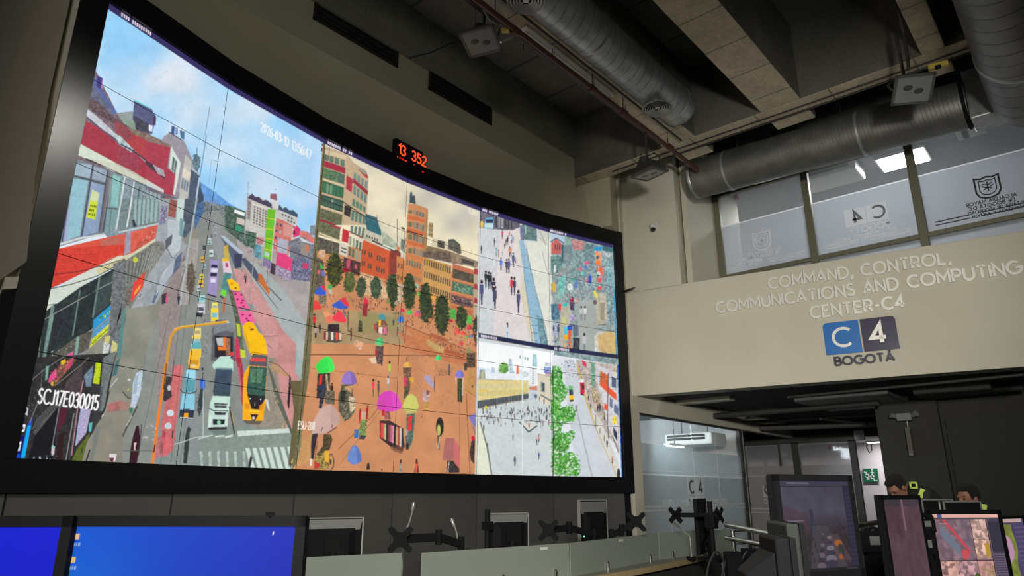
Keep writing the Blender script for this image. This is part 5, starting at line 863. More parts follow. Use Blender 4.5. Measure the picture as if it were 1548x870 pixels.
M['filmdark'] = sheet_glass('dark_film_lettering', clear=.15, body=(.04, .05, .05, 1), trans=.3, gloss=.1)  # dark tint stands in for the dim room seen through cut letters
M['screenglass'] = sheet_glass('frosted_desk_screen', tint=(.85, .95, .9, 1), clear=.25, body=(.50, .55, .49, 1), trans=.45, gloss=.06, rough=.2)

# ------------------------------------------------------------------ video wall geometry
_x, _y, _a, _d = -3.11000832, 4.35845725, math.radians(65.46598965), math.radians(6.62472595)
CH = [(CY * _x - SY * _y, SY * _x + CY * _y)]
for i in range(6):
    a = _a - _d * i; _x += 1.2 * math.cos(a); _y += 1.2 * math.sin(a)
    CH.append((CY * _x - SY * _y, SY * _x + CY * _y))
CH = [Vector((p[0], p[1], 0)) for p in CH]
VZ0, VZ1 = 1.55592, 4.96304
VH = (VZ1 - VZ0) / 5
FT = 5.18                                   # top of black surround
d0 = (CH[1] - CH[0]).normalized(); d5 = (CH[6] - CH[5]).normalized()
EXT = [CH[0] - d0 * .205] + CH + [CH[6] + d5 * .165]
def inward(i):
    "unit normal of segment i of CH towards the room"
    d = (CH[i + 1] - CH[i]).normalized(); return Vector((d.y, -d.x, 0))
def chain_normals(P):
    N = []
    for i in range(len(P)):
        a = P[max(i - 1, 0)]; b = P[min(i + 1, len(P) - 1)]; d = (b - a).normalized(); N.append(Vector((d.y, -d.x, 0)))
    return N
def band(mb, P, z0, z1, off0, off1):
    "closed strip following plan polyline P between heights, from offset off0 to off1 (towards the room)"
    N = chain_normals(P); V = []; F = []; n = len(P)
    for p, q in zip(P, N):
        for o, z in ((off0, z0), (off1, z0), (off1, z1), (off0, z1)):
            V.append(p + q * o + Vector((0, 0, z)))
    for i in range(n - 1):
        a = i * 4; b = a + 4; F += [(a + k, a + (k + 1) % 4, b + (k + 1) % 4, b + k) for k in range(4)]
    F += [(0, 3, 2, 1), (n * 4 - 4, n * 4 - 3, n * 4 - 2, n * 4 - 1)]
    mb.add(V, F)

# ------------------------------------------------------------------ the shell
ZC = 7.0
m = MB().bx(-10, 6, -5, 21, -.12, 0); struct('floor', m, M['floor'])
m = MB().bx(-9, 6, -5, 15.0, ZC, ZC + .2); struct('ceiling', m, M['slab'])

# curved plaster cove between surround and the straight bulkhead line
def smooth_chain(P, k=6):
    out = []
    for i in range(len(P) - 1):
        p0 = P[max(i - 1, 0)]; p1 = P[i]; p2 = P[i + 1]; p3 = P[min(i + 2, len(P) - 1)]
        for j in range(k):
            t = j / k
            out.append(.5 * ((2 * p1) + (p2 - p0) * t + (2 * p0 - 5 * p1 + 4 * p2 - p3) * t * t + (3 * p1 - p0 - 3 * p2 + p3) * t ** 3))
    out.append(P[-1]); return out
plan = smooth_chain([EXT[0] - d0 * .15] + CH + [EXT[-1] + d5 * .02], 6)
plan = [p - n_ * .10 for p, n_ in zip(plan, chain_normals(plan))]
V = []; F = []; K = 6
for p in plan:
    q = p + Vector((0, 0, 0))
    for k in range(K + 1):
        t = k / K
        xx = q.x + (-5.50 - q.x) * (t ** 1.4)
        V.append((xx, q.y, FT - .03 + (5.785 - FT + .03) * t))
for i in range(len(plan) - 1):
    for k in range(K):
        a = i * (K + 1) + k; F.append((a, a + 1, a + K + 2, a + K + 1))
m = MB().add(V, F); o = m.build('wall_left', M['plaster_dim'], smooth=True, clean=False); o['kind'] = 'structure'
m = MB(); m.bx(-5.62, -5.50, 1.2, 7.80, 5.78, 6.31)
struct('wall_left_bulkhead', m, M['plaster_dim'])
m = MB().bx(-9.0, -5.46, 1.2, 7.80, 6.30, ZC); struct('ceiling_edge_beam', m, M['concrete'])
# wall behind the video wall
m = MB(); band(m, [CH[0] + d0 * .3] + CH[1:] + [EXT[-1]], 0, FT - .1, -.40, -.30); struct('wall_back_of_screens', m, M['darkpaint'])
# bulkhead at the far left, lit on its screen side
def _colx(x0, y): e = ray(x0, 745); return y * e.x / e.y
lv = [(2.68, -36), (3.30, -53), (4.0, -61), (ZC, -64)]
V = []; F = []
for z, x0 in lv: V += [(-9, 1.0, z), (_colx(x0, 1.0), 1.0, z), (-5.95, 1.12, z), (-9, 1.5, z)]
for k in range(3): F += [(k * 4 + i, k * 4 + (i + 1) % 4, k * 4 + 4 + (i + 1) % 4, k * 4 + 4 + i) for i in range(4)]
F += [(3, 2, 1, 0), (12, 13, 14, 15)]
m = MB().add(V, F); struct('wall_left_column', m, M['greywall'])
e0 = EXT[0]; e1 = e0 + inward(0) * .036 - d0 * .004; m = MB().prism([(_colx(-66, 1.004), 1.004, 2.6), (e1.x, e1.y, 2.6), (e0.x - .01, e0.y - .005, 2.6), (e0.x - .35, e0.y + .04, 2.6), (-5.8, 1.10, 2.6)], (0, 0, ZC - 2.6))
struct('wall_left_reveal', m, M['plaster'])
m = MB().bx(-9, -5.42, 1.12, 1.4, 0, 2.68); struct('wall_left_lower', m, M['blackframe'])
# walls outside the frame
m = MB().bx(5.9, 6.0, -5, 21, 0, ZC); struct('wall_right', m, M['greywall'])
m = MB().bx(-9, 6, -5.1, -5, 0, ZC); struct('wall_rear', m, M['greywall'])

# beams
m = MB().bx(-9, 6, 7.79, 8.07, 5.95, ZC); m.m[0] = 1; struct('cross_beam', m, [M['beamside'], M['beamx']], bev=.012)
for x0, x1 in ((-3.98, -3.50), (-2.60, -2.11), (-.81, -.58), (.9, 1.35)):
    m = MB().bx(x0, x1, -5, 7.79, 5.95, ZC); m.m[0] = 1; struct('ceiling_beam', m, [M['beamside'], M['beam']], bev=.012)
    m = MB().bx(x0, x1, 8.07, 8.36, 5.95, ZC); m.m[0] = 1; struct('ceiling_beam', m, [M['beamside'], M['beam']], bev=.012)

# fascia carrying the sign (plane through FP with direction FD)
FP = Vector((-5.22, 8.62, 0)); FD = Vector((.985, .170, 0)).normalized(); FN = Vector((FD.y, -FD.x, 0))   # FN towards the room
def onF(px, py): return atP(px, py, FP, FN)
def fpt(s, z, out=0.0): return FP + FD * s + FN * out + Vector((0, 0, z))
def fbox(mb, s0, s1, z0, z1, o0, o1):
    mb.prism([fpt(s0, z0, o0), fpt(s1, z0, o0), fpt(s1, z0, o1), fpt(s0, z0, o1)], (0, 0, z1 - z0))
m = MB(); fbox(m, 0, 6.4, 2.70, 4.27, -.28, 0); struct('wall_fascia', m, M['plaster'], bev=.006)
m = MB(); fbox(m, .0, .885, 4.25, ZC, -.9, 0); struct('wall_column', m, M['plaster'], bev=.006)
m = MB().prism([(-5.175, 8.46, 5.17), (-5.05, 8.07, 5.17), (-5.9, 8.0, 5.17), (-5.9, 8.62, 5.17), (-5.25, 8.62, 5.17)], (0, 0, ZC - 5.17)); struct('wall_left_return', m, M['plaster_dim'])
m = MB().prism([(-5.15, 8.47, 1.36), (-5.6, 8.4, 1.36), (-5.6, 8.85, 1.36), (-5.19, 8.63, 1.36)], (0, 0, 5.6)); struct('wall_left_end', m, M['plaster'])
m = MB().bx(-5.22, -5.12, 8.46, 8.70, 0, 2.70); struct('wall_post', m, M['plaster'], bev=.004)
# recess beside the mezzanine windows and wall above them
m = MB(); m.bx(-5.2, -4.27, 9.9, 10.1, 2.7, ZC); m.bx(-4.36, -4.27, 9.0, 9.9, 4.0, ZC); m.bx(-4.45, -4.35, 10.1, 11.2, 2.92, 6.5); struct('wall_mezzanine_left', m, M['plaster'])
m = MB().bx(-4.4, 3.2, 9.94, 10.08, 6.02, ZC); struct('wall_mezzanine_top', m, M['darkpaint'])
# mezzanine floor, ceiling and room
m = MB().bx(-5.2, 4, 9.5, 15.0, 2.76, 2.92); struct('ceiling_lower', m, M['darkpaint'])
m = MB().bx(-5.2, 4, 14.8, 15.0, 2.92, 6.6); struct('wall_mezzanine_room', m, M['whitewall'])
m = MB().bx(-5.3, -5.2, 10.1, 15, 2.92, 6.6); struct('wall_mezzanine_side', m, M['whitewall'])
m = MB().bx(-5.2, 4, 10.1, 15, 6.55, 6.65); struct('ceiling_mezzanine', m, mat('mezz_ceiling', srgb(150, 150, 155), rough=.9))

# ------------------------------------------------------------------ video wall
vw = thing('video_wall', 'huge curved wall of display panels in black surround playing street camera feeds', 'video wall', (CH[3].x, CH[3].y, 0)); vw['kind'] = 'thing'
m = MB()
band(m, EXT, VZ1 - .004, FT, -.12, .035); band(m, EXT, 1.35, VZ0 + .004, -.12, .035)
band(m, EXT[:2], VZ0, VZ1, -.12, .035); band(m, EXT[-2:], VZ0, VZ1, -.12, .035)
m.build('black_surround', M['blackframe'], vw)
base_pts = [EXT[0] - d0 * 1.0] + CH + [EXT[-1]]
for i in range(7):
    p, q = base_pts[i], base_pts[i + 1]; d = (q - p).normalized(); nn = Vector((d.y, -d.x, 0))
    m = MB(); a = p + d * .008; b = q - d * .008
    m.prism([a - nn * .03 + Vector((0, 0, .02)), b - nn * .03 + Vector((0, 0, .02)), b + nn * .012 + Vector((0, 0, .02)), a + nn * .012 + Vector((0, 0, .02))], (0, 0, 1.325))
    m.build('base_panel', M['basepanel'], vw)
m = MB(); band(m, base_pts, 0, 1.35, -.1, -.035); m.build('base_backing', M['black'], vw)

pic_mat = bpy.data.materials.new('screen_picture'); pic_mat.use_nodes = True
_b = pic_mat.node_tree.nodes['Principled BSDF']; _b.inputs['Base Color'].default_value = (.01, .01, .01, 1); _b.inputs['Roughness'].default_value = .4; _b.inputs['Specular IOR Level'].default_value = .08
_at = pic_mat.node_tree.nodes.new('ShaderNodeAttribute'); _at.attribute_name = 'glow'
pic_mat.node_tree.links.new(_at.outputs['Color'], _b.inputs['Emission Color']); _b.inputs['Emission Strength'].default_value = 1.0
pic_mat.cycles.emission_sampling = 'NONE'

def picture_grid(name, O, U, V, w, h, nu, nv, sample, parent, material=None):
    "grid mesh O + U*s + V*t with a colour per vertex taken from sample(points)->linear rgb"
    s = np.linspace(0, w, nu + 1); t = np.linspace(0, h, nv + 1); S, T = np.meshgrid(s, t)
    P = np.array(O)[None] + S.reshape(-1, 1) * np.array(U)[None] + T.reshape(-1, 1) * np.array(V)[None]
    me = bpy.data.meshes.new(name); n = P.shape[0]
    me.vertices.add(n); me.vertices.foreach_set('co', P.astype(np.float32).ravel())
    i, j = np.meshgrid(np.arange(nu), np.arange(nv)); a = (j * (nu + 1) + i).ravel()
    q = np.stack([a, a + 1, a + nu + 2, a + nu + 1], 1).astype(np.int32)
    me.loops.add(q.size); me.loops.foreach_set('vertex_index', q.ravel())
    me.polygons.add(len(q)); me.polygons.foreach_set('loop_start', np.arange(0, q.size, 4, dtype=np.int32))
    me.update(calc_edges=True)
    c = sample(P); col = np.ones((n, 4), np.float32); col[:, :3] = c
    at = me.attributes.new('glow', 'FLOAT_COLOR', 'POINT'); at.data.foreach_set('color', col.ravel())
    me.materials.append(material or pic_mat)
    o = bpy.data.objects.new(name, me); return link(o, parent)
def wall_sample(P):
    Xc = CY * P[:, 0] + SY * P[:, 1]; Yc = -SY * P[:, 0] + CY * P[:, 1]; Z = P[:, 2] - EYE
    f = Yc * CP + Z * SP; up = -Yc * SP + Z * CP
    return canvas_sample(774 + FPX * Xc / f, 435 - FPX * up / f)
FEED = {(0,): 'street', }
for i in range(6):
    p, q = CH[i], CH[i + 1]; d = (q - p).normalized(); nn = inward(i); w = (q - p).length
    px0 = project(p.x, p.y, 1.6)[0]; px1 = project(q.x, q.y, 1.6)[0]
    nu = int((px1 - px0) * 1.12)
    for j in range(5):
        z0 = VZ0 + VH * j
        ya = project(p.x, p.y, z0)[1] - project(p.x, p.y, z0 + VH)[1]
        nv = int(ya * 1.12); g = .0026
        m = MB(); A0 = p + d * g; B0 = q - d * g
        m.prism([A0 - nn * .07 + Vector((0, 0, z0 + g)), B0 - nn * .07 + Vector((0, 0, z0 + g)), B0 - nn * .001 + Vector((0, 0, z0 + g)), A0 - nn * .001 + Vector((0, 0, z0 + g))], (0, 0, VH - 2 * g))
        dp = m.build('display_panel', M['black'], vw)
        O = A0 + nn * .0005 + Vector((0, 0, z0 + g))
        picture_grid('screen_picture', O, d, Vector((0, 0, 1)), w - 2 * g, VH - 2 * g, nu, nv, wall_sample, dp)

# red figure clock standing on the surround
ck = atP(617, 228, CH[2] + inward(2) * .06, inward(2))
dd = (CH[3] - CH[2]).normalized(); nn = inward(2); Zv = Vector((0, 0, 1))
P0 = atP(596.5, 248, CH[2] + nn * .06, nn); P1 = atP(638, 262, CH[2] + nn * .06, nn)
cw = (P1 - P0).dot(dd); z0 = 5.12; z1 = atP(597, 207, CH[2] + nn * .06, nn).z
O = Vector((P0.x, P0.y, z0))
clk = thing('digital_clock', 'black digital clock with red glowing digits 13 352 above the video wall', 'clock', tuple(O))
m = MB(); m.prism([O, O + dd * cw, O + dd * cw - nn * .06, O - nn * .06], (0, 0, z1 - z0)); m.build('clock_case', M['black'], clk, bev=.004)
red = flat_emit('red_led', (1, .07, .02, 1), 1.6)
ch_ = .125; ox = .055
for s, x in (('1', .03), ('3', .075), ('3', .245), ('5', .335), ('2', .42)):
    m = MB(); letter_solid(m, s, O + dd * (x + .02) + Vector((0, 0, z1 - z0 - .055 - ch_)) + nn * .001, dd, Zv, ch_, .018, .003, fx=.95)
    m.build('clock_digit', red, clk, clean=False)
for k, x in enumerate((.035, .075, .11, .125, .155, .175, .30, .46)):
    m = MB().box(O + dd * x + nn * .002 + Vector((0, 0, z1 - z0 - .235 - (.03 if k == 7 else 0))), (.012, .012, .018 if k % 2 else .01)); m.build('small_red_figure', flat_emit('red_led_dim', (.8, .03, .01, 1), 1), clk)
# thin cable brush end poking out at the right of the surround
# ------------------------------------------------------------------ ceiling services
# round duct running along the beams with two round diffusers
t = thing('round_duct', 'spiral galvanised round duct with capped end, running between the beams above the screens', 'duct', (-3.46, 5, 6.12))
m = MB(); m.cyl((-3.46, -3, 6.12), (-3.46, 7.12, 6.12), .245, 40); m.build('duct_pipe', M['galv'], t, smooth=True)
m = MB(); m.lathe([(.249, -.03), (.249, .10), (.235, .17), (.19, .215), (.0, .225)], (-3.46, 7.12, 6.12), (0, 1, 0), 40); m.build('end_cap', M['galvplain'], t, smooth=True)
for y in (-2.3, .4, 3.1, 5.3): m = MB().lathe([(.245, -.03), (.252, -.02), (.252, .02), (.245, .03)], (-3.46, y, 6.12), (0, 1, 0), 40); m.build('duct_collar', M['galvplain'], t, smooth=True)
m = MB().cyl((-3.46, 6.62, 6.36), (-3.46, 6.62, 7.0), .006, 6).cyl((-3.46, 4.2, 6.36), (-3.46, 4.2, 7.0), .006, 6); 
for y in (6.9, 4.5, 2.2): m = MB().cyl((-3.46, y, 6.36), (-3.46, y, 7.0), .006, 6); m.build('hanger_rod', M['cable'], t)
def diffuser(y, label):
    d = thing('round_diffuser', label, 'air vent', (-3.44, y, 5.83), 'round diffusers under the duct')
    m = MB().cyl((-3.44, y, 5.84), (-3.44, y, 5.882), .12, 24); m.build('neck', M['galvplain'], d, smooth=True)
    m = MB().lathe([(.10, .05), (.175, .02), (.185, 0), (.172, -.004), (.16, .012), (.10, .035)], (-3.44, y, 5.82), (0, 0, 1), 36, ring=True); m.build('outer_ring', mat('diffuser_ring', srgb(150, 152, 150), rough=.4, metal=.4), d, smooth=True)
    m = MB().cyl((-3.44, y, 5.838), (-3.44, y, 5.842), .165, 32); m.build('throat_shade', M['black'], d)  # black disc stands in for the shade between the rings
    for k, r in enumerate((.140, .112, .084, .056)):
        m = MB().lathe([(r - .004, .004), (r + .011, -.008), (r + .014, -.008), (r + .002, .006)], (-3.44, y, 5.822 + .002 * k), (0, 0, 1), 32, ring=True); m.build('cone_ring', mat('diffuser_ring', srgb(150, 152, 150), rough=.4, metal=.4), d, smooth=True)
    m = MB().lathe([(.0, .02), (.032, .012), (.03, 0), (.0, -.006)], (-3.44, y, 5.83), (0, 0, 1), 20); m.build('centre_cap', M['galvplain'], d, smooth=True)
    m = MB().bx(-3.59, -3.29, y - .004, y + .004, 5.828, 5.834).bx(-3.444, -3.436, y - .15, y + .15, 5.828, 5.834); m.build('cross_bar', M['galvplain'], d)
diffuser(6.65, 'round ceiling diffuser under the capped end of the round duct')
diffuser(4.16, 'round ceiling diffuser at the top edge of the photo, further from the duct end')
# fluorescent batten beside the duct under the beam
t = thing('batten_light', 'long unlit white fluorescent batten fixed under the beam beside the round duct', 'light fixture', (-3.80, 5.2, 5.93))
m = MB().bx(-3.86, -3.76, 4.55, 6.2, 5.905, 5.95); m.build('batten_body', M['white'], t, bev=.006)
m = MB().tube([(-3.81, 4.58, 5.935), (-3.81, 4.6, 5.875), (-3.81, 4.66, 5.87), (-3.81, 6.1, 5.87), (-3.81, 6.16, 5.875), (-3.81, 6.18, 5.935)], .02, 10); m.build('tube_lamp', mat('unlit_tube', srgb(190, 188, 178), rough=.3), t, smooth=True)
m = MB().bx(-3.94, -3.90, -2, 7.6, 5.90, 5.95); tag(m.build('conduit_rail', M['pipe']), 'thin dark conduit rail under the beam beside the red sprinkler pipe', 'conduit')
m = MB().tube([(-3.66, -2, 5.91), (-3.66, 7.7, 5.91)], .013, 8); tag(m.build('conduit', M['pipe']), 'thin straight conduit between the fluorescent batten and round duct', 'conduit')
# sprinkler pipe
t = thing('sprinkler_pipe', 'dark red sprinkler pipe hung along the beam, ending above the wall column', 'pipe', (-3.74, 5, 5.75))
m = MB().tube([(-3.70, -2.5, 5.75), (-3.72, 3.8, 5.75), (-3.75, 7.85, 5.75), (-3.76, 8.35, 5.74)], .030, 12); m.build('pipe_run', M['redpipe'], t, smooth=True)
for y in (4.35, 5.70, 6.35, 7.5): m = MB().cyl((-3.735, y - .045, 5.75), (-3.735, y + .045, 5.75), .042, 14); m.build('pipe_coupling', M['redpipe'], t, smooth=True)
for y in (4.05, 5.70, 6.35, 7.45): m = MB().cyl((-3.735, y, 5.78), (-3.735, y, 6.95 if y < 5 else 5.96), .005, 6); m.build('hanger_rod', M['cable'], t)
for y in (4.95, 5.72, 6.4): m = MB().cyl((-3.735, y, 5.78), (-3.735, y, 5.86), .010, 8).cyl((-3.735, y, 5.86), (-3.735, y, 5.87), .022, 10); m.build('sprinkler_head', M['galvplain'], t)
# thin wires hung from slab
for x, y, z in ((-4.55, 4.6, 6.35), (-4.3, 4.5, 6.55), (-4.35, 5.2, 6.3)):
    m = MB().tube([(x, y, ZC), (x, y + .01, z)], .004, 6); tag(m.build('hanger_wire', M['cable']), 'thin loose wire hanging from the slab left of the sprinkler pipe', 'wire', 'wires hanging from the slab')
# flood lights
def floodlight(name_loc, hang, label, tilt, yaw, rod, glass_only=False):
    c = Vector(name_loc)
    t = thing('flood_light', label, 'flood light', tuple(c), 'flood lights hung from the ceiling')
    R = Matrix.Rotation(math.radians(yaw), 3, 'Z') @ Matrix.Rotation(math.radians(tilt), 3, 'X')
    def quadframe(z, sx, sy): return [c + R @ Vector((x * sx, y * sy, z)) for x, y in ((-1, -1), (1, -1), (1, 1), (-1, 1))]
    m = MB(); secs = [quadframe(z, a, b) for z, a, b in ((-.0, .17, .14), (.03, .17, .14), (.10, .13, .10), (.16, .08, .07))]
    V = [p for s_ in secs for p in s_]; F = [(0, 3, 2, 1), (12, 13, 14, 15)]
    for k in range(3):
        for i in range(4): F.append((k * 4 + i, k * 4 + (i + 1) % 4, k * 4 + 4 + (i + 1) % 4, k * 4 + 4 + i))
    m.add(V, F); m.build('housing', M['galvplain'] if glass_only else mat('flood_housing', srgb(72, 72, 68), rough=.5, metal=.4), t, bev=.012)
    m = MB()
    for x0, x1, y0, y1 in ((-.18, .18, .128, .152), (-.18, .18, -.152, -.128), (.158, .182, -.15, .15), (-.182, -.158, -.15, .15)):
        m.box(c + R @ Vector(((x0 + x1) / 2, (y0 + y1) / 2, -.008)), (x1 - x0, y1 - y0, .03), M=R)
    m.build('front_bezel', mat('flood_bezel', srgb(84, 84, 80), rough=.5, metal=.3), t)
    m = MB().box(c + R @ Vector((0, 0, -.012)), (.32, .26, .012), M=R); m.build('front_glass', mat('flood_lens', srgb(112, 116, 114), rough=.25), t)
    m = MB(); 
    for sx in (-.055, .05):
        m.ell(c + R @ Vector((sx, .02 if sx > 0 else -.02, -.019)), (.045, .03, .003), M=R, nu=14, nv=6)
    m.build('lens_reflector', mat('flood_reflector', srgb(60, 62, 60), rough=.4), t, smooth=True)
    m = MB().tube([c + R @ Vector((-.19, 0, .02)), c + R @ Vector((-.19, .0, .15)), c + R @ Vector((-.12, .0, .23)), c + R @ Vector((.12, 0, .23)), c + R @ Vector((.19, 0, .15)), c + R @ Vector((.19, 0, .02))], .011, 8); m.build('bracket', M['pipe'], t, smooth=True)
    m = MB().cyl(c + R @ Vector((-.05, 0, .16)), c + R @ Vector((-.05, 0, .24)), .06, 12); m.build('ballast_can', mat('flood_can', srgb(46, 46, 46), rough=.5), t)
    top = c + R @ Vector((0, 0, .23))
    m = MB().cyl(top, Vector((top.x + rod[0], top.y + rod[1], rod[2])), .016, 8); m.build('drop_rod', M['pipe'], t)
    return t
def fixed(px, py, X): return atX(px, py, X)
p = atX(727, 62, -4.05); floodlight((p.x, p.y, p.z), 0, 'flood light with square lens hung beside the yellow junction box', -18, 20, (.0, .0, 7.0))
p = atX(982, 262, -3.78); floodlight((p.x, p.y, p.z), 0, 'flood light hung low in front of the white column above the camera', 8, -12, (0, 0, 5.76))
p = atX(1380, 134, -.86); floodlight((p.x, p.y, p.z), 0, 'flood light hung under the cross beam in front of the big duct', -38, 30, (.0, .0, 5.96))
p = atX(764, 46, -3.80)
t = thing('junction_box', 'small yellow junction box on a conduit beside the square flood light', 'junction box', tuple(p))
m = MB().box(p, (.085, .055, .035), rz=.5); m.build('box_body', M['yellow'], t, bev=.003)
m = MB().box(p + Vector((0, 0, -.019)), (.06, .035, .006), rz=.5); m.build('lid', mat('junction_lid', srgb(190, 175, 90), rough=.5), t)
q = [atX(*a, -3.85) for a in ((731, 14), (740, 30), (752, 38), (762, 44))]; q2 = [atX(*a, -3.78) for a in ((757, 64), (770, 58), (782, 51))]
m = MB().tube(q, .012, 8); tag(m.build('flexible_conduit', M['silver'], smooth=True), 'short pale flexible conduit curving down to the yellow junction box', 'conduit')
m = MB().tube(q2, .012, 8); tag(m.build('conduit', M['silver'], smooth=True), 'short pale straight conduit between square flood light and red pipe', 'conduit')
p = atX(1418, 99, -.62); 
t = thing('junction_box', 'yellow junction box under the cross beam beside the big round duct', 'junction box', tuple(p)); m = MB().box(p, (.17, .05, .05), rz=.2); m.build('box_body', M['yellow'], t, bev=.003)
m = MB().box(p + Vector((0, -.02, -.026)), (.05, .05, .02), rz=.2); m.build('lid', M['black'], t)
m = MB().tube([(-4.9, 7.92, 5.935), (-.3, 7.95, 5.935)], .009, 6); m.tube([(-4.9, 8.05, 5.93), (-.3, 8.05, 5.93)], .013, 6)
tag(m.build('beam_cable', M['cable']), 'thin black cables clipped under the tan cross beam', 'cable')
pts = [atX(*a, -4.55) for a in ((617, 88), (650, 80), (680, 66), (700, 62))] 
m = MB().tube(pts, .008, 6); tag(m.build('drooping_cable', M['cable'], smooth=True), 'thin cable drooping from the concrete edge to the square flood light', 'cable')
m = MB().tube([atX(*a, -.84) for a in ((1354, 0), (1366, 50), (1372, 88), (1374, 105))], .016, 6); tag(m.build('drop_conduit', M['pipe']), 'dark conduit running down the beam to the flood light by the big duct', 'conduit')

# big cross duct, elbow and the duct coming towards the camera
t = thing('cross_duct', 'large spiral duct crossing in front of the mezzanine windows', 'duct', (-2.2, 8.72, 5.69))
def dz(x): return 5.80 - .035 * (x + 4)
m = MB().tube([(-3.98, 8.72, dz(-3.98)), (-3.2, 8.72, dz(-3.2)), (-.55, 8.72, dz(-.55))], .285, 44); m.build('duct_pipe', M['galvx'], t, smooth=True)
m = MB().lathe([(.0, -.012), (.27, -.012), (.291, .0), (.291, .03), (.285, .04)], (-3.98, 8.72, dz(-3.98)), (1, 0, 0), 44); m.build('end_cap', M['galvplain'], t, smooth=True)
for x in (-3.45, -1.7): m = MB().lathe([(.285, -.02), (.292, -.012), (.292, .012), (.285, .02)], (x, 8.72, dz(x)), (1, 0, 0), 44); m.build('duct_collar', M['galvplain'], t, smooth=True)
m = MB().lathe([(.285, -.02), (.30, -.012), (.30, .012), (.285, .02)], (-.58, 8.72, dz(-.58)), (1, 0, 0), 44); m.build('joint_ring', M['black'], t, smooth=True)
m = MB().prism([(-.55, 8.50, 5.38), (.9, 8.50, 5.38), (.9, 9.0, 5.42), (-.55, 9.0, 5.42)], (0, 0, .62)); m.build('transition_box', M['galvplain'], t, bev=.02)
for x in (-3.3, -1.9): m = MB().cyl((x, 8.72, dz(x) + .28), (x, 8.72, 7.0), .006, 6); m.build('hanger_rod', M['cable'], t)
t = thing('main_duct', 'widest galvanised duct at the upper right bending down to the cross duct', 'duct', (.1, 7, 5.9))
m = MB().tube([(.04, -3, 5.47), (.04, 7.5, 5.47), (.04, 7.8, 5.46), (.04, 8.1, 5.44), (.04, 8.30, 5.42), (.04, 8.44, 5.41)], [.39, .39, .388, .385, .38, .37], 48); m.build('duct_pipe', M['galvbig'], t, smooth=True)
for y in (5.2, 7.4): m = MB().lathe([(.39, -.03), (.40, -.015), (.40, .015), (.39, .03)], (.04, y, 5.47), (0, 1, 0), 48); m.build('duct_collar', M['galvplain'], t, smooth=True)
for y in (2.0, 5.2, 7.4):
    for x in (-.34, .42): m = MB().cyl((x, y, 5.47), (x, y, 7.0), .006, 6); m.build('hanger_rod', M['cable'], t)

# air grilles in the bulkhead above the video wall
def grille(y0, y1, z0, z1, label):
    t = thing('air_grille', label, 'air grille', (-5.48, (y0 + y1) / 2, z0), 'long black air grilles above the video wall')
    X = -5.50; f = .03
    m = MB().bx(X, X + .02, y0, y1, z0, z0 + f).bx(X, X + .02, y0, y1, z1 - f, z1).bx(X, X + .02, y0, y0 + f, z0, z1).bx(X, X + .02, y1 - f, y1, z0, z1)
    m.build('grille_frame', mat('grille_black', srgb(46, 44, 38), rough=.5), t)
    m = MB().bx(X, X + .004, y0 + f, y1 - f, z0 + f, z1 - f); m.build('dark_opening', mat('grille_inside', (.004, .004, .004, 1), rough=.9), t)
    for k in range(2):
        z = z0 + f + (z1 - z0 - 2 * f) * (.22 + .3 * k)
        m = MB().prism([(X + .004, y0 + f, z), (X + .02, y0 + f, z - .012), (X + .02, y0 + f, z - .004), (X + .004, y0 + f, z + .008)], (0, y1 - y0 - 2 * f, 0)); m.build('blade', mat('grille_blade', srgb(70, 68, 60) if k == 0 else srgb(20, 20, 18), rough=.5), t)
grille(3.15, 4.28, 6.09, 6.36, 'long black air grille above the video wall, the one nearer the camera')
grille(4.77, 5.90, 6.045, 6.33, 'black air grille above the video wall, farther one right of its twin')
# security camera on the column
p = onF(990, 345)
t = thing('security_camera', 'small white dome security camera on the cream column right of the video wall', 'camera', tuple(p))
m = MB().box(p + FN * .015 + Vector((0, 0, .02)), (.10, .03, .12), rz=math.atan2(FD.y, FD.x)); m.build('wall_plate', M['white'], t, bev=.01)
m = MB().ell(p + FN * .07 + Vector((0, 0, .01)), (.048, .055, .05)); m.build('camera_body', M['white'], t, smooth=True)
m = MB().ell(p + FN * .085 + Vector((0, 0, -.045)), (.038, .042, .034)); m.build('dark_dome', mat('dome_black', (.01, .01, .01, 1), rough=.1), t, smooth=True)
# cable brush at the frame edge
p = atP(940, 441, CH[6], inward(5)); 
m = MB().tube([p + Vector((.0, .02, 0)), p + FD * .12 + Vector((0, 0, .02)), p + FD * .22 + Vector((0, 0, .035))], [.02, .014, .006], 8)
tag(m.build('cable_tail', M['black'], smooth=True), 'short dark cable end poking out from the right edge of the video wall', 'cable')

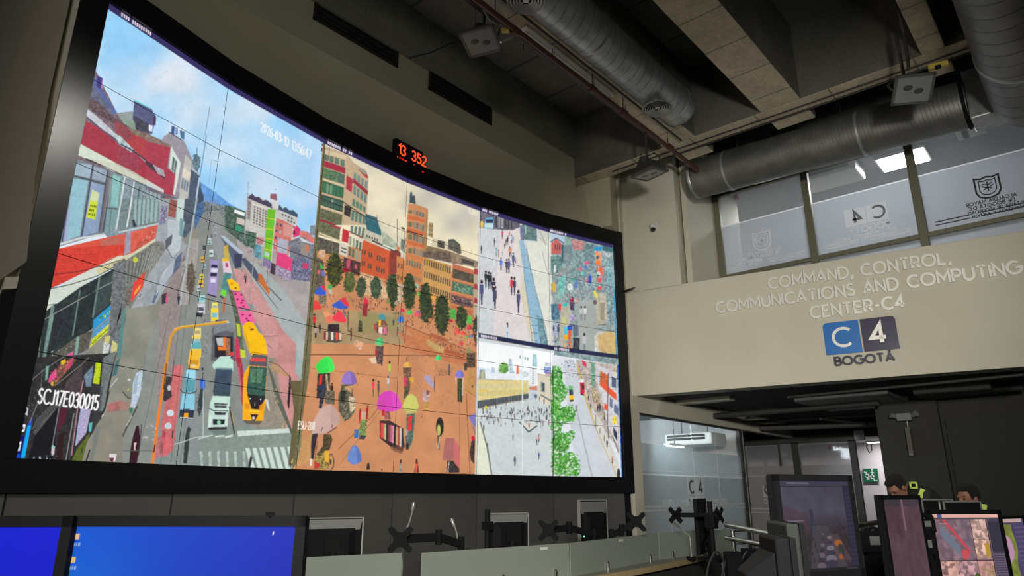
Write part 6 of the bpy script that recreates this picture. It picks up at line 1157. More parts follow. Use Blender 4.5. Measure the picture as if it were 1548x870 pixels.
# ------------------------------------------------------------------ mezzanine windows
WY = 10.0
def vbar(mb, x0, x1, z0=4.0, z1=6.05, y0=WY - .05, y1=WY + .05): mb.bx(x0, x1, y0, y1, z0, z1)
xs = [(-4.27, -4.17), (-2.86, -2.76), (-1.46, -1.36), (-.12, .0), (1.3, 1.4)]
for k in range(4):
    x0, x1 = xs[k][1], xs[k + 1][0]
    w_ = thing('window_%d' % (k + 1), None, None, (x0, WY, 4.1)); w_['kind'] = 'structure'
    m = MB(); vbar(m, xs[k][0], xs[k][1]); 
    m.build('window_mullion', M['alu'], w_, bev=.006)
    m = MB().bx(x0, x1, WY - .045, WY + .04, 4.60, 4.66).bx(x0, x1, WY - .045, WY + .04, 6.0, 6.05).bx(x0, x1, WY - .045, WY + .04, 4.0, 4.05); m.build('window_frame', M['alu'], w_, bev=.004)
    m = MB().bx(x0, x1, WY - .006, WY + .006, 4.66, 6.0).bx(x0, x1, WY - .006, WY + .006, 4.05, 4.60); m.build('window_glass', M['glass'], w_)
    zt = 5.47 if k < 3 else 5.5
    m = MB().bx(x0 + .01, x1 - .01, WY - .010, WY - .007, 4.665, zt).bx(x0 + .01, x1 - .01, WY - .010, WY - .007, 4.06, 4.595); m.build('frosted_film', M['film'], w_)
    # cut-outs drawn as film tinted like the lit or dim room behind, lettering mirrored
    lm = M['filmlight'] if k < 2 else M['filmdark']
    m = MB().bx(x0 + .01, x1 - .01, WY - .014, WY - .011, zt, zt + .018); m.build('film_edge_line', M['filmlight'], w_)
    m = MB()
    for z in (4.73, 4.775):
        m.bx(x0 + .1, x1 - .75, WY - .014, WY - .011, z, z + .014); m.bx(x1 - .62, x1 - .08, WY - .014, WY - .011, z, z + .014)
    m.build('film_stripe', lm, w_)
    Um = Vector((-1, 0, 0))
    def film_text(txt, xr, z, h, sw, mt, nm='film_lettering', fx=1.0):
        "mirrored line of text whose first letter starts at xr"
        mm = MB(); ly, W_ = layout(txt, fx=fx)
        for ch, ox in ly:
            if ch != ' ': letter_solid(mm, ch, Vector((xr - ox * h, WY - .0135, z)), Um, Vector((0, 0, 1)), h, sw, .002, fx)
        if mm.v: mm.build(nm, mt, w_, clean=False)
    if k in (0, 2):
        cx = x0 + (.62 if k == 0 else .74); cz = 5.10
        m = MB(); yy = WY - .013
        def ring(pts, wd):
            for q in ribbon(pts + [pts[0]], wd): m.prism([(a[0], yy, a[1]) for a in q], (0, .002, 0))
        sh = [(-.13, .14), (-.13, -.06)] + [(x_, -.06 - .09 * math.sqrt(max(0, 1 - (x_ / .13) ** 2))) for x_ in (-.1, -.05, 0, .05, .1)] + [(.13, -.06), (.13, .14), (.06, .12), (0, .14), (-.06, .12)]
        ring([(cx + a, cz + b) for a, b in sh], .022); ring([(cx + a * .68, cz + b * .68) for a, b in sh], .012)
        for pl in ([(-.05, .05), (0, .02), (.05, .05)], [(0, .07), (0, -.06)], [(-.04, -.03), (0, -.0), (.04, -.03)], [(-.06, .02), (0, -.02), (.06, .02)]):
            for q in ribbon([(cx + a, cz + b) for a, b in pl], .014): m.prism([(a[0], yy, a[1]) for a in q], (0, .002, 0))
        m.build('film_crest', lm if k else M['filmlight'], w_, clean=False)
        film_text('ALCALDÍA MAYOR', cx + .27, 4.945 - .05, .042, .009, lm); film_text('DE BOGOTÁ D.C.', cx + .24, 4.895 - .06, .042, .009, lm)
        film_text('SECRETARÍA DE SEGURIDAD,', cx + .44, 4.90 - .12, .036, .008, lm) if k == 2 else None
        film_text('CONVIVENCIA Y JUSTICIA', cx + .40, 4.90 - .175, .036, .008, lm) if k == 2 else None
        if k == 0:
            wl = flat_emit('window_reflection_glint', (1, 1, 1, 1), .0)
            film_text('SEGURIDAD,', x0 + .56, 4.84, .045, .014, M['filmlight']); film_text('JUSTICIA Y', x0 + .60, 4.775, .045, .014, M['filmlight'])
    if k == 1:
        m = MB(); X1 = x0 + .98; 
        yy = WY - .013
        for a, b in ((X1 - .27, X1), (X1 - .56, X1 - .285)): m.prism([(a, yy, 4.985), (b, yy, 4.985), (b, yy, 5.25), (a, yy, 5.25)], (0, .002, 0))
        m.build('film_logo_square', M['filmlight'], w_)
        m = MB(); letter_solid(m, 'C', Vector((X1 - .04, yy - .004, 5.03)), Um, Vector((0, 0, 1)), .175, .03, .002); letter_solid(m, '4', Vector((X1 - .35, yy - .004, 5.03)), Um, Vector((0, 0, 1)), .175, .035, .002)
        m.build('film_logo_letters', mat('film_letter_grey', srgb(120, 122, 128), rough=.7), w_, clean=False)
        film_text('BOGOTÁ', X1, 4.875, .085, .02, M['filmlight']); film_text('CENTRO DE COMANDO, CONTROL', X1 + .08, 4.825 - .012, .034, .008, M['filmlight']); film_text('COMUNICACIONES Y CÓMPUTO'.replace('Ó', 'O'), X1 + .05, 4.80 - .04, .034, .008, M['filmlight'])
# things seen through the mezzanine windows
p = atZ(1365, 241, 6.50)
lp = thing('ceiling_light_panel', 'bright square lit light panel seen through the mezzanine window glass', 'ceiling light', (p.x, p.y, 6.5))
m = MB().bx(p.x - .36, p.x + .36, p.y - .30, p.y + .30, 6.49, 6.54); m.build('panel_frame', M['white'], lp)
m = MB().bx(p.x - .33, p.x + .33, p.y - .27, p.y + .27, 6.478, 6.492); m.build('diffuser', flat_emit('lit_panel', (.92, .95, 1, 1), 9), lp)
PANEL = Vector((p.x, p.y, 6.44))
p = atZ(1266, 262, 6.45)
t = thing('air_conditioner', 'pale ceiling air conditioner seen through the middle mezzanine window', 'air conditioner', tuple(p))
m = MB().bx(p.x - .5, p.x + .35, p.y - .3, p.y + .3, 6.33, 6.55); m.build('unit_body', M['white'], t, bev=.03)
m = MB().bx(p.x - .4, p.x + .25, p.y - .31, p.y - .295, 6.40, 6.46); m.build('vent_slot', M['black'], t)
for (px, py, w_) in ((1455, 200, .16), (1470, 195, .30)):
    p = atZ(px, py, 6.5); m = MB().bx(p.x - w_ / 2, p.x + w_ / 2, p.y - .2, p.y + .2, 6.46, 6.55)
    tag(m.build('ceiling_hatch', M['white'], bev=.01), 'pale %s ceiling hatch seen through the right mezzanine window' % ('narrow' if w_ < .2 else 'square'), 'ceiling hatch')
p = atX(1113, 296, -4.32)
t = thing('fire_alarm_beacon', 'small red alarm beacon on the wall seen through the left mezzanine window', 'alarm', tuple(p))
m = MB().box(p, (.06, .12, .12)); m.build('beacon_body', mat('alarm_red', srgb(170, 40, 50), rough=.4), t, bev=.01)
m = MB().box(p + Vector((.035, 0, .0)), (.02, .05, .05)); m.build('beacon_lens', mat('alarm_lens', srgb(210, 170, 170), rough=.2), t)
m = MB().bx(-5.1, 4, 14.3, 14.8, 6.2, 6.55); struct('trim_1', m, M['darkpaint'])

# ------------------------------------------------------------------ sign on the fascia
SU = FD; SV = Vector((0, 0, 1))
sg = thing('wall_sign', 'raised cream metal lettering COMMAND, CONTROL, COMMUNICATIONS AND COMPUTING CENTER-C4 on fascia', 'sign', tuple(fpt(3, 3.5)))
lm = mat('cream_metal_letters', (.92, .90, .83, 1), rough=.3, metal=.25)
def sign_line(txt, s0, s1, z, h, sw, mt, parent, depth=.022, gap=.26):
    ly, W_ = layout(txt, gap); fx = 1.0
    # widen letters so that the line spans s0..s1
    k = (s1 - s0) / (W_ * h)
    for ch, ox in ly:
        if ch == ' ': continue
        m = MB(); letter_solid(m, ch, fpt(s0 + ox * h * k, z, .012), SU, SV, h, sw, depth, fx=k)
        m.build('letter', mt, parent, clean=False)
def sF(px, py): q = onF(px, py) - FP; return q.dot(FD)
def zF(px, py): return onF(px, py).z
sign_line('COMMAND, CONTROL,', sF(1163, 430), sF(1437, 398), 4.00, .145, .030, lm, sg)
sign_line('COMMUNICATIONS AND COMPUTING', sF(1084, 465), sF(1543, 408), 3.765, .145, .030, lm, sg)
sign_line('CENTER-C4', sF(1226, 474), sF(1367, 458), 3.53, .145, .030, lm, sg)
lg = thing('logo_sign', 'C4 BOGOTÁ logo of blue and navy squares with cream letters on fascia', 'sign', tuple(fpt(3, 3.2)))
s0, s1, s2, s3 = sF(1247, 515), sF(1301, 510), sF(1304, 510), sF(1357, 505)
def plate(sa, sb, z0, z1, rc, mt, nm):
    pts = []; r = .045
    for (cx, cz, a0) in ((sa, z0, 180), (sb, z0, 270), (sb, z1, 0), (sa, z1, 90)):
        if (cx, cz) in rc:
            ccx = cx + (r if cx == sa else -r); ccz = cz + (r if cz == z0 else -r)
            for k in range(6): a = math.radians(a0 + 90 * k / 5); pts.append(fpt(ccx + r * math.cos(a), ccz + r * math.sin(a), .008))
        else: pts.append(fpt(cx, cz, .008))
    m = MB().prism(pts, FN * .018); m.build(nm, mt, lg)
plate(s0, s1, 3.03, 3.44, [(s0, 3.44)], mat('logo_blue', srgb(30, 112, 190), rough=.35), 'blue_square')
plate(s2, s3, 3.03, 3.44, [(s3, 3.44)], mat('logo_navy', srgb(46, 40, 72), rough=.35), 'navy_square')
for ch, s, sw in (('C', s0 + .105, .034), ('4', s2 + .10, .045)):
    m = MB(); letter_solid(m, ch, fpt(s, 3.125, .027), SU, SV, .225, sw, .012, fx=1.05 if ch == 'C' else 1.1); m.build('logo_letter', lm, lg, clean=False)
dk = mat('navy_letters', srgb(40, 38, 60), rough=.4)
sign_line('BOGOTÁ', sF(1263, 546), sF(1352, 541), 2.89, .098, .024, dk, lg, gap=.24)

# ------------------------------------------------------------------ under the mezzanine
m = MB().bx(-5.26, -5.14, 8.70, 15, 2.47, 2.78); struct('trim_2', m, M['plaster'])
w_ = thing('window_5', None, None, (-5.2, 10.4, 0)); w_['kind'] = 'structure'
m = MB().bx(-5.22, -5.18, 8.70, 12.30, 2.44, 2.475).bx(-5.23, -5.17, 12.27, 12.40, 0, 2.46); m.build('glazing_frame', M['alud'], w_)
for y0, y1 in ((8.72, 9.57), (9.575, 10.42), (10.425, 11.30), (11.305, 12.27)):
    m = MB().bx(-5.206, -5.194, y0, y1, .02, 2.44); m.build('glass_pane', M['glass'], w_)
    m = MB().bx(-5.192, -5.189, y0 + .003, y1 - .003, .05, 1.60); m.build('frosted_film', M['filmgrey'], w_)
    m = MB().bx(-5.192, -5.189, y0 + .003, y1 - .003, 1.62, 2.05 if y0 < 10.4 else 2.0); m.build('pale_film', sheet_glass('pale_partition_film', clear=.5, body=(.6, .66, .68, 1), trans=.6), w_)
    for z in (1.60, 1.655, 1.155, 1.10): m = MB().bx(-5.188, -5.186, y0, y1, z, z + .025); m.build('film_stripe', M['filmlight'], w_)
m = MB(); yy = -5.185
def gx(px, py): q = atX(px, py, -5.19); return q.y, q.z
ya, za = gx(1040, 748); yb, zb_ = gx(1051.5, 722); yc, _ = gx(1063.5, 735)
for a, b in ((ya, yb - .01), (yb + .01, yc)): m.prism([(yy, a, za), (yy, b, za), (yy, b, zb_), (yy, a, zb_)], (.002, 0, 0))
m.build('film_logo_square', M['filmlight'], w_)
VY = Vector((0, 1, 0)); VZ = Vector((0, 0, 1)); hh = (zb_ - za)
m = MB(); letter_solid(m, 'C', Vector((yy + .004, ya + .06, za + .14 * hh)), VY, VZ, hh * .68, .035, .002, fx=.9); letter_solid(m, '4', Vector((yy + .004, yb + .07, za + .14 * hh)), VY, VZ, hh * .68, .035, .002, fx=.95)
m.build('film_logo_letters', mat('film_letter_grey2', srgb(96, 104, 104), rough=.7), w_, clean=False)
def side_text(txt, y0, y1, z, h, sw):
    mm = MB(); ly, W_ = layout(txt); k = (y1 - y0) / (W_ * h)
    for ch, ox in ly:
        if ch != ' ': letter_solid(mm, ch, Vector((yy + .001, y0 + ox * h * k, z)), VY, VZ, h, sw, .002, fx=k)
    mm.build('film_lettering', M['filmlight'], w_, clean=False)
y0, z0 = gx(1041, 761); y1, _ = gx(1064, 759); side_text('BOGOTA', y0, y1, z0, .10, .025)
y0, z0 = gx(1003, 775); y1, _ = gx(1099, 771); side_text('CENTRO DE MANTENIMIENTO PROVEEDOR - BOG', y0, y1, 1.195, .065, .013)
# room behind the glass partition
m = MB().bx(-8.2, -5.24, 12.5, 12.6, 0, 2.9); struct('wall_server_room', m, M['whitewall'])
m = MB().bx(-8.3, -8.2, 8.4, 12.6, 0, 2.9); struct('wall_server_side', m, M['whitewall'])
m = MB().bx(-8.3, -5.2, 8.6, 12.6, 2.78, 2.9); struct('ceiling_server_room', m, mat('server_ceiling', srgb(120, 124, 124), rough=.9))
p = atX(1044, 663, -6.1)
t = thing('ceiling_air_conditioner', 'white under-ceiling air conditioner with dark slots behind the glass partition', 'air conditioner', tuple(p))
def srv(px, py, X): return atX(px, py, X)
a = srv(1004, 655, -6.0); b = srv(1084, 652, -6.0)
YA = 11.3; pl = atY(1004, 656, YA); pr = atY(1075, 652, YA); pb = atY(1040, 672, YA); zt_ = (pl.z + pr.z) / 2; zb2 = pb.z; h_ = zt_ - zb2
m = MB().prism([(pl.x, YA, zb2), (pr.x, YA, zb2), (pr.x, YA, zt_), (pl.x, YA, zt_ )], (0, .62, 0)); m.build('unit_body', mat('ac_white', srgb(235, 235, 230), rough=.5), t, bev=.03)
for k in (.42, .68): m = MB().bx(pl.x + .05, pr.x - .12, YA - .006, YA + .02, zb2 + h_ * k, zb2 + h_ * (k + .19)); m.build('air_slot', M['black'], t)
m = MB().bx(pl.x + .05, pr.x - .12, YA - .012, YA - .002, zb2 + h_ * .625, zb2 + h_ * .665); m.build('slot_vane', M['white'], t)
for x in (pl.x + .2, pr.x - .2): m = MB().cyl((x, YA + .3, zt_), (x, YA + .3, max(zt_ + .02, 2.78)), .01, 6); m.build('hanger_rod', M['cable'], t)
for (px, py, ln, lb) in ((1020, 674, .28, 'small lit lamp under the air conditioner behind the glass partition'), (1105, 677, .22, 'small lit lamp at the far right end behind the glass partition')):
    p = atX(px, py, -5.9); t = thing('strip_lamp', lb, 'lamp', tuple(p), 'lit lamps behind the glass')
    m = MB().bx(p.x - .06, p.x + .06, p.y - ln, p.y + ln, p.z, p.z + .04); m.build('lamp_body', M['white'], t); m = MB().cyl((p.x, p.y, p.z + .04), (p.x, p.y, 2.78), .006, 6); m.build('hanger', M['cable'], t)
    m = MB().bx(p.x - .05, p.x + .05, p.y - ln + .02, p.y + ln - .02, p.z - .012, p.z); m.build('lamp_tube', flat_emit('warm_tube', (1, .97, .82, 1), 5), t)
m = MB().bx(-6.75, -6.65, 8.7, 9.9, 2.45, 2.75); tag(m.build('wall_cabinet', M['darkpaint']), 'dark grey box high on the left behind the glass partition', 'cabinet')
p = atX(970, 690, -6.4); 
t = thing('information_sign', 'white information sign with small crest and grey lettering behind the glass partition', 'sign', tuple(p))
q0 = atX(963, 702, -6.4); q1 = atX(1005, 676, -6.4)
m = MB().bx(-6.42, -6.4, q0.y, q1.y, q0.z - .05, q1.z); m.build('sign_board', mat('sign_white', srgb(235, 240, 240), rough=.5), t)
m = MB(); gr = mat('sign_grey_ink', srgb(120, 125, 130), rough=.6)
W_ = q1.y - q0.y; H_ = q1.z - q0.z
for (u, v, a, b) in ((.12, .62, .06, .16), (.12, .36, .08, .05), (.45, .62, .16, .05), (.45, .45, .26, .07), (.45, .28, .10, .05), (.84, .45, .2, .09), (.9, .62, .04, .08)):
    m.box((-6.396, q0.y + W_ * u, q0.z + H_ * v), (.002, W_ * a, H_ * b)); 
m.build('sign_print', gr, t)

# far glazed partition and the lit doorway
w_ = thing('window_6', None, None, (-5.0, 15, 0)); w_['kind'] = 'structure'
m = MB(); ZT = 2.37
m.bx(-6.32, -6.20, 14.95, 15.05, 0, ZT).bx(-5.19, -5.05, 14.95, 15.05, 0, ZT).bx(-4.06, -3.94, 14.95, 15.05, 0, ZT).bx(-6.32, -3.94, 14.95, 15.05, ZT - .02, ZT + .06).bx(-5.48, -5.44, 14.96, 15.04, 1.9, ZT)
m.build('window_frame', M['alud'], w_)
for x0, x1 in ((-6.2, -5.19), (-5.05, -4.06)):
    m = MB().bx(x0, x1, 14.99, 15.01, 0, ZT); m.build('window_glass', M['glass'], w_)
    m = MB().bx(x0, x1, 14.98, 14.985, 0, 1.90); m.build('frosted_film', sheet_glass('warm_film', clear=.4, body=(.52, .50, .49, 1), trans=.6), w_)
    m = MB().bx(x0, x1, 14.975, 14.979, 1.70, 1.715).bx(x0, x1, 14.975, 14.979, 1.02, 1.04).bx(x0, x1, 14.975, 14.979, .95, .97); m.build('film_stripe', M['filmlight'], w_)
p0 = atY(1154, 751, 14.97); p1 = atY(1180, 732, 14.97)
m = MB().bx(p0.x, p0.x + .33, 14.972, 14.976, p0.z, p1.z - .02); m.build('film_logo_square', M['filmlight'], w_)
m = MB(); letter_solid(m, 'C', Vector((p0.x + .05, 14.970, p0.z + .05)), Vector((1, 0, 0)), VZ, .20, .04, .002); m.build('film_logo_letters', mat('film_letter_grey2'), w_, clean=False)
m = MB(); 
for ch, o_ in (('B', 0), ('O', .11)): letter_solid(m, ch, Vector((p0.x + .02 + o_, 14.970, p0.z - .13)), Vector((1, 0, 0)), VZ, .09, .022, .002)
m.build('film_lettering', M['filmlight'], w_, clean=False)
p = atY(1260.5, 675.5, 15.3)
t = thing('emergency_number_sign', 'small dark sign with red mirrored 123 behind the far glazing', 'sign', tuple(p))
m = MB().box(p, (.22, .01, .085)); m.build('sign_board', mat('dark_red_board', srgb(52, 14, 20), rough=.5), t)
m = MB(); 
for k, ch in enumerate('123'): letter_solid(m, ch, Vector((p.x + .09 - k * .062, p.y - .008, p.z - .03)), Vector((-1, 0, 0)), VZ, .06, .012, .002, fx=.9)
m.build('sign_digits', mat('sign_red', srgb(180, 40, 50), rough=.5), t, clean=False)
m = MB()
for k in range(4): m.box((p.x + .16, p.y, p.z + .03 - k * .02), (.07, .006, .008))
tag(m.build('small_sign_print', mat('film_letter_grey2')), 'tiny grey lines of print right of the mirrored 123 sign', 'sign')
# corridor behind door
m = MB().bx(-8.5, -1.0, 19.8, 19.9, 0, 3); struct('wall_corridor', m, M['whitewall'])
m = MB().bx(-8.5, -1.0, 15.1, 19.9, 2.62, 2.7); struct('ceiling_corridor', m, M['whitewall'])
m = MB().bx(-8.5, -8.4, 15.1, 19.9, 0, 2.7); struct('wall_corridor_left', m, M['whitewall'])
m = MB().bx(-6.4, 3.0, 15.0, 15.1, ZT + .06, 3.0); struct('wall_far', m, M['colpaint'])
m = MB().bx(-3.30, 3.0, 15.0, 15.1, 0, 3.0); struct('wall_far_right', m, M['colpaint'])
m = MB().bx(-6.6, -6.3, 12.6, 15.1, 0, 3.0); struct('wall_far_left', m, M['colpaint'])
p = atY(1316.5, 718, 19.74)
t = thing('exit_sign', 'green emergency exit sign with white figure and stairs on the corridor wall', 'sign', tuple(p))
sx = .177; m = MB().box(p, (sx * 2, .012, sx * 2 * .93)); m.build('sign_board', mat('exit_green', srgb(0, 110, 70), rough=.5, em=srgb(0, 90, 55), es=.0), t)
m = MB(); wx = mat('exit_white', srgb(240, 245, 240), rough=.5); o = p + Vector((0, -.012, 0))
def st(pl, w):
    for q in ribbon([(a * sx, b * sx) for a, b in pl], w * sx): m.prism([o + Vector((a[0], 0, a[1])) for a in q], (0, .002, 0))
st([(-.9, .45), (-.6, .45), (-.6, .15), (-.3, .15), (-.3, -.15), (0, -.15), (0, -.45), (.35, -.45), (.35, -.75), (.8, -.75)], .12)
st([(.25, .55), (.2, .1), (.45, -.2)], .16); st([(.2, .1), (-.02, -.05)], .12); st([(.25, .45), (.5, .3)], .1); st([(.2, .45), (-.02, .35)], .1); st([(-.8, -.1), (-.35, -.5)], .12); st([(-.6, -.55), (-.3, -.55), (-.32, -.25)], .1)
m.ell(o + Vector((.27 * sx, 0, .78 * sx)), (.12 * sx, .003, .12 * sx), nu=12, nv=8)
m.build('pictogram', wx, t, clean=False)
p = atZ(1326, 667, 2.6)
t = thing('corridor_light', 'bright ceiling light at the top of the lit corridor doorway', 'ceiling light', tuple(p))
m = MB().bx(p.x - .25, p.x + .6, p.y - .1, p.y + .12, 2.59, 2.62); m.build('light_body', M['white'], t)
m = MB().bx(p.x - .23, p.x + .58, p.y - .08, p.y + .1, 2.575, 2.59); m.build('light_tube', flat_emit('corridor_tube', (1, .97, 1, 1), 7), t)
m = MB().tube([atY(*a, 14.8) for a in ((1311, 668), (1310, 676), (1314, 684), (1318, 680), (1317, 670))], .01, 6); tag(m.build('hanging_loop_cable', M['cable'], smooth=True), 'small loop of black cable hanging at the top of the lit doorway', 'cable')
# dark column and charcoal panels
m = MB().bx(-2.68, -1.86, 11.5, 12.1, 0, 2.78); struct('wall_dark_column', m, M['colpaint'])
m = MB().bx(-1.86, 3.0, 11.62, 11.75, 0, 2.78); struct('wall_panel_right', m, M['colpaint'])
m = MB().bx(-1.80, 3.0, 11.565, 11.61, .01, 2.36); tag(m.build('acoustic_panel', M['panelcloth'], bev=.006), 'wide charcoal fabric panel on the wall behind the two officers', 'wall panel')
p = atY(1376, 672, 11.47)
t = thing('wall_speaker', 'grey slim wall speaker box on the dark column under emergency lamp', 'speaker', tuple(p))
q0 = atY(1368, 646, 11.47); q1 = atY(1386, 688, 11.47)
m = MB().bx(q0.x + .01, q1.x - .02, 11.38, 11.5, q1.z, q0.z); m.build('speaker_body', mat('speaker_grey', srgb(92, 90, 82), rough=.7), t, bev=.006)
m = MB().bx(q0.x + .015, q1.x - .025, 11.375, 11.39, q1.z - .0, q1.z + .03); m.build('pale_base', M['greyplastic'], t)
m = MB().cyl(((q0.x + q1.x) / 2, 11.44, q0.z), ((q0.x + q1.x) / 2, 11.44, q0.z + .14), .006, 6); m.build('supply_lead', M['white'], t)
p = atY(1367, 630, 11.4)
t = thing('emergency_light', 'twin-head emergency light on dark column above the slim speaker box', 'emergency light', tuple(p))
m = MB().box(p, (.19, .09, .11)); m.build('battery_case', M['greyplastic'], t, bev=.008)
for s in (-1, 1): m = MB().cyl(p + Vector((s * .10, -.0, .01)), p + Vector((s * .17, -.05, .035)), .03, 14, .045); m.build('lamp_head', M['greyplastic'], t)
# lower ceiling services
def panel_light(px0, py0, px1, py1, Z, y1, label):
    a = atZ(px0, py0, Z); b = atZ(px1, py1, Z)
    t = thing('ceiling_panel_light', label, 'ceiling light', ((a.x + b.x) / 2, (a.y + b.y) / 2, Z), 'unlit light panels under the low ceiling')
    m = MB().bx(a.x, b.x, a.y, y1, Z, Z + .06); m.build('light_body', M['greyplastic'], t, bev=.004)
    m = MB().bx(a.x + .04, b.x - .04, a.y + .04, y1 - .04, Z - .006, Z + .002); m.build('diffuser', mat('unlit_diffuser', srgb(150, 150, 146), rough=.5), t)
panel_light(1250, 621, 1382, 612, 2.66, 10.55, 'unlit ceiling panel light hung above the dark column')
panel_light(1126, 655, 1205, 651, 2.66, 14.0, 'long unlit panel light under the low ceiling, left of the other panel')
for k, (pa, pb, r, Z) in enumerate((((1062, 630), (1330, 608), .05, 2.62), ((1100, 640), (1400, 622), .03, 2.60), ((1150, 646), (1345, 640), .06, 2.55), ((1240, 633), (1312, 641), .02, 2.5), ((1400, 600), (1548, 585), .04, 2.68), ((1190, 600), (1548, 566), .02, 2.66))):
    a = atZ(*pa, Z); b = atZ(*pb, Z); m = MB().tube([a, b], r, 10)
    tag(m.build('ceiling_pipe', M['pipe'] if k != 2 else mat('pipe_grey', srgb(84, 84, 78), rough=.6), smooth=True), ['thick dark pipe under the low ceiling nearest the fascia edge', 'dark pipe crossing under the low ceiling behind the thickest one', 'grey duct-like pipe along the far wall top above the glazing', 'short diagonal dark pipe below the unlit ceiling panel', 'dark pipe at the right side under the low ceiling', 'thin pale-edged conduit just behind the fascia bottom edge'][k], 'pipe')
for k, (px, py, w_, d_, h_) in enumerate(((1085, 632, .8, .3, .10), (1440, 590, .9, .4, .12))):
    p = atZ(px, py, 2.70); m = MB().box((p.x, p.y, 2.71), (w_, d_, h_), rz=.05)
    tag(m.build('service_box', mat('service_box_grey', srgb(78, 78, 74), rough=.7), bev=.01), ['long grey service box under the low ceiling above the frosted partition', 'grey service box under the low ceiling at the far right'][k], 'service box')
for k in range(5):
    a = atZ(1110 + 60 * k, 634 - 3 * k, 2.72); b = atZ(1150 + 62 * k, 622 - 4 * k, 2.72); m = MB().tube([a, (a + b) / 2 + Vector((0, 0, -.03)), b], .012, 6)
    tag(m.build('ceiling_cable', M['cable'], smooth=True), 'thin black cable looped under the low ceiling, one of a row', 'cable', 'thin cables under the low ceiling')
p = atY(1299, 657, 14.9)
t = thing('wall_outlet_box', 'small pale square box on the wall above the lit doorway', 'junction box', tuple(p))
m = MB().box(p, (.19, .06, .19)); m.build('box_body', mat('pale_box', srgb(150, 150, 148), rough=.6), t, bev=.006)
m = MB().box(p + Vector((0, -.033, 0)), (.10, .008, .10)); m.build('cover', M['greyplastic'], t)
m = MB().tube([atY(*a, 14.92) for a in ((1270, 646), (1276, 653), (1287, 657), (1335, 656))], .025, 8); tag(m.build('ceiling_cable', M['cable'], smooth=True), 'thick black cable curving into the pale box above the doorway', 'cable')
# ------------------------------------------------------------------ operators' furniture
def spline(P, k=8):
    P = [Vector(p) for p in P]; out = []
    for i in range(len(P) - 1):
        p0 = P[max(i - 1, 0)]; p1 = P[i]; p2 = P[i + 1]; p3 = P[min(i + 2, len(P) - 1)]
        for j in range(k):
            t = j / k; out.append(.5 * ((2 * p1) + (p2 - p0) * t + (2 * p0 - 5 * p1 + 4 * p2 - p3) * t * t + (3 * p1 - p0 - 3 * p2 + p3) * t ** 3))
    out.append(P[-1]); return out
desk_line = spline([(-3.62, 1.3, 0), (-3.40, 2.3, 0), (-3.26, 3.6, 0), (-3.20, 4.9, 0), (-3.27, 6.0, 0), (-3.42, 7.1, 0), (-3.60, 7.8, 0)])
dk_ = thing('operator_desk', 'long curved operators desk with pale wood edge in front of the video wall', 'desk', (-3.5, 5, 0))
def strip(mb, P, o0, o1, z0, z1):
    N = chain_normals(P); V = []; F = []; n = len(P)
    for p, q in zip(P, N):
        for o, z in ((o0, z0), (o1, z0), (o1, z1), (o0, z1)): V.append(p + q * o + Vector((0, 0, z)))
    for i in range(n - 1):
        a = i * 4; b = a + 4; F += [(a + k, a + (k + 1) % 4, b + (k + 1) % 4, b + k) for k in range(4)]
    F += [(0, 3, 2, 1), (n * 4 - 4, n * 4 - 3, n * 4 - 2, n * 4 - 1)]; mb.add(V, F)
m = MB(); strip(m, desk_line, -.85, -.0, .722, .749); m.build('desk_top', mat('desk_top_pale', srgb(140, 138, 126), rough=.5), dk_)
m = MB(); strip(m, desk_line, .001, .022, .705, .749); m.build('wood_edge', M['wood'], dk_)
m = MB(); strip(m, desk_line, -.06, -.03, 0, .72); m.build('front_panel', M['deskgrey'], dk_)
m = MB(); strip(m, desk_line, -.80, -.78, 0, .72); m.build('rear_panel', M['deskgrey'], dk_)
# frosted desk screens
def gpt(px, py, z=.99): return atZ(px, py, z)
def desk_screen(a, b, z0, z1, label, clamps=()):
    a = Vector((a.x, a.y, 0)); b = Vector((b.x, b.y, 0)); d = (b - a).normalized(); nn = Vector((d.y, -d.x, 0))
    t = thing('desk_screen', label, 'desk screen', (a.x, a.y, z0), 'frosted glass screens along the desks')
    m = MB().prism([a + Vector((0, 0, z0)), b + Vector((0, 0, z0)), b - nn * .008 + Vector((0, 0, z0)), a - nn * .008 + Vector((0, 0, z0))], (0, 0, z1 - z0))
    m.build('glass_sheet', M['screenglass'], t, bev=.002)
    for f in clamps:
        c = a + (b - a) * f
        m = MB().cyl(c + nn * .012 + Vector((0, 0, z0 - .02)), c + nn * .012 + Vector((0, 0, z0 + .055)), .013, 12).cyl(c + nn * .012 + Vector((0, 0, z0 + .055)), c + nn * .012 + Vector((0, 0, z0 + .068)), .013, 12, .006)
        m.build('clamp_post', M['chrome'], t, smooth=True)
    return t, a, b, d, nn
G = [gpt(*p) for p in ((440, 843), (608, 835), (638, 835), (700, 830), (862, 820), (995.5, 805), (1055.5, 800))]
desk_screen(G[0], G[1], .752, .99, 'frosted glass desk screen just right of the big blue monitor', (.2, .8))
t, a, b, d, nn = desk_screen(G[2], G[4] - (G[4] - G[2]).normalized() * .012, .75, .99, 'long frosted desk screen below the monitor arm, right of a gap', (.5, .88))
m = MB().box(a + d * ((b - a).length * .80) + nn * .002 + Vector((0, 0, .965)), (.075, .002, .018), rz=math.atan2(d.y, d.x)); m.build('maker_label', M['white'], t)
t, a, b, d, nn = desk_screen(G[4], G[5] - (G[5] - G[4]).normalized() * .012, .75, .99, 'frosted desk screen in front of the upright silver monitor', (.35, .86))
m = MB().box(a + d * ((b - a).length * .52) + nn * .002 + Vector((0, 0, .965)), (.085, .002, .018), rz=math.atan2(d.y, d.x)); m.build('maker_label', M['white'], t)
desk_screen(G[5], G[6], .75, .99, 'frosted desk screen left of the far end screen', (.28, .9))
a = atD(1073, 800, 7.2); b = atD(1102, 791, 7.9)
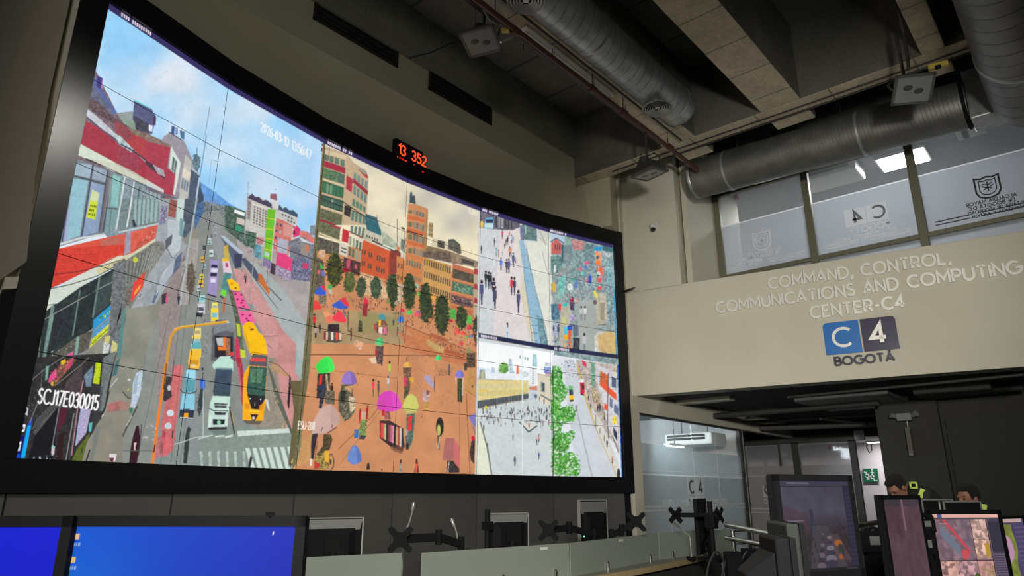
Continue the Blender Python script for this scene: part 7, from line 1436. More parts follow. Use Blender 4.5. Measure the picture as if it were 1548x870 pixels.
desk_screen(a, b, .75, .985, 'small frosted screen closing the far end of the desk')

def mon_body(t, O, U, N, w, h, th=.035, bez=.018, bmat=None, chin=.0, back_hump=True, rim=None):
    "monitor shell: O lower-left of the front, U to the right seen from the front, N out of the front"
    Z = Vector((0, 0, 1)); bmat = bmat or M['black']
    def P(u, z, n=0): return O + U * u + Z * z + N * n
    m = MB().prism([P(0, 0, -.004), P(w, 0, -.004), P(w, 0, -th), P(0, 0, -th)], Z * h); m.build('rear_shell', bmat if rim is None else M['black'], t, bev=.006)
    m = MB()
    for a, b, c, e in ((0, w, 0, bez + chin), (0, w, h - bez, h), (0, bez, 0, h), (w - bez, w, 0, h)):
        m.prism([P(a, c, 0), P(b, c, 0), P(b, c, -.012), P(a, c, -.012)], Z * (e - c))
    m.build('bezel', rim or bmat, t)
    if back_hump:
        q = MB(); a0, a1, c0, c1 = .12, .88, .18, .82
        V = [P(w * a0, h * c0, -th), P(w * a1, h * c0, -th), P(w * a1, h * c1, -th), P(w * a0, h * c1, -th), P(w * .25, h * .3, -th - .035), P(w * .75, h * .3, -th - .035), P(w * .75, h * .7, -th - .035), P(w * .25, h * .7, -th - .035)]
        q.add(V, [(0, 1, 2, 3), (7, 6, 5, 4)] + [(i, (i + 1) % 4, 4 + (i + 1) % 4, 4 + i) for i in range(4)]); q.build('rear_bulge', M['black'], t)
        q = MB().prism([P(w * .38, h * .36, -th - .036), P(w * .62, h * .36, -th - .036), P(w * .62, h * .36, -th - .045), P(w * .38, h * .36, -th - .045)], Z * (h * .28)); q.build('mount_plate', M['blackmetal'], t)
    return P
def mon_stand(t, P, w, h, zd, th=.035):
    "pole and foot from the monitor's back down to height zd"
    a = P(w / 2, h * .4, -th - .05); m = MB().cyl(Vector((a.x, a.y, zd + .01)), a, .022, 12); m.build('stand_pole', M['blackmetal'], t)
    m = MB().cyl(Vector((a.x, a.y, zd)), Vector((a.x, a.y, zd + .014)), .12, 28); m.build('stand_base', M['black'], t, bev=.003)

def desktop_colours(base0, base1, icons=True):
    def f(P, O=None):
        u = P['u'][:, None]; v = P['v'][:, None]
        c = np.array(base0)[None] * (1 - u) + np.array(base1)[None] * u
        g = np.exp(-((u - .12) ** 2 / .06 + (v - .05) ** 2 / .35)); c = c + g * np.array([0.0, .10, .18])[None]
        c = c * (1 - .18 * (1 - v))
        if icons:
            for k, (iv, col) in enumerate(((.93, (.75, .45, .25)), (.77, (.72, .5, .2)), (.61, (.25, .5, .55)))):
                m = (np.abs(P['u'] - .045) < .010) & (np.abs(P['v'] - iv) < .022); c[m] = col
                m = (np.abs(P['u'] - .045) < .022) & (np.abs(P['v'] - iv + .055) < .010) & ((P['u'] * 400).astype(int) % 3 > 0); c[m] = (.25, .4, .7)
            m = (np.abs(P['u'] - .905) < .003) & (np.abs(P['v'] - .955) < .010); c[m] = (.9, .95, 1)
        return np.clip(c, 0, 1)
    return f
def picture_uv(name, O, U, V, w, h, nu, nv, fn, parent):
    s = np.linspace(0, 1, nu + 1); t = np.linspace(0, 1, nv + 1); S, T = np.meshgrid(s, t); uv = {'u': S.ravel(), 'v': T.ravel()}
    return picture_grid(name, O, U, V, w, h, nu, nv, lambda P: fn(uv), parent)

# --- the two blue monitors nearest the camera
def near_monitor(xl, xr, D, ztop, w, h, label, fn, turn=0.0):
    a = atD(xl, 781, D); b = atD(xr, 781, D)
    U = Vector((b.x - a.x, b.y - a.y, 0)).normalized(); U = Matrix.Rotation(turn, 3, 'Z') @ U
    N = Vector((U.y, -U.x, 0)); O = Vector((a.x, a.y, ztop - h))
    t = thing('desktop_monitor', label, 'monitor', (O.x, O.y, .75))
    P = mon_body(t, O, U, N, w, h, bez=.022); mon_stand(t, P, w, h, .75)
    picture_uv('screen_picture', P(.022, .022, -.003), U, Vector((0, 0, 1)), w - .044, h - .044, 220, 130, fn, t)
    m = MB().box(P(w * .5, .011, .001), (.03, .002, .006), rz=math.atan2(U.y, U.x)); m.build('maker_mark', M['greyplastic'], t)
    return t, P
t, P = near_monitor(89, 467, 1.55, 1.303, .535, .335, 'big black monitor with blue desktop wallpaper, larger of the two front monitors', desktop_colours((0.0, .085, .62), (0.0, .012, .47)))
m = MB().box(P(.455, .338, -.006), (.018, .012, .01)); m.build('clip', M['black'], t)
t, P = near_monitor(-285, 82, 1.50, 1.303, .53, .335, 'black monitor with plain deep blue screen, cut off by the left photo edge', desktop_colours((0.0, .02, .6), (0.0, .004, .60), icons=False), turn=.06)
nd = thing('near_desk', 'dark desk under the two blue monitors at the lower left', 'desk', (-1.6, 1.1, 0))
c0 = atD(230, 870, 1.5); U = Vector((CY, SY, 0)); Nn = Vector((-SY, CY, 0))
base = Vector((0, 0, 0)) + Nn * 1.62 - U * .75
def ob(mb, cu, cn, z0, z1, su, sn): mb.prism([base + U * (cu - su) + Nn * (cn - sn) + Vector((0, 0, z0)), base + U * (cu + su) + Nn * (cn - sn) + Vector((0, 0, z0)), base + U * (cu + su) + Nn * (cn + sn) + Vector((0, 0, z0)), base + U * (cu - su) + Nn * (cn + sn) + Vector((0, 0, z0))], (0, 0, z1 - z0)); return mb
ob(MB(), 0, 0, .72, .75, .95, .38).build('desk_top', M['deskgrey'], nd, bev=.004)
for s in (-.9, .9): ob(MB(), s, 0, 0, .72, .02, .34).build('side_panel', M['deskgrey'], nd)
ob(MB(), 0, .3, .2, .72, .88, .012).build('modesty_panel', M['deskgrey'], nd)

# --- monitors seen from behind on the operators desk
def back_monitor(xl, xr, ytop, Dl, Dr, h, label, rim=M['silver'], led=False, grp=None, zd=.75, back=True):
    a = atD(xl, ytop, Dl); b = atD(xr, ytop, Dr); ztop = (a.z + b.z) / 2
    U = Vector((a.x - b.x, a.y - b.y, 0)); w = U.length; U = U.normalized(); N = Vector((U.y, -U.x, 0))
    O = Vector((b.x, b.y, ztop - h)) + N * .04
    t = thing('desktop_monitor', label, 'monitor', (O.x, O.y, zd), grp)
    P = mon_body(t, O, U, N, w, h, rim=rim, bez=.016, th=.03)
    m = MB()
    for c, e, u0, u1 in ((h - .006, h + .001, -.001, w + .001), (0, h, -.001, .009), (0, h, w - .009, w + .001)):
        m.prism([P(u0, c, .001), P(u1, c, .001), P(u1, c, -.036), P(u0, c, -.036)], Vector((0, 0, e - c)))
    m.build('silver_rim', rim, t, bev=.002)
    q = MB().prism([P(w * .06, h * .78, -.031), P(w * .94, h * .78, -.031), P(w * .98, h * .97, -.029), P(w * .02, h * .97, -.029)], N * -.004); q.build('upper_slope', M['greyplastic'] if rim is M['silver'] else M['black'], t)
    if led: m = MB().ell(P(w * .88, h * .42, -.034), (.006, .006, .006), nu=10, nv=6); m.build('power_led', flat_emit('green_led', (.1, 1, .35, 1), 3), t)
    mon_stand(t, P, w, h, zd, th=.03)
    return t, P, w
back_monitor(455, 551, 782, 4.55, 4.75, .34, 'silver-rimmed monitor seen from behind, right beside the big blue one')
back_monitor(739, 800, 775, 5.55, 5.75, .34, 'silver-rimmed monitor seen from behind with a black pole at its left edge')
back_monitor(877, 918, 755, 6.6, 6.85, .55, 'upright silver-rimmed monitor seen from behind with a green light', led=True)
back_monitor(1053.5, 1068, 753, 6.75, 7.15, .50, 'thin dark upright monitor seen edge-on before the frosted logo glass', rim=M['black'])

def vesa_arm(label, plate, mid, root, D, Dm=None, Dr=None, pole_top=None, facing=None, zd=.75, r=.027):
    "monitor arm without a monitor: plate, two links and a clamp pole standing on the desk"
    p = atD(plate[0], plate[1], D); k = atD(mid[0], mid[1], Dm or D); q = atD(root[0], root[1], Dr or D)
    t = thing('monitor_arm', label, 'monitor arm', (q.x, q.y, zd), 'empty monitor arms on the desks')
    n = facing or (CAM - p); n = Vector((n.x, n.y, 0)).normalized(); a = Vector((-n.y, n.x, 0)); Z = Vector((0, 0, 1))
    m = MB(); 
    for s1, s2 in ((1, 1), (1, -1), (-1, 1), (-1, -1)):
        e = a * (.060 * s1) + Z * (.060 * s2); pr = (a * s1 - Z * s2).normalized() * .022
        m.prism([p - pr, p + e - pr, p + e + pr, p + pr], n * .006)
        m.cyl(p + e - n * .001, p + e + n * .008, .021, 12)
    m.prism([p + a * x + Z * z for x, z in ((-.046, -.046), (.046, -.046), (.046, .046), (-.046, .046))], n * .01)
    m.build('mount_plate', M['black'], t)
    m = MB().cyl(p - n * .05, p, .024, 14); m.ell(p - n * .055, (.03, .03, .035)); m.build('tilt_joint', M['black'], t, smooth=True)
    def linkarm(x, y, nm):
        d = (y - x); d2 = Vector((d.x, d.y, 0)).normalized(); s = Vector((-d2.y, d2.x, 0)) * .018
        mm = MB().prism([x - s - Z * r, x + s - Z * r, x + s + Z * r, x - s + Z * r], y - x); mm.build(nm, M['black'], t, bev=.006)
        mm = MB().cyl(y - Z * .05, y + Z * .05, .024, 14); mm.build('pivot', M['black'], t)
    linkarm(p - n * .05, k, 'front_link'); linkarm(k, q, 'rear_link')
    top = max(q.z + .05, (pole_top or 0)); m = MB().cyl(Vector((q.x, q.y, zd + .03)), Vector((q.x, q.y, top)), .018, 14); m.build('pole', M['blackmetal'], t, smooth=True)
    m = MB().box((q.x, q.y, zd + .018), (.10, .10, .03)); m.build('desk_clamp', M['black'], t, bev=.004)
    return t
vesa_arm('empty monitor arm stretching right, nearest to the big blue monitor', (605, 815), (663, 811), (697, 822), 4.75, 4.95, 5.1)
vesa_arm('empty monitor arm between two silver-rimmed monitors seen from behind', (829, 801), (860, 797), (898, 808), 5.8, 6.0, 6.15)
vesa_arm('empty monitor arm in front of the cream post at the edge of the glass partition', (962, 788), (940, 801), (924, 808), 6.3, 6.35, 6.4)
z = atD(737, 769, 5.5)
m = MB().cyl(Vector((z.x, z.y, .75)), z, .02, 14); m.box((z.x, z.y, z.z - .12), (.06, .07, .06)); m.box((z.x, z.y, .765), (.1, .1, .03))
tag(m.build('arm_pole', M['blackmetal']), 'black clamp pole standing at the left edge of the second silver monitor', 'monitor pole')
# two-headed arm at the far end
q = atD(1075, 790, 6.6); zt = atD(1073, 757, 6.6).z
t = thing('double_monitor_arm', 'two-headed empty monitor arm on a pole at the far desk end', 'monitor arm', (q.x, q.y, .75))
m = MB().cyl(Vector((q.x, q.y, .78)), Vector((q.x, q.y, zt)), .024, 14); m.build('pole', M['blackmetal'], t, smooth=True)
m = MB().box((q.x, q.y, .768), (.11, .11, .035)); m.build('desk_clamp', M['black'], t)
a = atD(1024, 778, 6.6); b = atD(1083, 778, 6.6)
m = MB().cyl(a, b, .02, 12); m.build('cross_bar', M['black'], t); 
for c, wd in ((a, 1), (b, 1)):
    n = Vector((U.x, U.y, 0)) * (1 if c is b else -1) * .7 - Nn * .7; n.normalize(); aa = Vector((-n.y, n.x, 0)); Z = Vector((0, 0, 1)); c2 = c + n * .03
    m = MB()
    for s1, s2 in ((1, 1), (1, -1), (-1, 1), (-1, -1)):
        e = aa * (.060 * s1) + Z * (.060 * s2); pr = (aa * s1 - Z * s2).normalized() * .022
        m.prism([c2 - pr, c2 + e - pr, c2 + e + pr, c2 + pr], n * .006)
    m.cyl(c, c2, .026, 12); m.build('mount_plate', M['black'], t)
    m = MB().ell(c, (.035, .035, .04)); m.build('tilt_joint', M['black'], t, smooth=True)
m = MB().box(atD(1075, 788, 6.6), (.10, .09, .12)); m.build('pole_clamp', M['black'], t, bev=.01)
# goose-neck microphones
def mic(pts, D, label):
    P = [atD(x, y, D) for x, y in pts]; b = P[0]; P = [Vector((b.x, b.y, .76))] + P
    t = thing('microphone', label, 'microphone', (b.x, b.y, .75), 'goose-neck microphones')
    m = MB().tube(spline(P, 5), .006, 8); m.build('goose_neck', M['silver'], t, smooth=True)
    d = (P[-1] - P[-2]).normalized(); m = MB().tube([P[-1] - d * .01, P[-1], P[-1] + d * .045, P[-1] + d * .055], [.007, .011, .012, .006], 12); m.build('mic_head', M['silver'], t, smooth=True)
    m = MB().cyl((b.x, b.y, .75), (b.x, b.y, .775), .045, 20); m.build('mic_base', M['black'], t, bev=.003)
mic([(610, 812), (616, 797), (621, 782), (623.5, 770)], 5.2, 'thin silver goose-neck microphone above the leftmost empty monitor arm, the taller one')
mic([(691, 825), (691.5, 812), (689, 800), (686.5, 794)], 5.3, 'short silver goose-neck microphone standing over the arm end, right of the taller one')
mic([(1043, 812), (1037, 806), (1031, 800), (1025, 795)], 6.9, 'goose-neck microphone leaning left under the double monitor arm')
# cable heap and small things on the far desk end
c = atD(1069, 822, 7.0); c.z = .75
m = MB(); 
for k in range(5):
    pts = [c + Vector((RNG.uniform(-.05, .05), RNG.uniform(-.05, .05), .02 + .045 * j + RNG.uniform(-.02, .02))) for j in range(5)]; m.tube(spline(pts, 4), .008, 6)
tag(m.build('cable_bundle', M['cable'], smooth=True, clean=False), 'tangle of black cables standing on the desk between the end screens', 'cables', kind='stuff')
# --- handrails
def rail(label, rails, post, bracket=True):
    t = thing('handrail', label, 'handrail', (rails[0][0].x, rails[0][0].y, 0))
    for r_ in rails: m = MB().tube(r_, .021, 12); m.build('rail_tube', M['chrome'], t, smooth=True)
    for p in post:
        m = MB().cyl((p.x, p.y, 0), p, .02, 12); m.build('post', M['chrome'], t, smooth=True)
        for r_ in rails:
            z = r_[0].z - .045; m = MB().tube([(p.x, p.y, z), Vector((p.x, p.y, z)) + U * .10, Vector((p.x, p.y, z + .04)) + U * .10], .006, 6); m.build('bracket', M['chrome'], t)
rail('polished double handrail running right from the far desk end', [[atD(1098, 793, 6.4), atD(1172, 808, 5.6)], [atD(1098, 812, 6.4), atD(1172, 826, 5.6)]], [atD(1107, 801, 6.3)])
rail('polished double handrail between the big dim monitor and the narrow upright one', [[atD(1280, 797, 5.6), atD(1345, 786, 6.2)], [atD(1280, 818, 5.6), atD(1345, 808, 6.2)]], [atD(1292, 797, 5.7), atD(1331, 789, 6.1)])
# --- right hand side: second desk row with monitors
d2 = thing('side_desk', 'dark desk carrying the monitors at the lower right', 'desk', (0, 3.4, 0))
L = spline([atD(1140, 800, 1.9).xy.to_3d(), atD(1260, 800, 2.55).xy.to_3d(), atD(1400, 800, 3.9).xy.to_3d(), atD(1640, 800, 4.1).xy.to_3d()], 6)
m = MB(); strip(m, L, -.42, .42, .72, .75); m.build('desk_top', M['deskgrey'], d2)
m = MB(); strip(m, L, -.03, 0, 0, .72); m.build('support_panel', M['deskgrey'], d2)
def front_monitor(xl, xr, yl, yr, Dl, Dr, h, label, fn, nu, nv, bez=.016, chin=.01, stand=True, zd=.75, mark=True, hump=True):
    a = atD(xl, yl, Dl); b = atD(xr, yr, Dr); zt = (a.z + b.z) / 2
    U_ = Vector((b.x - a.x, b.y - a.y, 0)); w = U_.length; U_ = U_.normalized(); N_ = Vector((U_.y, -U_.x, 0)); O = Vector((a.x, a.y, zt - h))
    t = thing('desktop_monitor', label, 'monitor', (O.x, O.y, zd)); P = mon_body(t, O, U_, N_, w, h, bez=bez, chin=chin, back_hump=hump)
    if stand: mon_stand(t, P, w, h, zd)
    picture_uv('screen_picture', P(bez, bez + chin, -.003), U_, Vector((0, 0, 1)), w - 2 * bez, h - 2 * bez - chin, nu, nv, fn, t)
    if mark: m = MB().box(P(w * .5, (bez + chin) * .45, .001), (.025, .002, .006), rz=math.atan2(U_.y, U_.x)); m.build('maker_mark', M['silver'], t)
    return t, P, w, h
def rectf(c, P, u0, u1, v0, v1, col): c[(P['u'] >= u0) & (P['u'] < u1) & (P['v'] >= v0) & (P['v'] < v1)] = col
def s3(r, g, b): return np.array(srgb(r, g, b)[:3])
def vn(u, v, f, seed=0):
    "smooth value noise 0..1"
    rs = np.random.RandomState(seed); g = rs.rand(64, 64); x = (u * f) % 63; y = (v * f) % 63; i = x.astype(int); j = y.astype(int); fx = x - i; fy = y - j
    fx = fx * fx * (3 - 2 * fx); fy = fy * fy * (3 - 2 * fy); i2 = (i + 1) % 64; j2 = (j + 1) % 64
    return (g[j, i] * (1 - fx) + g[j, i2] * fx) * (1 - fy) + (g[j2, i] * (1 - fx) + g[j2, i2] * fx) * fy
def dim_street(P):
    u, v = P['u'], P['v']; n = vn(u, v, 9, 3)[:, None]; n2 = vn(u, v, 34, 4)[:, None]
    c = s3(66, 62, 78)[None] * (.8 + .4 * n); 
    low = np.clip((.66 - v) / .2, 0, 1)[:, None]; c = c * (1 - low) + low * (s3(52, 42, 50)[None] * (.55 + .9 * n2 * n))
    m = (u < .33) & (v > .45) & (v < .72 - .25 * u); c[m] = c[m] * .5 + s3(72, 44, 56) * .5
    m = (u < .30) & (np.abs(v - .55 - .02 * u) < .008); c[m] = s3(98, 88, 104)
    m = (np.abs(u - .40) < .022) & (v > .35) & (v < .68); c[m] = s3(40, 44, 62)
    road = (v < .5) & (np.abs(u - .50 + (v - .5) * .15) < .10 + (.5 - v) * .35); c[road] = c[road] * .45 + s3(72, 66, 72) * .55
    pink = (v < .40) & (u > .62 - (v - .46) * .0) & (u < .72 + (.46 - v) * .5) & (v > .1); c[pink] = c[pink] * .4 + s3(82, 62, 72) * .6
    def ebl(cx, cy, rx, ry, col, k=1.0):
        m = ((u - cx) / rx) ** 2 + ((v - cy) / ry) ** 2 < 1; c[m] = c[m] * (1 - k) + np.array(col) * k
    ebl(.735, .30, .055, .035, s3(150, 84, 34)); ebl(.76, .24, .035, .05, s3(44, 52, 44)); ebl(.755, .145, .03, .03, s3(140, 78, 34)); ebl(.79, .20, .02, .06, s3(46, 44, 44))
    for k in range(7):
        y = .42 - k * .058; s = .02 + .01 * k
        ebl(.62 - .002 * k, y, s * 1.1, s * .55, s3(104, 96, 108) if k % 2 else s3(50, 44, 62)); ebl(.53 - .012 * k, y - .02, s * .7, s * .5, s3(48, 40, 58) if k % 2 else s3(92, 82, 96))
    for k in range(22):
        xx = .06 + .4 * ((k * 37) % 22) / 22; yy = .08 + .3 * ((k * 13) % 22) / 22; ebl(xx, yy, .010, .028, s3(34, 28, 40) if k % 3 else s3(88, 60, 76), .8)
    rectf(c, P, .905, 1.01, 0, 1.01, s3(34, 32, 54)); 
    m = (u > .915) & ((v * 40).astype(int) % 2 == 0) & (v < .9); c[m] = s3(42, 40, 64)
    rectf(c, P, 0, 1.01, .955, 1.01, s3(52, 52, 72)); rectf(c, P, .1, .42, .965, .985, s3(98, 96, 112)); rectf(c, P, 0, 1.01, .935, .945, s3(22, 22, 36))
    rectf(c, P, 0, 1.01, 0, .035, s3(20, 20, 28)); rectf(c, P, .02, .07, .006, .030, s3(150, 110, 140)); rectf(c, P, .09, .2, .01, .024, s3(78, 62, 74)); rectf(c, P, .82, .98, .01, .022, s3(54, 50, 60))
    return c
front_monitor(1170, 1288, 715, 719, 1.98, 2.12, .290, 'large dim monitor showing a faded street camera picture, lower right', dim_street, 150, 170, bez=.018, chin=.012)
# monitors seen from the side, left of it
def slab(xl, xr, yt, Dl, Dr, h, label, edge=.03, shell=None, bulk=.06):
    a = atD(xl, yt, Dl); b = atD(xr, yt, Dr); zt = a.z
    U_ = Vector((b.x - a.x, b.y - a.y, 0)); w = U_.length; U_ = U_.normalized(); N_ = Vector((U_.y, -U_.x, 0))
    t = thing('desktop_monitor', label, 'monitor', (a.x, a.y, .75)); Z = Vector((0, 0, 1)); O = Vector((a.x, a.y, zt - h))
    # back faces the camera: shell, then sloping bulk
    def P(u, z, n=0): return O + U_ * u + Z * z + N_ * n
    m = MB().prism([P(0, 0, 0), P(w, 0, 0), P(w, 0, -edge), P(0, 0, -edge)], Z * h); m.build('rear_shell', shell or M['black'], t, bev=.005)
    V = [P(w * .05, h * .05, 0), P(w * .95, h * .05, 0), P(w * .95, h * .9, 0), P(w * .05, h * .9, 0), P(w * .2, h * .15, bulk), P(w * .8, h * .15, bulk), P(w * .8, h * .74, bulk), P(w * .2, h * .74, bulk)]
    m = MB().add(V, [(3, 2, 1, 0), (4, 5, 6, 7)] + [(i, (i + 1) % 4, 4 + (i + 1) % 4, 4 + i) for i in range(4)]); m.build('rear_bulge', M['black'], t, bev=.004)
    m = MB().prism([P(0, 0, -edge), P(w, 0, -edge), P(w, 0, -edge - .012), P(0, 0, -edge - .012)], Z * h); m.build('front_bezel', M['black'], t)
    mid = P(w / 2, h * .3, bulk * .5); m = MB().cyl((mid.x, mid.y, .76), mid, .022, 12); m.build('stand_pole', M['blackmetal'], t)
    m = MB().cyl((mid.x, mid.y, .75), (mid.x, mid.y, .764), .10, 24); m.build('stand_base', M['black'], t)
    for k in range(3): m = MB().cyl(P(w * .5, h * .2 + .02 * k, bulk), P(w * .5, h * .2 + .02 * k, bulk + .002), .005, 8); m.build('button', M['greyplastic'], t)
gsh = mat('grey_green_shell', srgb(44, 48, 44), rough=.6, spec=.2)
slab(1158, 1187, 786, 1.92, 1.70, .32, 'monitor seen edge-on with grey-green back, left of the large dim monitor', edge=.03, shell=gsh, bulk=.05)
slab(1146, 1170, 806, 1.66, 1.50, .28, 'dark monitor seen edge-on, lowest of the two edge-on ones', edge=.03, bulk=.06)

def pinkish(P):
    u, v = P['u'], P['v']; n = vn(u, v, 12, 8)[:, None]; n2 = vn(u, v, 40, 9)[:, None]
    c = s3(84, 62, 70)[None] * (.75 + .35 * n + .15 * n2)
    rectf(c, P, 0, 1.01, .94, 1.01, s3(66, 56, 64)); m = (u < .45) & (v > .75 - .25 * u); c[m] *= .85
    m = (u > .62) & (v < .16) & (v > .07); c[m] = s3(132, 104, 88)
    rectf(c, P, 0, 1.01, 0, .05, s3(110, 84, 78)); m = (v > .72) & (np.abs(u - .5) < .02); c[m] = s3(120, 88, 96)
    return c
front_monitor(1331, 1391, 747, 748, 3.15, 3.35, .52, 'narrow upright monitor with dull pink screen beside the lit doorway', pinkish, 60, 150, bez=.02)
def mosaic(P):
    u, v = P['u'], P['v']; n = vn(u, v, 10, 11)[:, None]; n2 = vn(u, v, 30, 12)[:, None]
    c = s3(128, 104, 112)[None] * (.85 + .3 * n)
    def img(u0, u1, v0, v1, base, seed, acc, k=.5):
        m = (u >= u0) & (u < u1) & (v >= v0) & (v < v1); q = vn(u, v, 16, seed)[:, None]; q2 = vn(u, v, 26, seed + 1)
        c[m] = (np.array(base)[None] * (.6 + .8 * q))[m]; mm = m & (q2 > k); c[mm] = c[mm] * .35 + np.array(acc) * .65
    img(0, .56, .36, .93, s3(126, 102, 112), 20, s3(112, 92, 104), .7)
    m = (np.abs((v - .36) - (.50 - u) * 1.35 - .10) < .035) & (u < .48) & (v > .36); c[m] = s3(190, 72, 84)
    m = (np.abs((v - .36) - (.42 - u) * 1.2 - .02) < .08) & (u < .34) & (u > .08) & (v > .4) & (v < .85); c[m] = s3(106, 116, 132)
    m = ((u - .40) / .06) ** 2 + ((v - .44) / .07) ** 2 < 1; c[m] = s3(196, 76, 84)
    m = (np.abs(u - .49 + (v - .5) * .02) < .010) & (v > .55) & (v < .93); c[m] = s3(92, 96, 112)
    img(.56, .80, .65, .93, s3(208, 168, 158), 30, s3(120, 104, 92), .55); img(.56, .80, .37, .64, s3(214, 174, 152), 40, s3(118, 88, 96), .5)
    m = (np.abs(u - .75) < .03) & (v > .40) & (v < .60); c[m] = s3(176, 140, 54)
    img(0, .27, .06, .35, s3(206, 160, 150), 50, s3(78, 52, 60), .55); img(.27, .55, .06, .35, s3(196, 152, 156), 60, s3(92, 78, 86), .5); img(.55, .80, .06, .35, s3(206, 150, 150), 70, s3(140, 128, 70), .5)
    m = ((u - .53) / .05) ** 2 + ((v - .11) / .08) ** 2 < 1; c[m] = s3(78, 90, 40)
    rectf(c, P, .82, 1.01, .06, .93, s3(70, 62, 82)); rectf(c, P, .82, 1.01, .48, .9, s3(54, 50, 66)); m = (u > .83) & (v < .46) & (v > .07) & ((v * 60).astype(int) % 2 == 0); c[m] = s3(104, 90, 108)
    for a in (.555, .80): rectf(c, P, a, a + .008, .06, .93, s3(56, 40, 50))
    for b in (.355, .64): rectf(c, P, 0 if b < .5 else .56, .81, b, b + .008, s3(40, 30, 40))
    rectf(c, P, 0, 1.01, .955, 1.01, s3(226, 170, 156)); rectf(c, P, .07, .14, .955, 1.01, s3(66, 84, 140)); rectf(c, P, 0, 1.01, .93, .955, s3(76, 68, 76)); rectf(c, P, .08, .2, .865, .875, s3(220, 190, 200))
    rectf(c, P, 0, 1.01, 0, .055, s3(44, 28, 34)); rectf(c, P, 0, .30, .008, .045, s3(216, 160, 140))
    for k in range(8): rectf(c, P, .36 + .045 * k, .375 + .045 * k, .015, .038, s3(150, 120, 130))
    return c
front_monitor(1402, 1513, 769, 771, 3.95, 4.0, .42, 'monitor with a bright pink mosaic of camera pictures, below the seated officer', mosaic, 130, 120, bez=.024, chin=0)
def mapview(P):
    u, v = P['u'], P['v']; n = vn(u, v, 12, 80)[:, None]
    c = s3(74, 66, 98)[None] * (.85 + .3 * n)
    m = (np.abs(u - .36 + .05 * np.sin(v * 9)) < .19) & (v < .9); c[m] = (s3(116, 124, 58)[None] * (.8 + .5 * n))[m]
    m = ((u - .22) / .24) ** 2 + ((v - .48) / .24) ** 2 < 1; c[m] = s3(180, 138, 164)
    rectf(c, P, 0, .95, .94, 1.01, s3(186, 158, 152)); rectf(c, P, .08, .15, .78, .9, s3(200, 190, 190)); m = (u > .62) & ((v * 36).astype(int) % 3 == 0) & (v < .9); c[m] = s3(88, 80, 112)
    return c
front_monitor(1502, 1548, 779, 779, 4.15, 4.3, .36, 'monitor with a green and lilac map at the right photo edge', mapview, 60, 110, bez=.018)
# keyboards / radio sets between the right monitors
def back_frame(xl, xr, yt, D, h, label):
    a = atD(xl, yt, D); b = atD(xr, yt, D + .15); U_ = Vector((a.x - b.x, a.y - b.y, 0)); w = U_.length; U_ = U_.normalized(); N_ = Vector((U_.y, -U_.x, 0)); O = Vector((b.x, b.y, a.z - h)) + N_ * .04
    t = thing('desktop_monitor', label, 'monitor', (O.x, O.y, .75)); P = mon_body(t, O, U_, N_, w, h, rim=M['silver'], bez=.014, th=.03)
    m = MB()
    for c, e, u0, u1 in ((h - .008, h, 0, w), (0, h, 0, .008), (0, h, w - .008, w)):
        m.prism([P(u0, c, -.028), P(u1, c, -.028), P(u1, c, -.036), P(u0, c, -.036)], Vector((0, 0, e - c)))
    m.build('silver_rim', M['greyplastic'], t); mon_stand(t, P, w, h, .75, th=.03)
d3 = thing('rear_desk', 'dark desk in front of the two officers, behind the mosaic monitor', 'desk', (0, 5.5, 0))
L3 = [atD(1360, 800, 5.2).xy.to_3d(), atD(1620, 800, 5.4).xy.to_3d()]
m = MB(); strip(m, L3, -.35, .35, .72, .75); m.build('desk_top', M['deskgrey'], d3)
m = MB(); strip(m, L3, -.03, 0, 0, .72); m.build('support_panel', M['deskgrey'], d3)
back_frame(1394, 1441, 754, 5.2, .34, 'grey-rimmed monitor seen from behind below the bending officer')
back_frame(1427, 1484, 757, 4.65, .34, 'grey-rimmed monitor seen from behind right in front of the seated officer')
def radio(px, py, D, label, sz):
    p = atD(px, py, D); t = thing('desk_telephone', label, 'telephone', (p.x, p.y, p.z)); 
    m = MB().box((p.x, p.y, p.z), sz, rz=YAW); m.build('phone_body', M['black'], t, bev=.01)
    m = MB().box(Vector((p.x, p.y, p.z + .01)) - Nn * (sz[1] / 2 + .001), (sz[0] * .45, .003, sz[2] * .4), rz=YAW); m.build('display', M['greyplastic'], t)
    m = MB().tube([Vector((p.x, p.y, p.z + sz[2] / 2)) - U * .05, Vector((p.x, p.y, p.z + sz[2] / 2 + .02)), Vector((p.x, p.y, p.z + sz[2] / 2)) + U * .05], .012, 8); m.build('handset', M['black'], t, smooth=True)
    m = MB().box((p.x, p.y, (p.z - sz[2] / 2 + .75) / 2), (sz[0] * .5, sz[1] * .6, max(.02, p.z - sz[2] / 2 - .75)), rz=YAW); m.build('phone_stand', M['black'], t)
radio(1397, 794, 3.7, 'black desk device with small grey display left of the mosaic monitor', (.10, .05, .07))
radio(1398, 824, 3.6, 'black desk device below the grey display left of the mosaic monitor', (.10, .05, .09))
radio(1322, 818, 4.6, 'bulky black desk device beside the lit doorway rail', (.26, .12, .13))
a = atD(1286, 848, 4.6); b = atD(1338, 843, 4.9)
m = MB().prism([Vector((a.x, a.y, .002)), Vector((b.x, b.y, .002)), Vector((b.x, b.y, .002)) + Nn * .01, Vector((a.x, a.y, .002)) + Nn * .01], (0, 0, a.z))
tag(m.build('low_partition', M['screenglass']), 'frosted glass low partition beside the large dim monitor', 'partition')
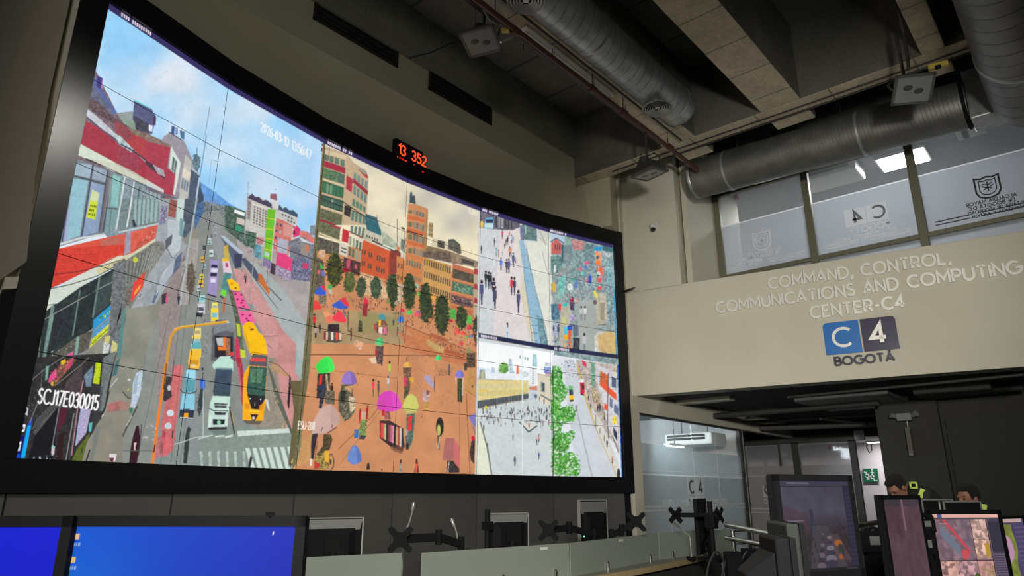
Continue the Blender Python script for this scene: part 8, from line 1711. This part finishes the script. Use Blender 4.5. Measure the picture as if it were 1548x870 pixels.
# dark equipment at the right end of the curved desk
c = atD(1128, 848, 5.6)
t = thing('desk_console', 'dark equipment console with cables at the right end of the curved desk', 'console', (c.x, c.y, 0))
m = MB().box((c.x, c.y, .36), (.5, .45, .72), rz=YAW); m.build('cabinet', M['deskgrey'], t, bev=.01)
for k, (dx, dy, sx_, sz_) in enumerate(((-.10, 0, .12, .20), (.05, .05, .10, .22), (.17, -.02, .12, .17))):
    p = Vector((c.x, c.y, 0)) + U * dx + Nn * dy; m = MB().box((p.x, p.y, .72 + sz_ / 2), (sx_, .10, sz_), rz=YAW + .3 * k); m.build('device', M['black'], t, bev=.008)
m = MB(); 
for k in range(4):
    p = Vector((c.x, c.y, .72)) + U * (-.2 + .12 * k); m = MB().tube(spline([p, p + Vector((0, 0, .12)) + U * .03, p + Vector((0, 0, .2)) - U * .02, p + Vector((0, 0, .12)) - U * .08, p - U * .12], 5), .009, 6); m.build('cable', M['cable'], t, smooth=True)
# ------------------------------------------------------------------ the two officers
SKIN = mat('skin_tone', srgb(140, 96, 78), rough=.55, var=.06, vscale=20)
UNI = mat('dark_green_uniform', srgb(52, 56, 44), rough=.85, bump=.2, bscale=120)
VEST = mat('black_vest_cloth', srgb(30, 32, 30), rough=.8, bump=.2, bscale=120)
NEON = mat('neon_yellow_trim', srgb(170, 200, 40), rough=.5)
HAIR = mat('black_hair', (.012, .01, .009, 1), rough=.6, bump=.8, bscale=300)
def capsule(m, a, b, ra, rb, n=12):
    a = Vector(a); b = Vector(b); d = (b - a).normalized(); L_ = (b - a).length; prof = []
    for k in range(1, 5): t = math.pi / 2 * k / 4; prof.append((ra * math.sin(t), -ra * math.cos(t)))
    for k in range(0, 4): t = math.pi / 2 * k / 4; prof.append((rb * math.cos(t), L_ + rb * math.sin(t)))
    m.lathe(prof, a, d, n)
def fused(m, name, material, parent, vox=.011, it=3):
    o = m.build(name, material, parent, clean=False); r = o.modifiers.new('fuse', 'REMESH'); r.mode = 'VOXEL'; r.voxel_size = vox; r.use_smooth_shade = True
    s = o.modifiers.new('ease', 'SMOOTH'); s.iterations = it; s.factor = .5; return o
def person(name, J, look, label, seat=None):
    "J: joint positions in world space"
    t = thing(name, label, 'person', (J['hip'].x, J['hip'].y, 0))
    F_ = Vector(look).normalized(); Lf = Vector((0, 0, 1)).cross(F_).normalized(); Up = F_.cross(Lf).normalized(); R = Matrix((F_, Lf, Up)).transposed()
    H = J['head']
    m = MB()
    def warp(q):
        k = 1.0
        if q.x > 0: q.y *= .93
        if q.z < -.02: q.x *= .93; q.y *= .86 + .0 * k
        return q
    m.ell(H, (.096, .076, .118), M=R, nu=26, nv=18, warp=warp)
    P = lambda x, y, z: H + R @ Vector((x, y, z))
    m.ell(P(.040, 0, -.075), (.050, .048, .048), M=R); capsule(m, P(.085, 0, .008), P(.110, 0, -.030), .010, .016, 8); m.ell(P(.088, 0, -.060), (.018, .026, .012), M=R); m.ell(P(.083, 0, .022), (.02, .05, .012), M=R)
    for s in (1, -1): m.ell(P(-.004, s * .078, -.012), (.020, .010, .032), M=R)
    capsule(m, P(-.020, 0, -.07), J['neck'], .054, .060)
    capsule(m, J['neck'], J['chest'], .07, .12); capsule(m, J['chest'], J['hip'], .13, .13)
    for s in ('l', 'r'):
        capsule(m, J['sh' + s], J['el' + s], .048, .038); capsule(m, J['el' + s], J['wr' + s], .040, .026)
        capsule(m, J['hp' + s], J['kn' + s], .075, .052); capsule(m, J['kn' + s], J['an' + s], .052, .036)
        capsule(m, J['neck'], J['sh' + s], .05, .052)
        w = J['wr' + s]; d = (w - J['el' + s]).normalized(); sd = d.cross(Vector((0, 0, 1))).normalized(); dn = sd.cross(d)
        if dn.z > 0: dn = -dn
        m.ell(w + d * .045, (.045, .040, .018), M=Matrix((d, sd, dn)).transposed())
        for k, ln in enumerate((.066, .076, .070, .054)):
            b = w + d * .080 + sd * (.030 - .020 * k); c = b + d * ln * .55 + dn * .004; e = c + d * ln * .4 + dn * .022
            capsule(m, b, c, .0105, .0098, 8); capsule(m, c, e, .0098, .0085, 8)
        sg = -1 if s == 'l' else 1
        b = w + d * .03 + sd * (.036 * sg); c = b + d * .035 + sd * (.022 * sg) + dn * .01; capsule(m, b, c, .013, .011, 8); capsule(m, c, c + d * .03 + dn * .01, .011, .009, 8)
    fused(m, 'body', SKIN, t, vox=.008, it=2)
    m = MB(); capsule(m, J['neck'] + (J['chest'] - J['neck']) * .12, J['chest'], .088, .145, 18); capsule(m, J['chest'], J['hip'], .152, .148, 18)
    for s in ('l', 'r'): capsule(m, J['neck'] + (J['sh' + s] - J['neck']) * .3, J['sh' + s], .078, .074); capsule(m, J['sh' + s], J['el' + s], .072, .056); capsule(m, J['el' + s], J['el' + s] + (J['wr' + s] - J['el' + s]) * .86, .056, .040)
    jk = fused(m, 'uniform_jacket', VEST, t, vox=.014)
    m = MB()
    for s in ('l', 'r'): capsule(m, J['hp' + s], J['kn' + s], .100, .074); capsule(m, J['kn' + s], J['an' + s], .074, .056)
    capsule(m, J['hpl'], J['hpr'], .11, .11); fused(m, 'trousers', UNI, t, vox=.016)
    for s in ('l', 'r'):
        a = J['an' + s]; fd = Vector((F_.x, F_.y, 0)).normalized(); m = MB(); m.ell((a.x + fd.x * .05, a.y + fd.y * .05, .045), (.135, .05, .045), M=Matrix((fd, Vector((0, 0, 1)).cross(fd), Vector((0, 0, 1)))).transposed()); m.cyl((a.x, a.y, .04), (a.x, a.y, .12), .055, 14); m.build('boot', VEST, t, smooth=True)
    m = MB()
    def hw(q):
        if q.x > .05: q.x = .05 + (q.x - .05) * .3
        if q.z < -.03: q.z = -.03 + (q.z + .03) * .35
        return q
    m.ell(P(-.014, 0, .026), (.100, .084, .106), M=R, nu=26, nv=18, warp=hw); m.ell(P(.035, 0, .085), (.055, .06, .04), M=R)
    fused(m, 'hair', HAIR, t, vox=.009, it=1)
    for s in (1, -1):
        m = MB().ell(P(.082, s * .030, .000), (.010, .014, .008), M=R, nu=12, nv=8); m.build('eye', mat('eye_dark', (.02, .015, .012, 1), rough=.2), t, smooth=True)
        m = MB().box(P(.090, s * .031, .022), (.008, .034, .007), M=R); m.build('eyebrow', HAIR, t)
    return t, jk
def patch(c, n, up, w, h, parent, hole=False):
    n = Vector(n).normalized(); a = Vector(up).cross(n).normalized(); u = n.cross(a); m = MB()
    def q(x0, x1, z0, z1): m.prism([c + a * x0 + u * z0, c + a * x1 + u * z0, c + a * x1 + u * z1, c + a * x0 + u * z1], n * .006)
    if hole: q(-w, w, h * .5, h); q(-w, w, -h, -h * .5); q(-w, -w * .5, -h, h); q(w * .5, w, -h, h)
    else: q(-w, w, -h, h)
    m.build('neon_patch', NEON, parent)
# bending officer: head low to the left, back rising to the right
D1 = 7.3
h = atD(1357, 736, D1); nk = atD(1376, 741, D1); ch = atD(1398, 750, D1 + .1); hp = atD(1432, 772, D1 + .15); hp.z = .98
Ur, Fw = U, Nn
J = dict(head=h, neck=nk + Fw * .02, chest=Vector((ch.x, ch.y, 1.26)), hip=hp)
for s, k in (('l', -1), ('r', 1)):
    o = Fw * (.17 * -k)
    J['sh' + s] = nk + Ur * .06 + o * 1.0 - Vector((0, 0, .03)); J['el' + s] = J['sh' + s] + Vector((0, 0, -.27)) - Ur * .05; J['wr' + s] = J['el' + s] + Vector((0, 0, -.17)) - Ur * .16
    J['hp' + s] = hp + o * .5 - Vector((0, 0, .04)); J['kn' + s] = Vector((hp.x, hp.y, .50)) + o * .55 - Ur * .03; J['an' + s] = Vector((hp.x, hp.y, .10)) + o * .6 + Ur * .03
t, jk = person('person', J, (-Ur * .75 - Vector((0, 0, .62)) - Fw * .12), 'person in dark uniform with neon patches bending forward before the dark column')
c = atD(1381, 733, D1 - .16); patch(c, (CAM - c), (0, 0, 1), .036, .034, t, True); c = atD(1393, 745, D1 - .20); patch(c, (CAM - c), (.5, 0, 1), .022, .045, t)
# seated officer
D2 = 6.6
h = atD(1464, 752, D2); nk = h + Ur * .075 - Vector((0, 0, .135)); ch = nk + Ur * .07 - Vector((0, 0, .22)); hp = nk + Ur * .17 - Vector((0, 0, .60)); hp.z = .60
J = dict(head=h, neck=nk, chest=ch, hip=hp)
for s, k in (('l', -1), ('r', 1)):
    o = Fw * (.18 * -k)
    J['sh' + s] = nk + o - Vector((0, 0, .06)) + Ur * .02; J['el' + s] = J['sh' + s] + Vector((0, 0, -.26)) - Ur * .10; J['wr' + s] = J['el' + s] - Ur * .22 + Vector((0, 0, .02)); J['wr' + s].z = max(.80, J['wr' + s].z)
    J['hp' + s] = hp + o * .5; J['kn' + s] = hp + o * .6 - Ur * .42; J['kn' + s].z = .53; J['an' + s] = J['kn' + s] - Ur * .02; J['an' + s] = Vector((J['an' + s].x, J['an' + s].y, .10))
t, jk = person('person', J, (-Ur - Vector((0, 0, .10)) - Fw * .25), 'person with short black hair sitting behind the grey-rimmed monitor, neon collar patch')
c = atD(1486, 768, D2 - .17); patch(c, (CAM - c), (.3, 0, 1), .028, .036, t)
oc = thing('office_chair', 'black office chair under the seated officer', 'chair', (hp.x, hp.y, 0))
s_ = Vector((hp.x, hp.y, 0)) - Ur * .12
m = MB().box((s_.x, s_.y, .44), (.46, .46, .07), rz=YAW); m.build('seat', M['black'], oc, bev=.02)
b = s_ + Ur * .34; m = MB().box((b.x, b.y, .76), (.06, .42, .50), rz=YAW); m.build('backrest', M['black'], oc, bev=.02)
m = MB().cyl((s_.x, s_.y, .08), (s_.x, s_.y, .41), .03, 14); m.build('gas_post', M['blackmetal'], oc)
for k in range(5):
    a = 2 * math.pi * k / 5; e = Vector((s_.x + .27 * math.cos(a), s_.y + .27 * math.sin(a), .07)); m = MB().cyl((s_.x, s_.y, .10), e, .02, 8).ell((e.x, e.y, .035), (.03, .03, .035), nu=10, nv=8); m.build('star_leg', M['black'], oc)
m = MB().tube([b + Vector((0, 0, .5)), b + Vector((0, 0, .43)) - Ur * .2, s_ + Vector((0, 0, .42))], .018, 8); m.build('back_bracket', M['blackmetal'], oc)
# ------------------------------------------------------------------ camera, light, colour
cam = bpy.data.cameras.new('camera'); co = bpy.data.objects.new('camera', cam); COL.objects.link(co)
cam.sensor_width = 36; cam.lens = 36 * FPX / 1548; cam.clip_start = .02; cam.clip_end = 100
co.location = CAM; co.rotation_euler = (math.pi / 2 + PITCH, 0, YAW)
sc = bpy.context.scene; sc.camera = co
w = bpy.data.worlds.new('world'); sc.world = w; w.use_nodes = True
w.node_tree.nodes['Background'].inputs[0].default_value = (.9, .95, 1, 1); w.node_tree.nodes['Background'].inputs[1].default_value = .02
def area(name, loc, size, power, target=None, col=(1, 1, 1), sy=None, spread=None):
    l = bpy.data.lights.new(name, 'AREA'); l.energy = power; l.color = col; l.size = size
    if sy: l.shape = 'RECTANGLE'; l.size_y = sy
    if spread: l.spread = math.radians(spread)
    o = bpy.data.objects.new(name, l); COL.objects.link(o); o.location = loc
    d = (Vector(target) - Vector(loc)) if target is not None else Vector((0, 0, -1))
    o.rotation_euler = d.to_track_quat('-Z', 'Y').to_euler(); return o
def spot(name, loc, target, power, angle, blend=.6, col=(1, 1, 1), r=.12):
    l = bpy.data.lights.new(name, 'SPOT'); l.energy = power; l.color = col; l.spot_size = math.radians(angle); l.spot_blend = blend; l.shadow_soft_size = r
    o = bpy.data.objects.new(name, l); COL.objects.link(o); o.location = loc
    o.rotation_euler = (Vector(target) - Vector(loc)).to_track_quat('-Z', 'Y').to_euler(); return o
WARM = (1, .97, .89)
spot('fascia_fill_spot', (1.0, .8, 2.7), (-2.8, 9.0, 3.5), 1600, 52, 1.0, WARM, .2)  # unseen spot added off camera to brighten the sign fascia
area('rear_fill_light', (1.6, -3.2, 2.6), 2.4, 62, (-4.5, 2.0, 2.2), WARM, sy=1.0, spread=120)  # added fill behind the camera, no fixture modelled
area('column_fill_light', (-4.6, -3.2, 3.2), 1.2, 6, (-5.6, 1.0, 4.2), WARM, sy=.6, spread=140)  # unseen lamp added to lift the grey column at far left
area('desk_fill_light', (.7, -.8, 2.6), .9, 40, (-3.4, 4.6, .6), WARM, sy=.6, spread=64)  # unseen fill added from the camera side for the desk screens
area('mezzanine_ceiling_light', (PANEL.x, PANEL.y, 6.46), .7, 80, None, (.93, .95, 1), sy=.6)
area('mezzanine_left_light', (-4.0, 12.0, 6.4), .5, 45, None, (.95, .96, 1), sy=.5)
area('server_room_light', (-5.9, 9.0, 2.62), .7, 80, (-6.6, 12.2, 1.9), (.80, .93, 1))
area('hall_ceiling_light', (-1.45, 4.8, 6.45), .35, 36, (-4.9, 1.6, 3.6), WARM, spread=90)
area('corridor_light', (-4.25, 18.95, 2.565), .7, 26, None, (1, .94, .97), sy=.12)
area('lobby_fill_light', (-5.9, 16.4, 2.60), .12, 9, None, (1, .95, .95))  # small added lamp, brightens the far glazing from behind
vs = sc.view_settings; vs.view_transform = 'Standard'; vs.look = 'None'; vs.exposure = 0; vs.gamma = 1; vs.use_curve_mapping = False
sc.cycles.use_denoising = True; sc.cycles.max_bounces = 8; sc.cycles.diffuse_bounces = 4; sc.cycles.transparent_max_bounces = 12
sc.cycles.sample_clamp_indirect = 4
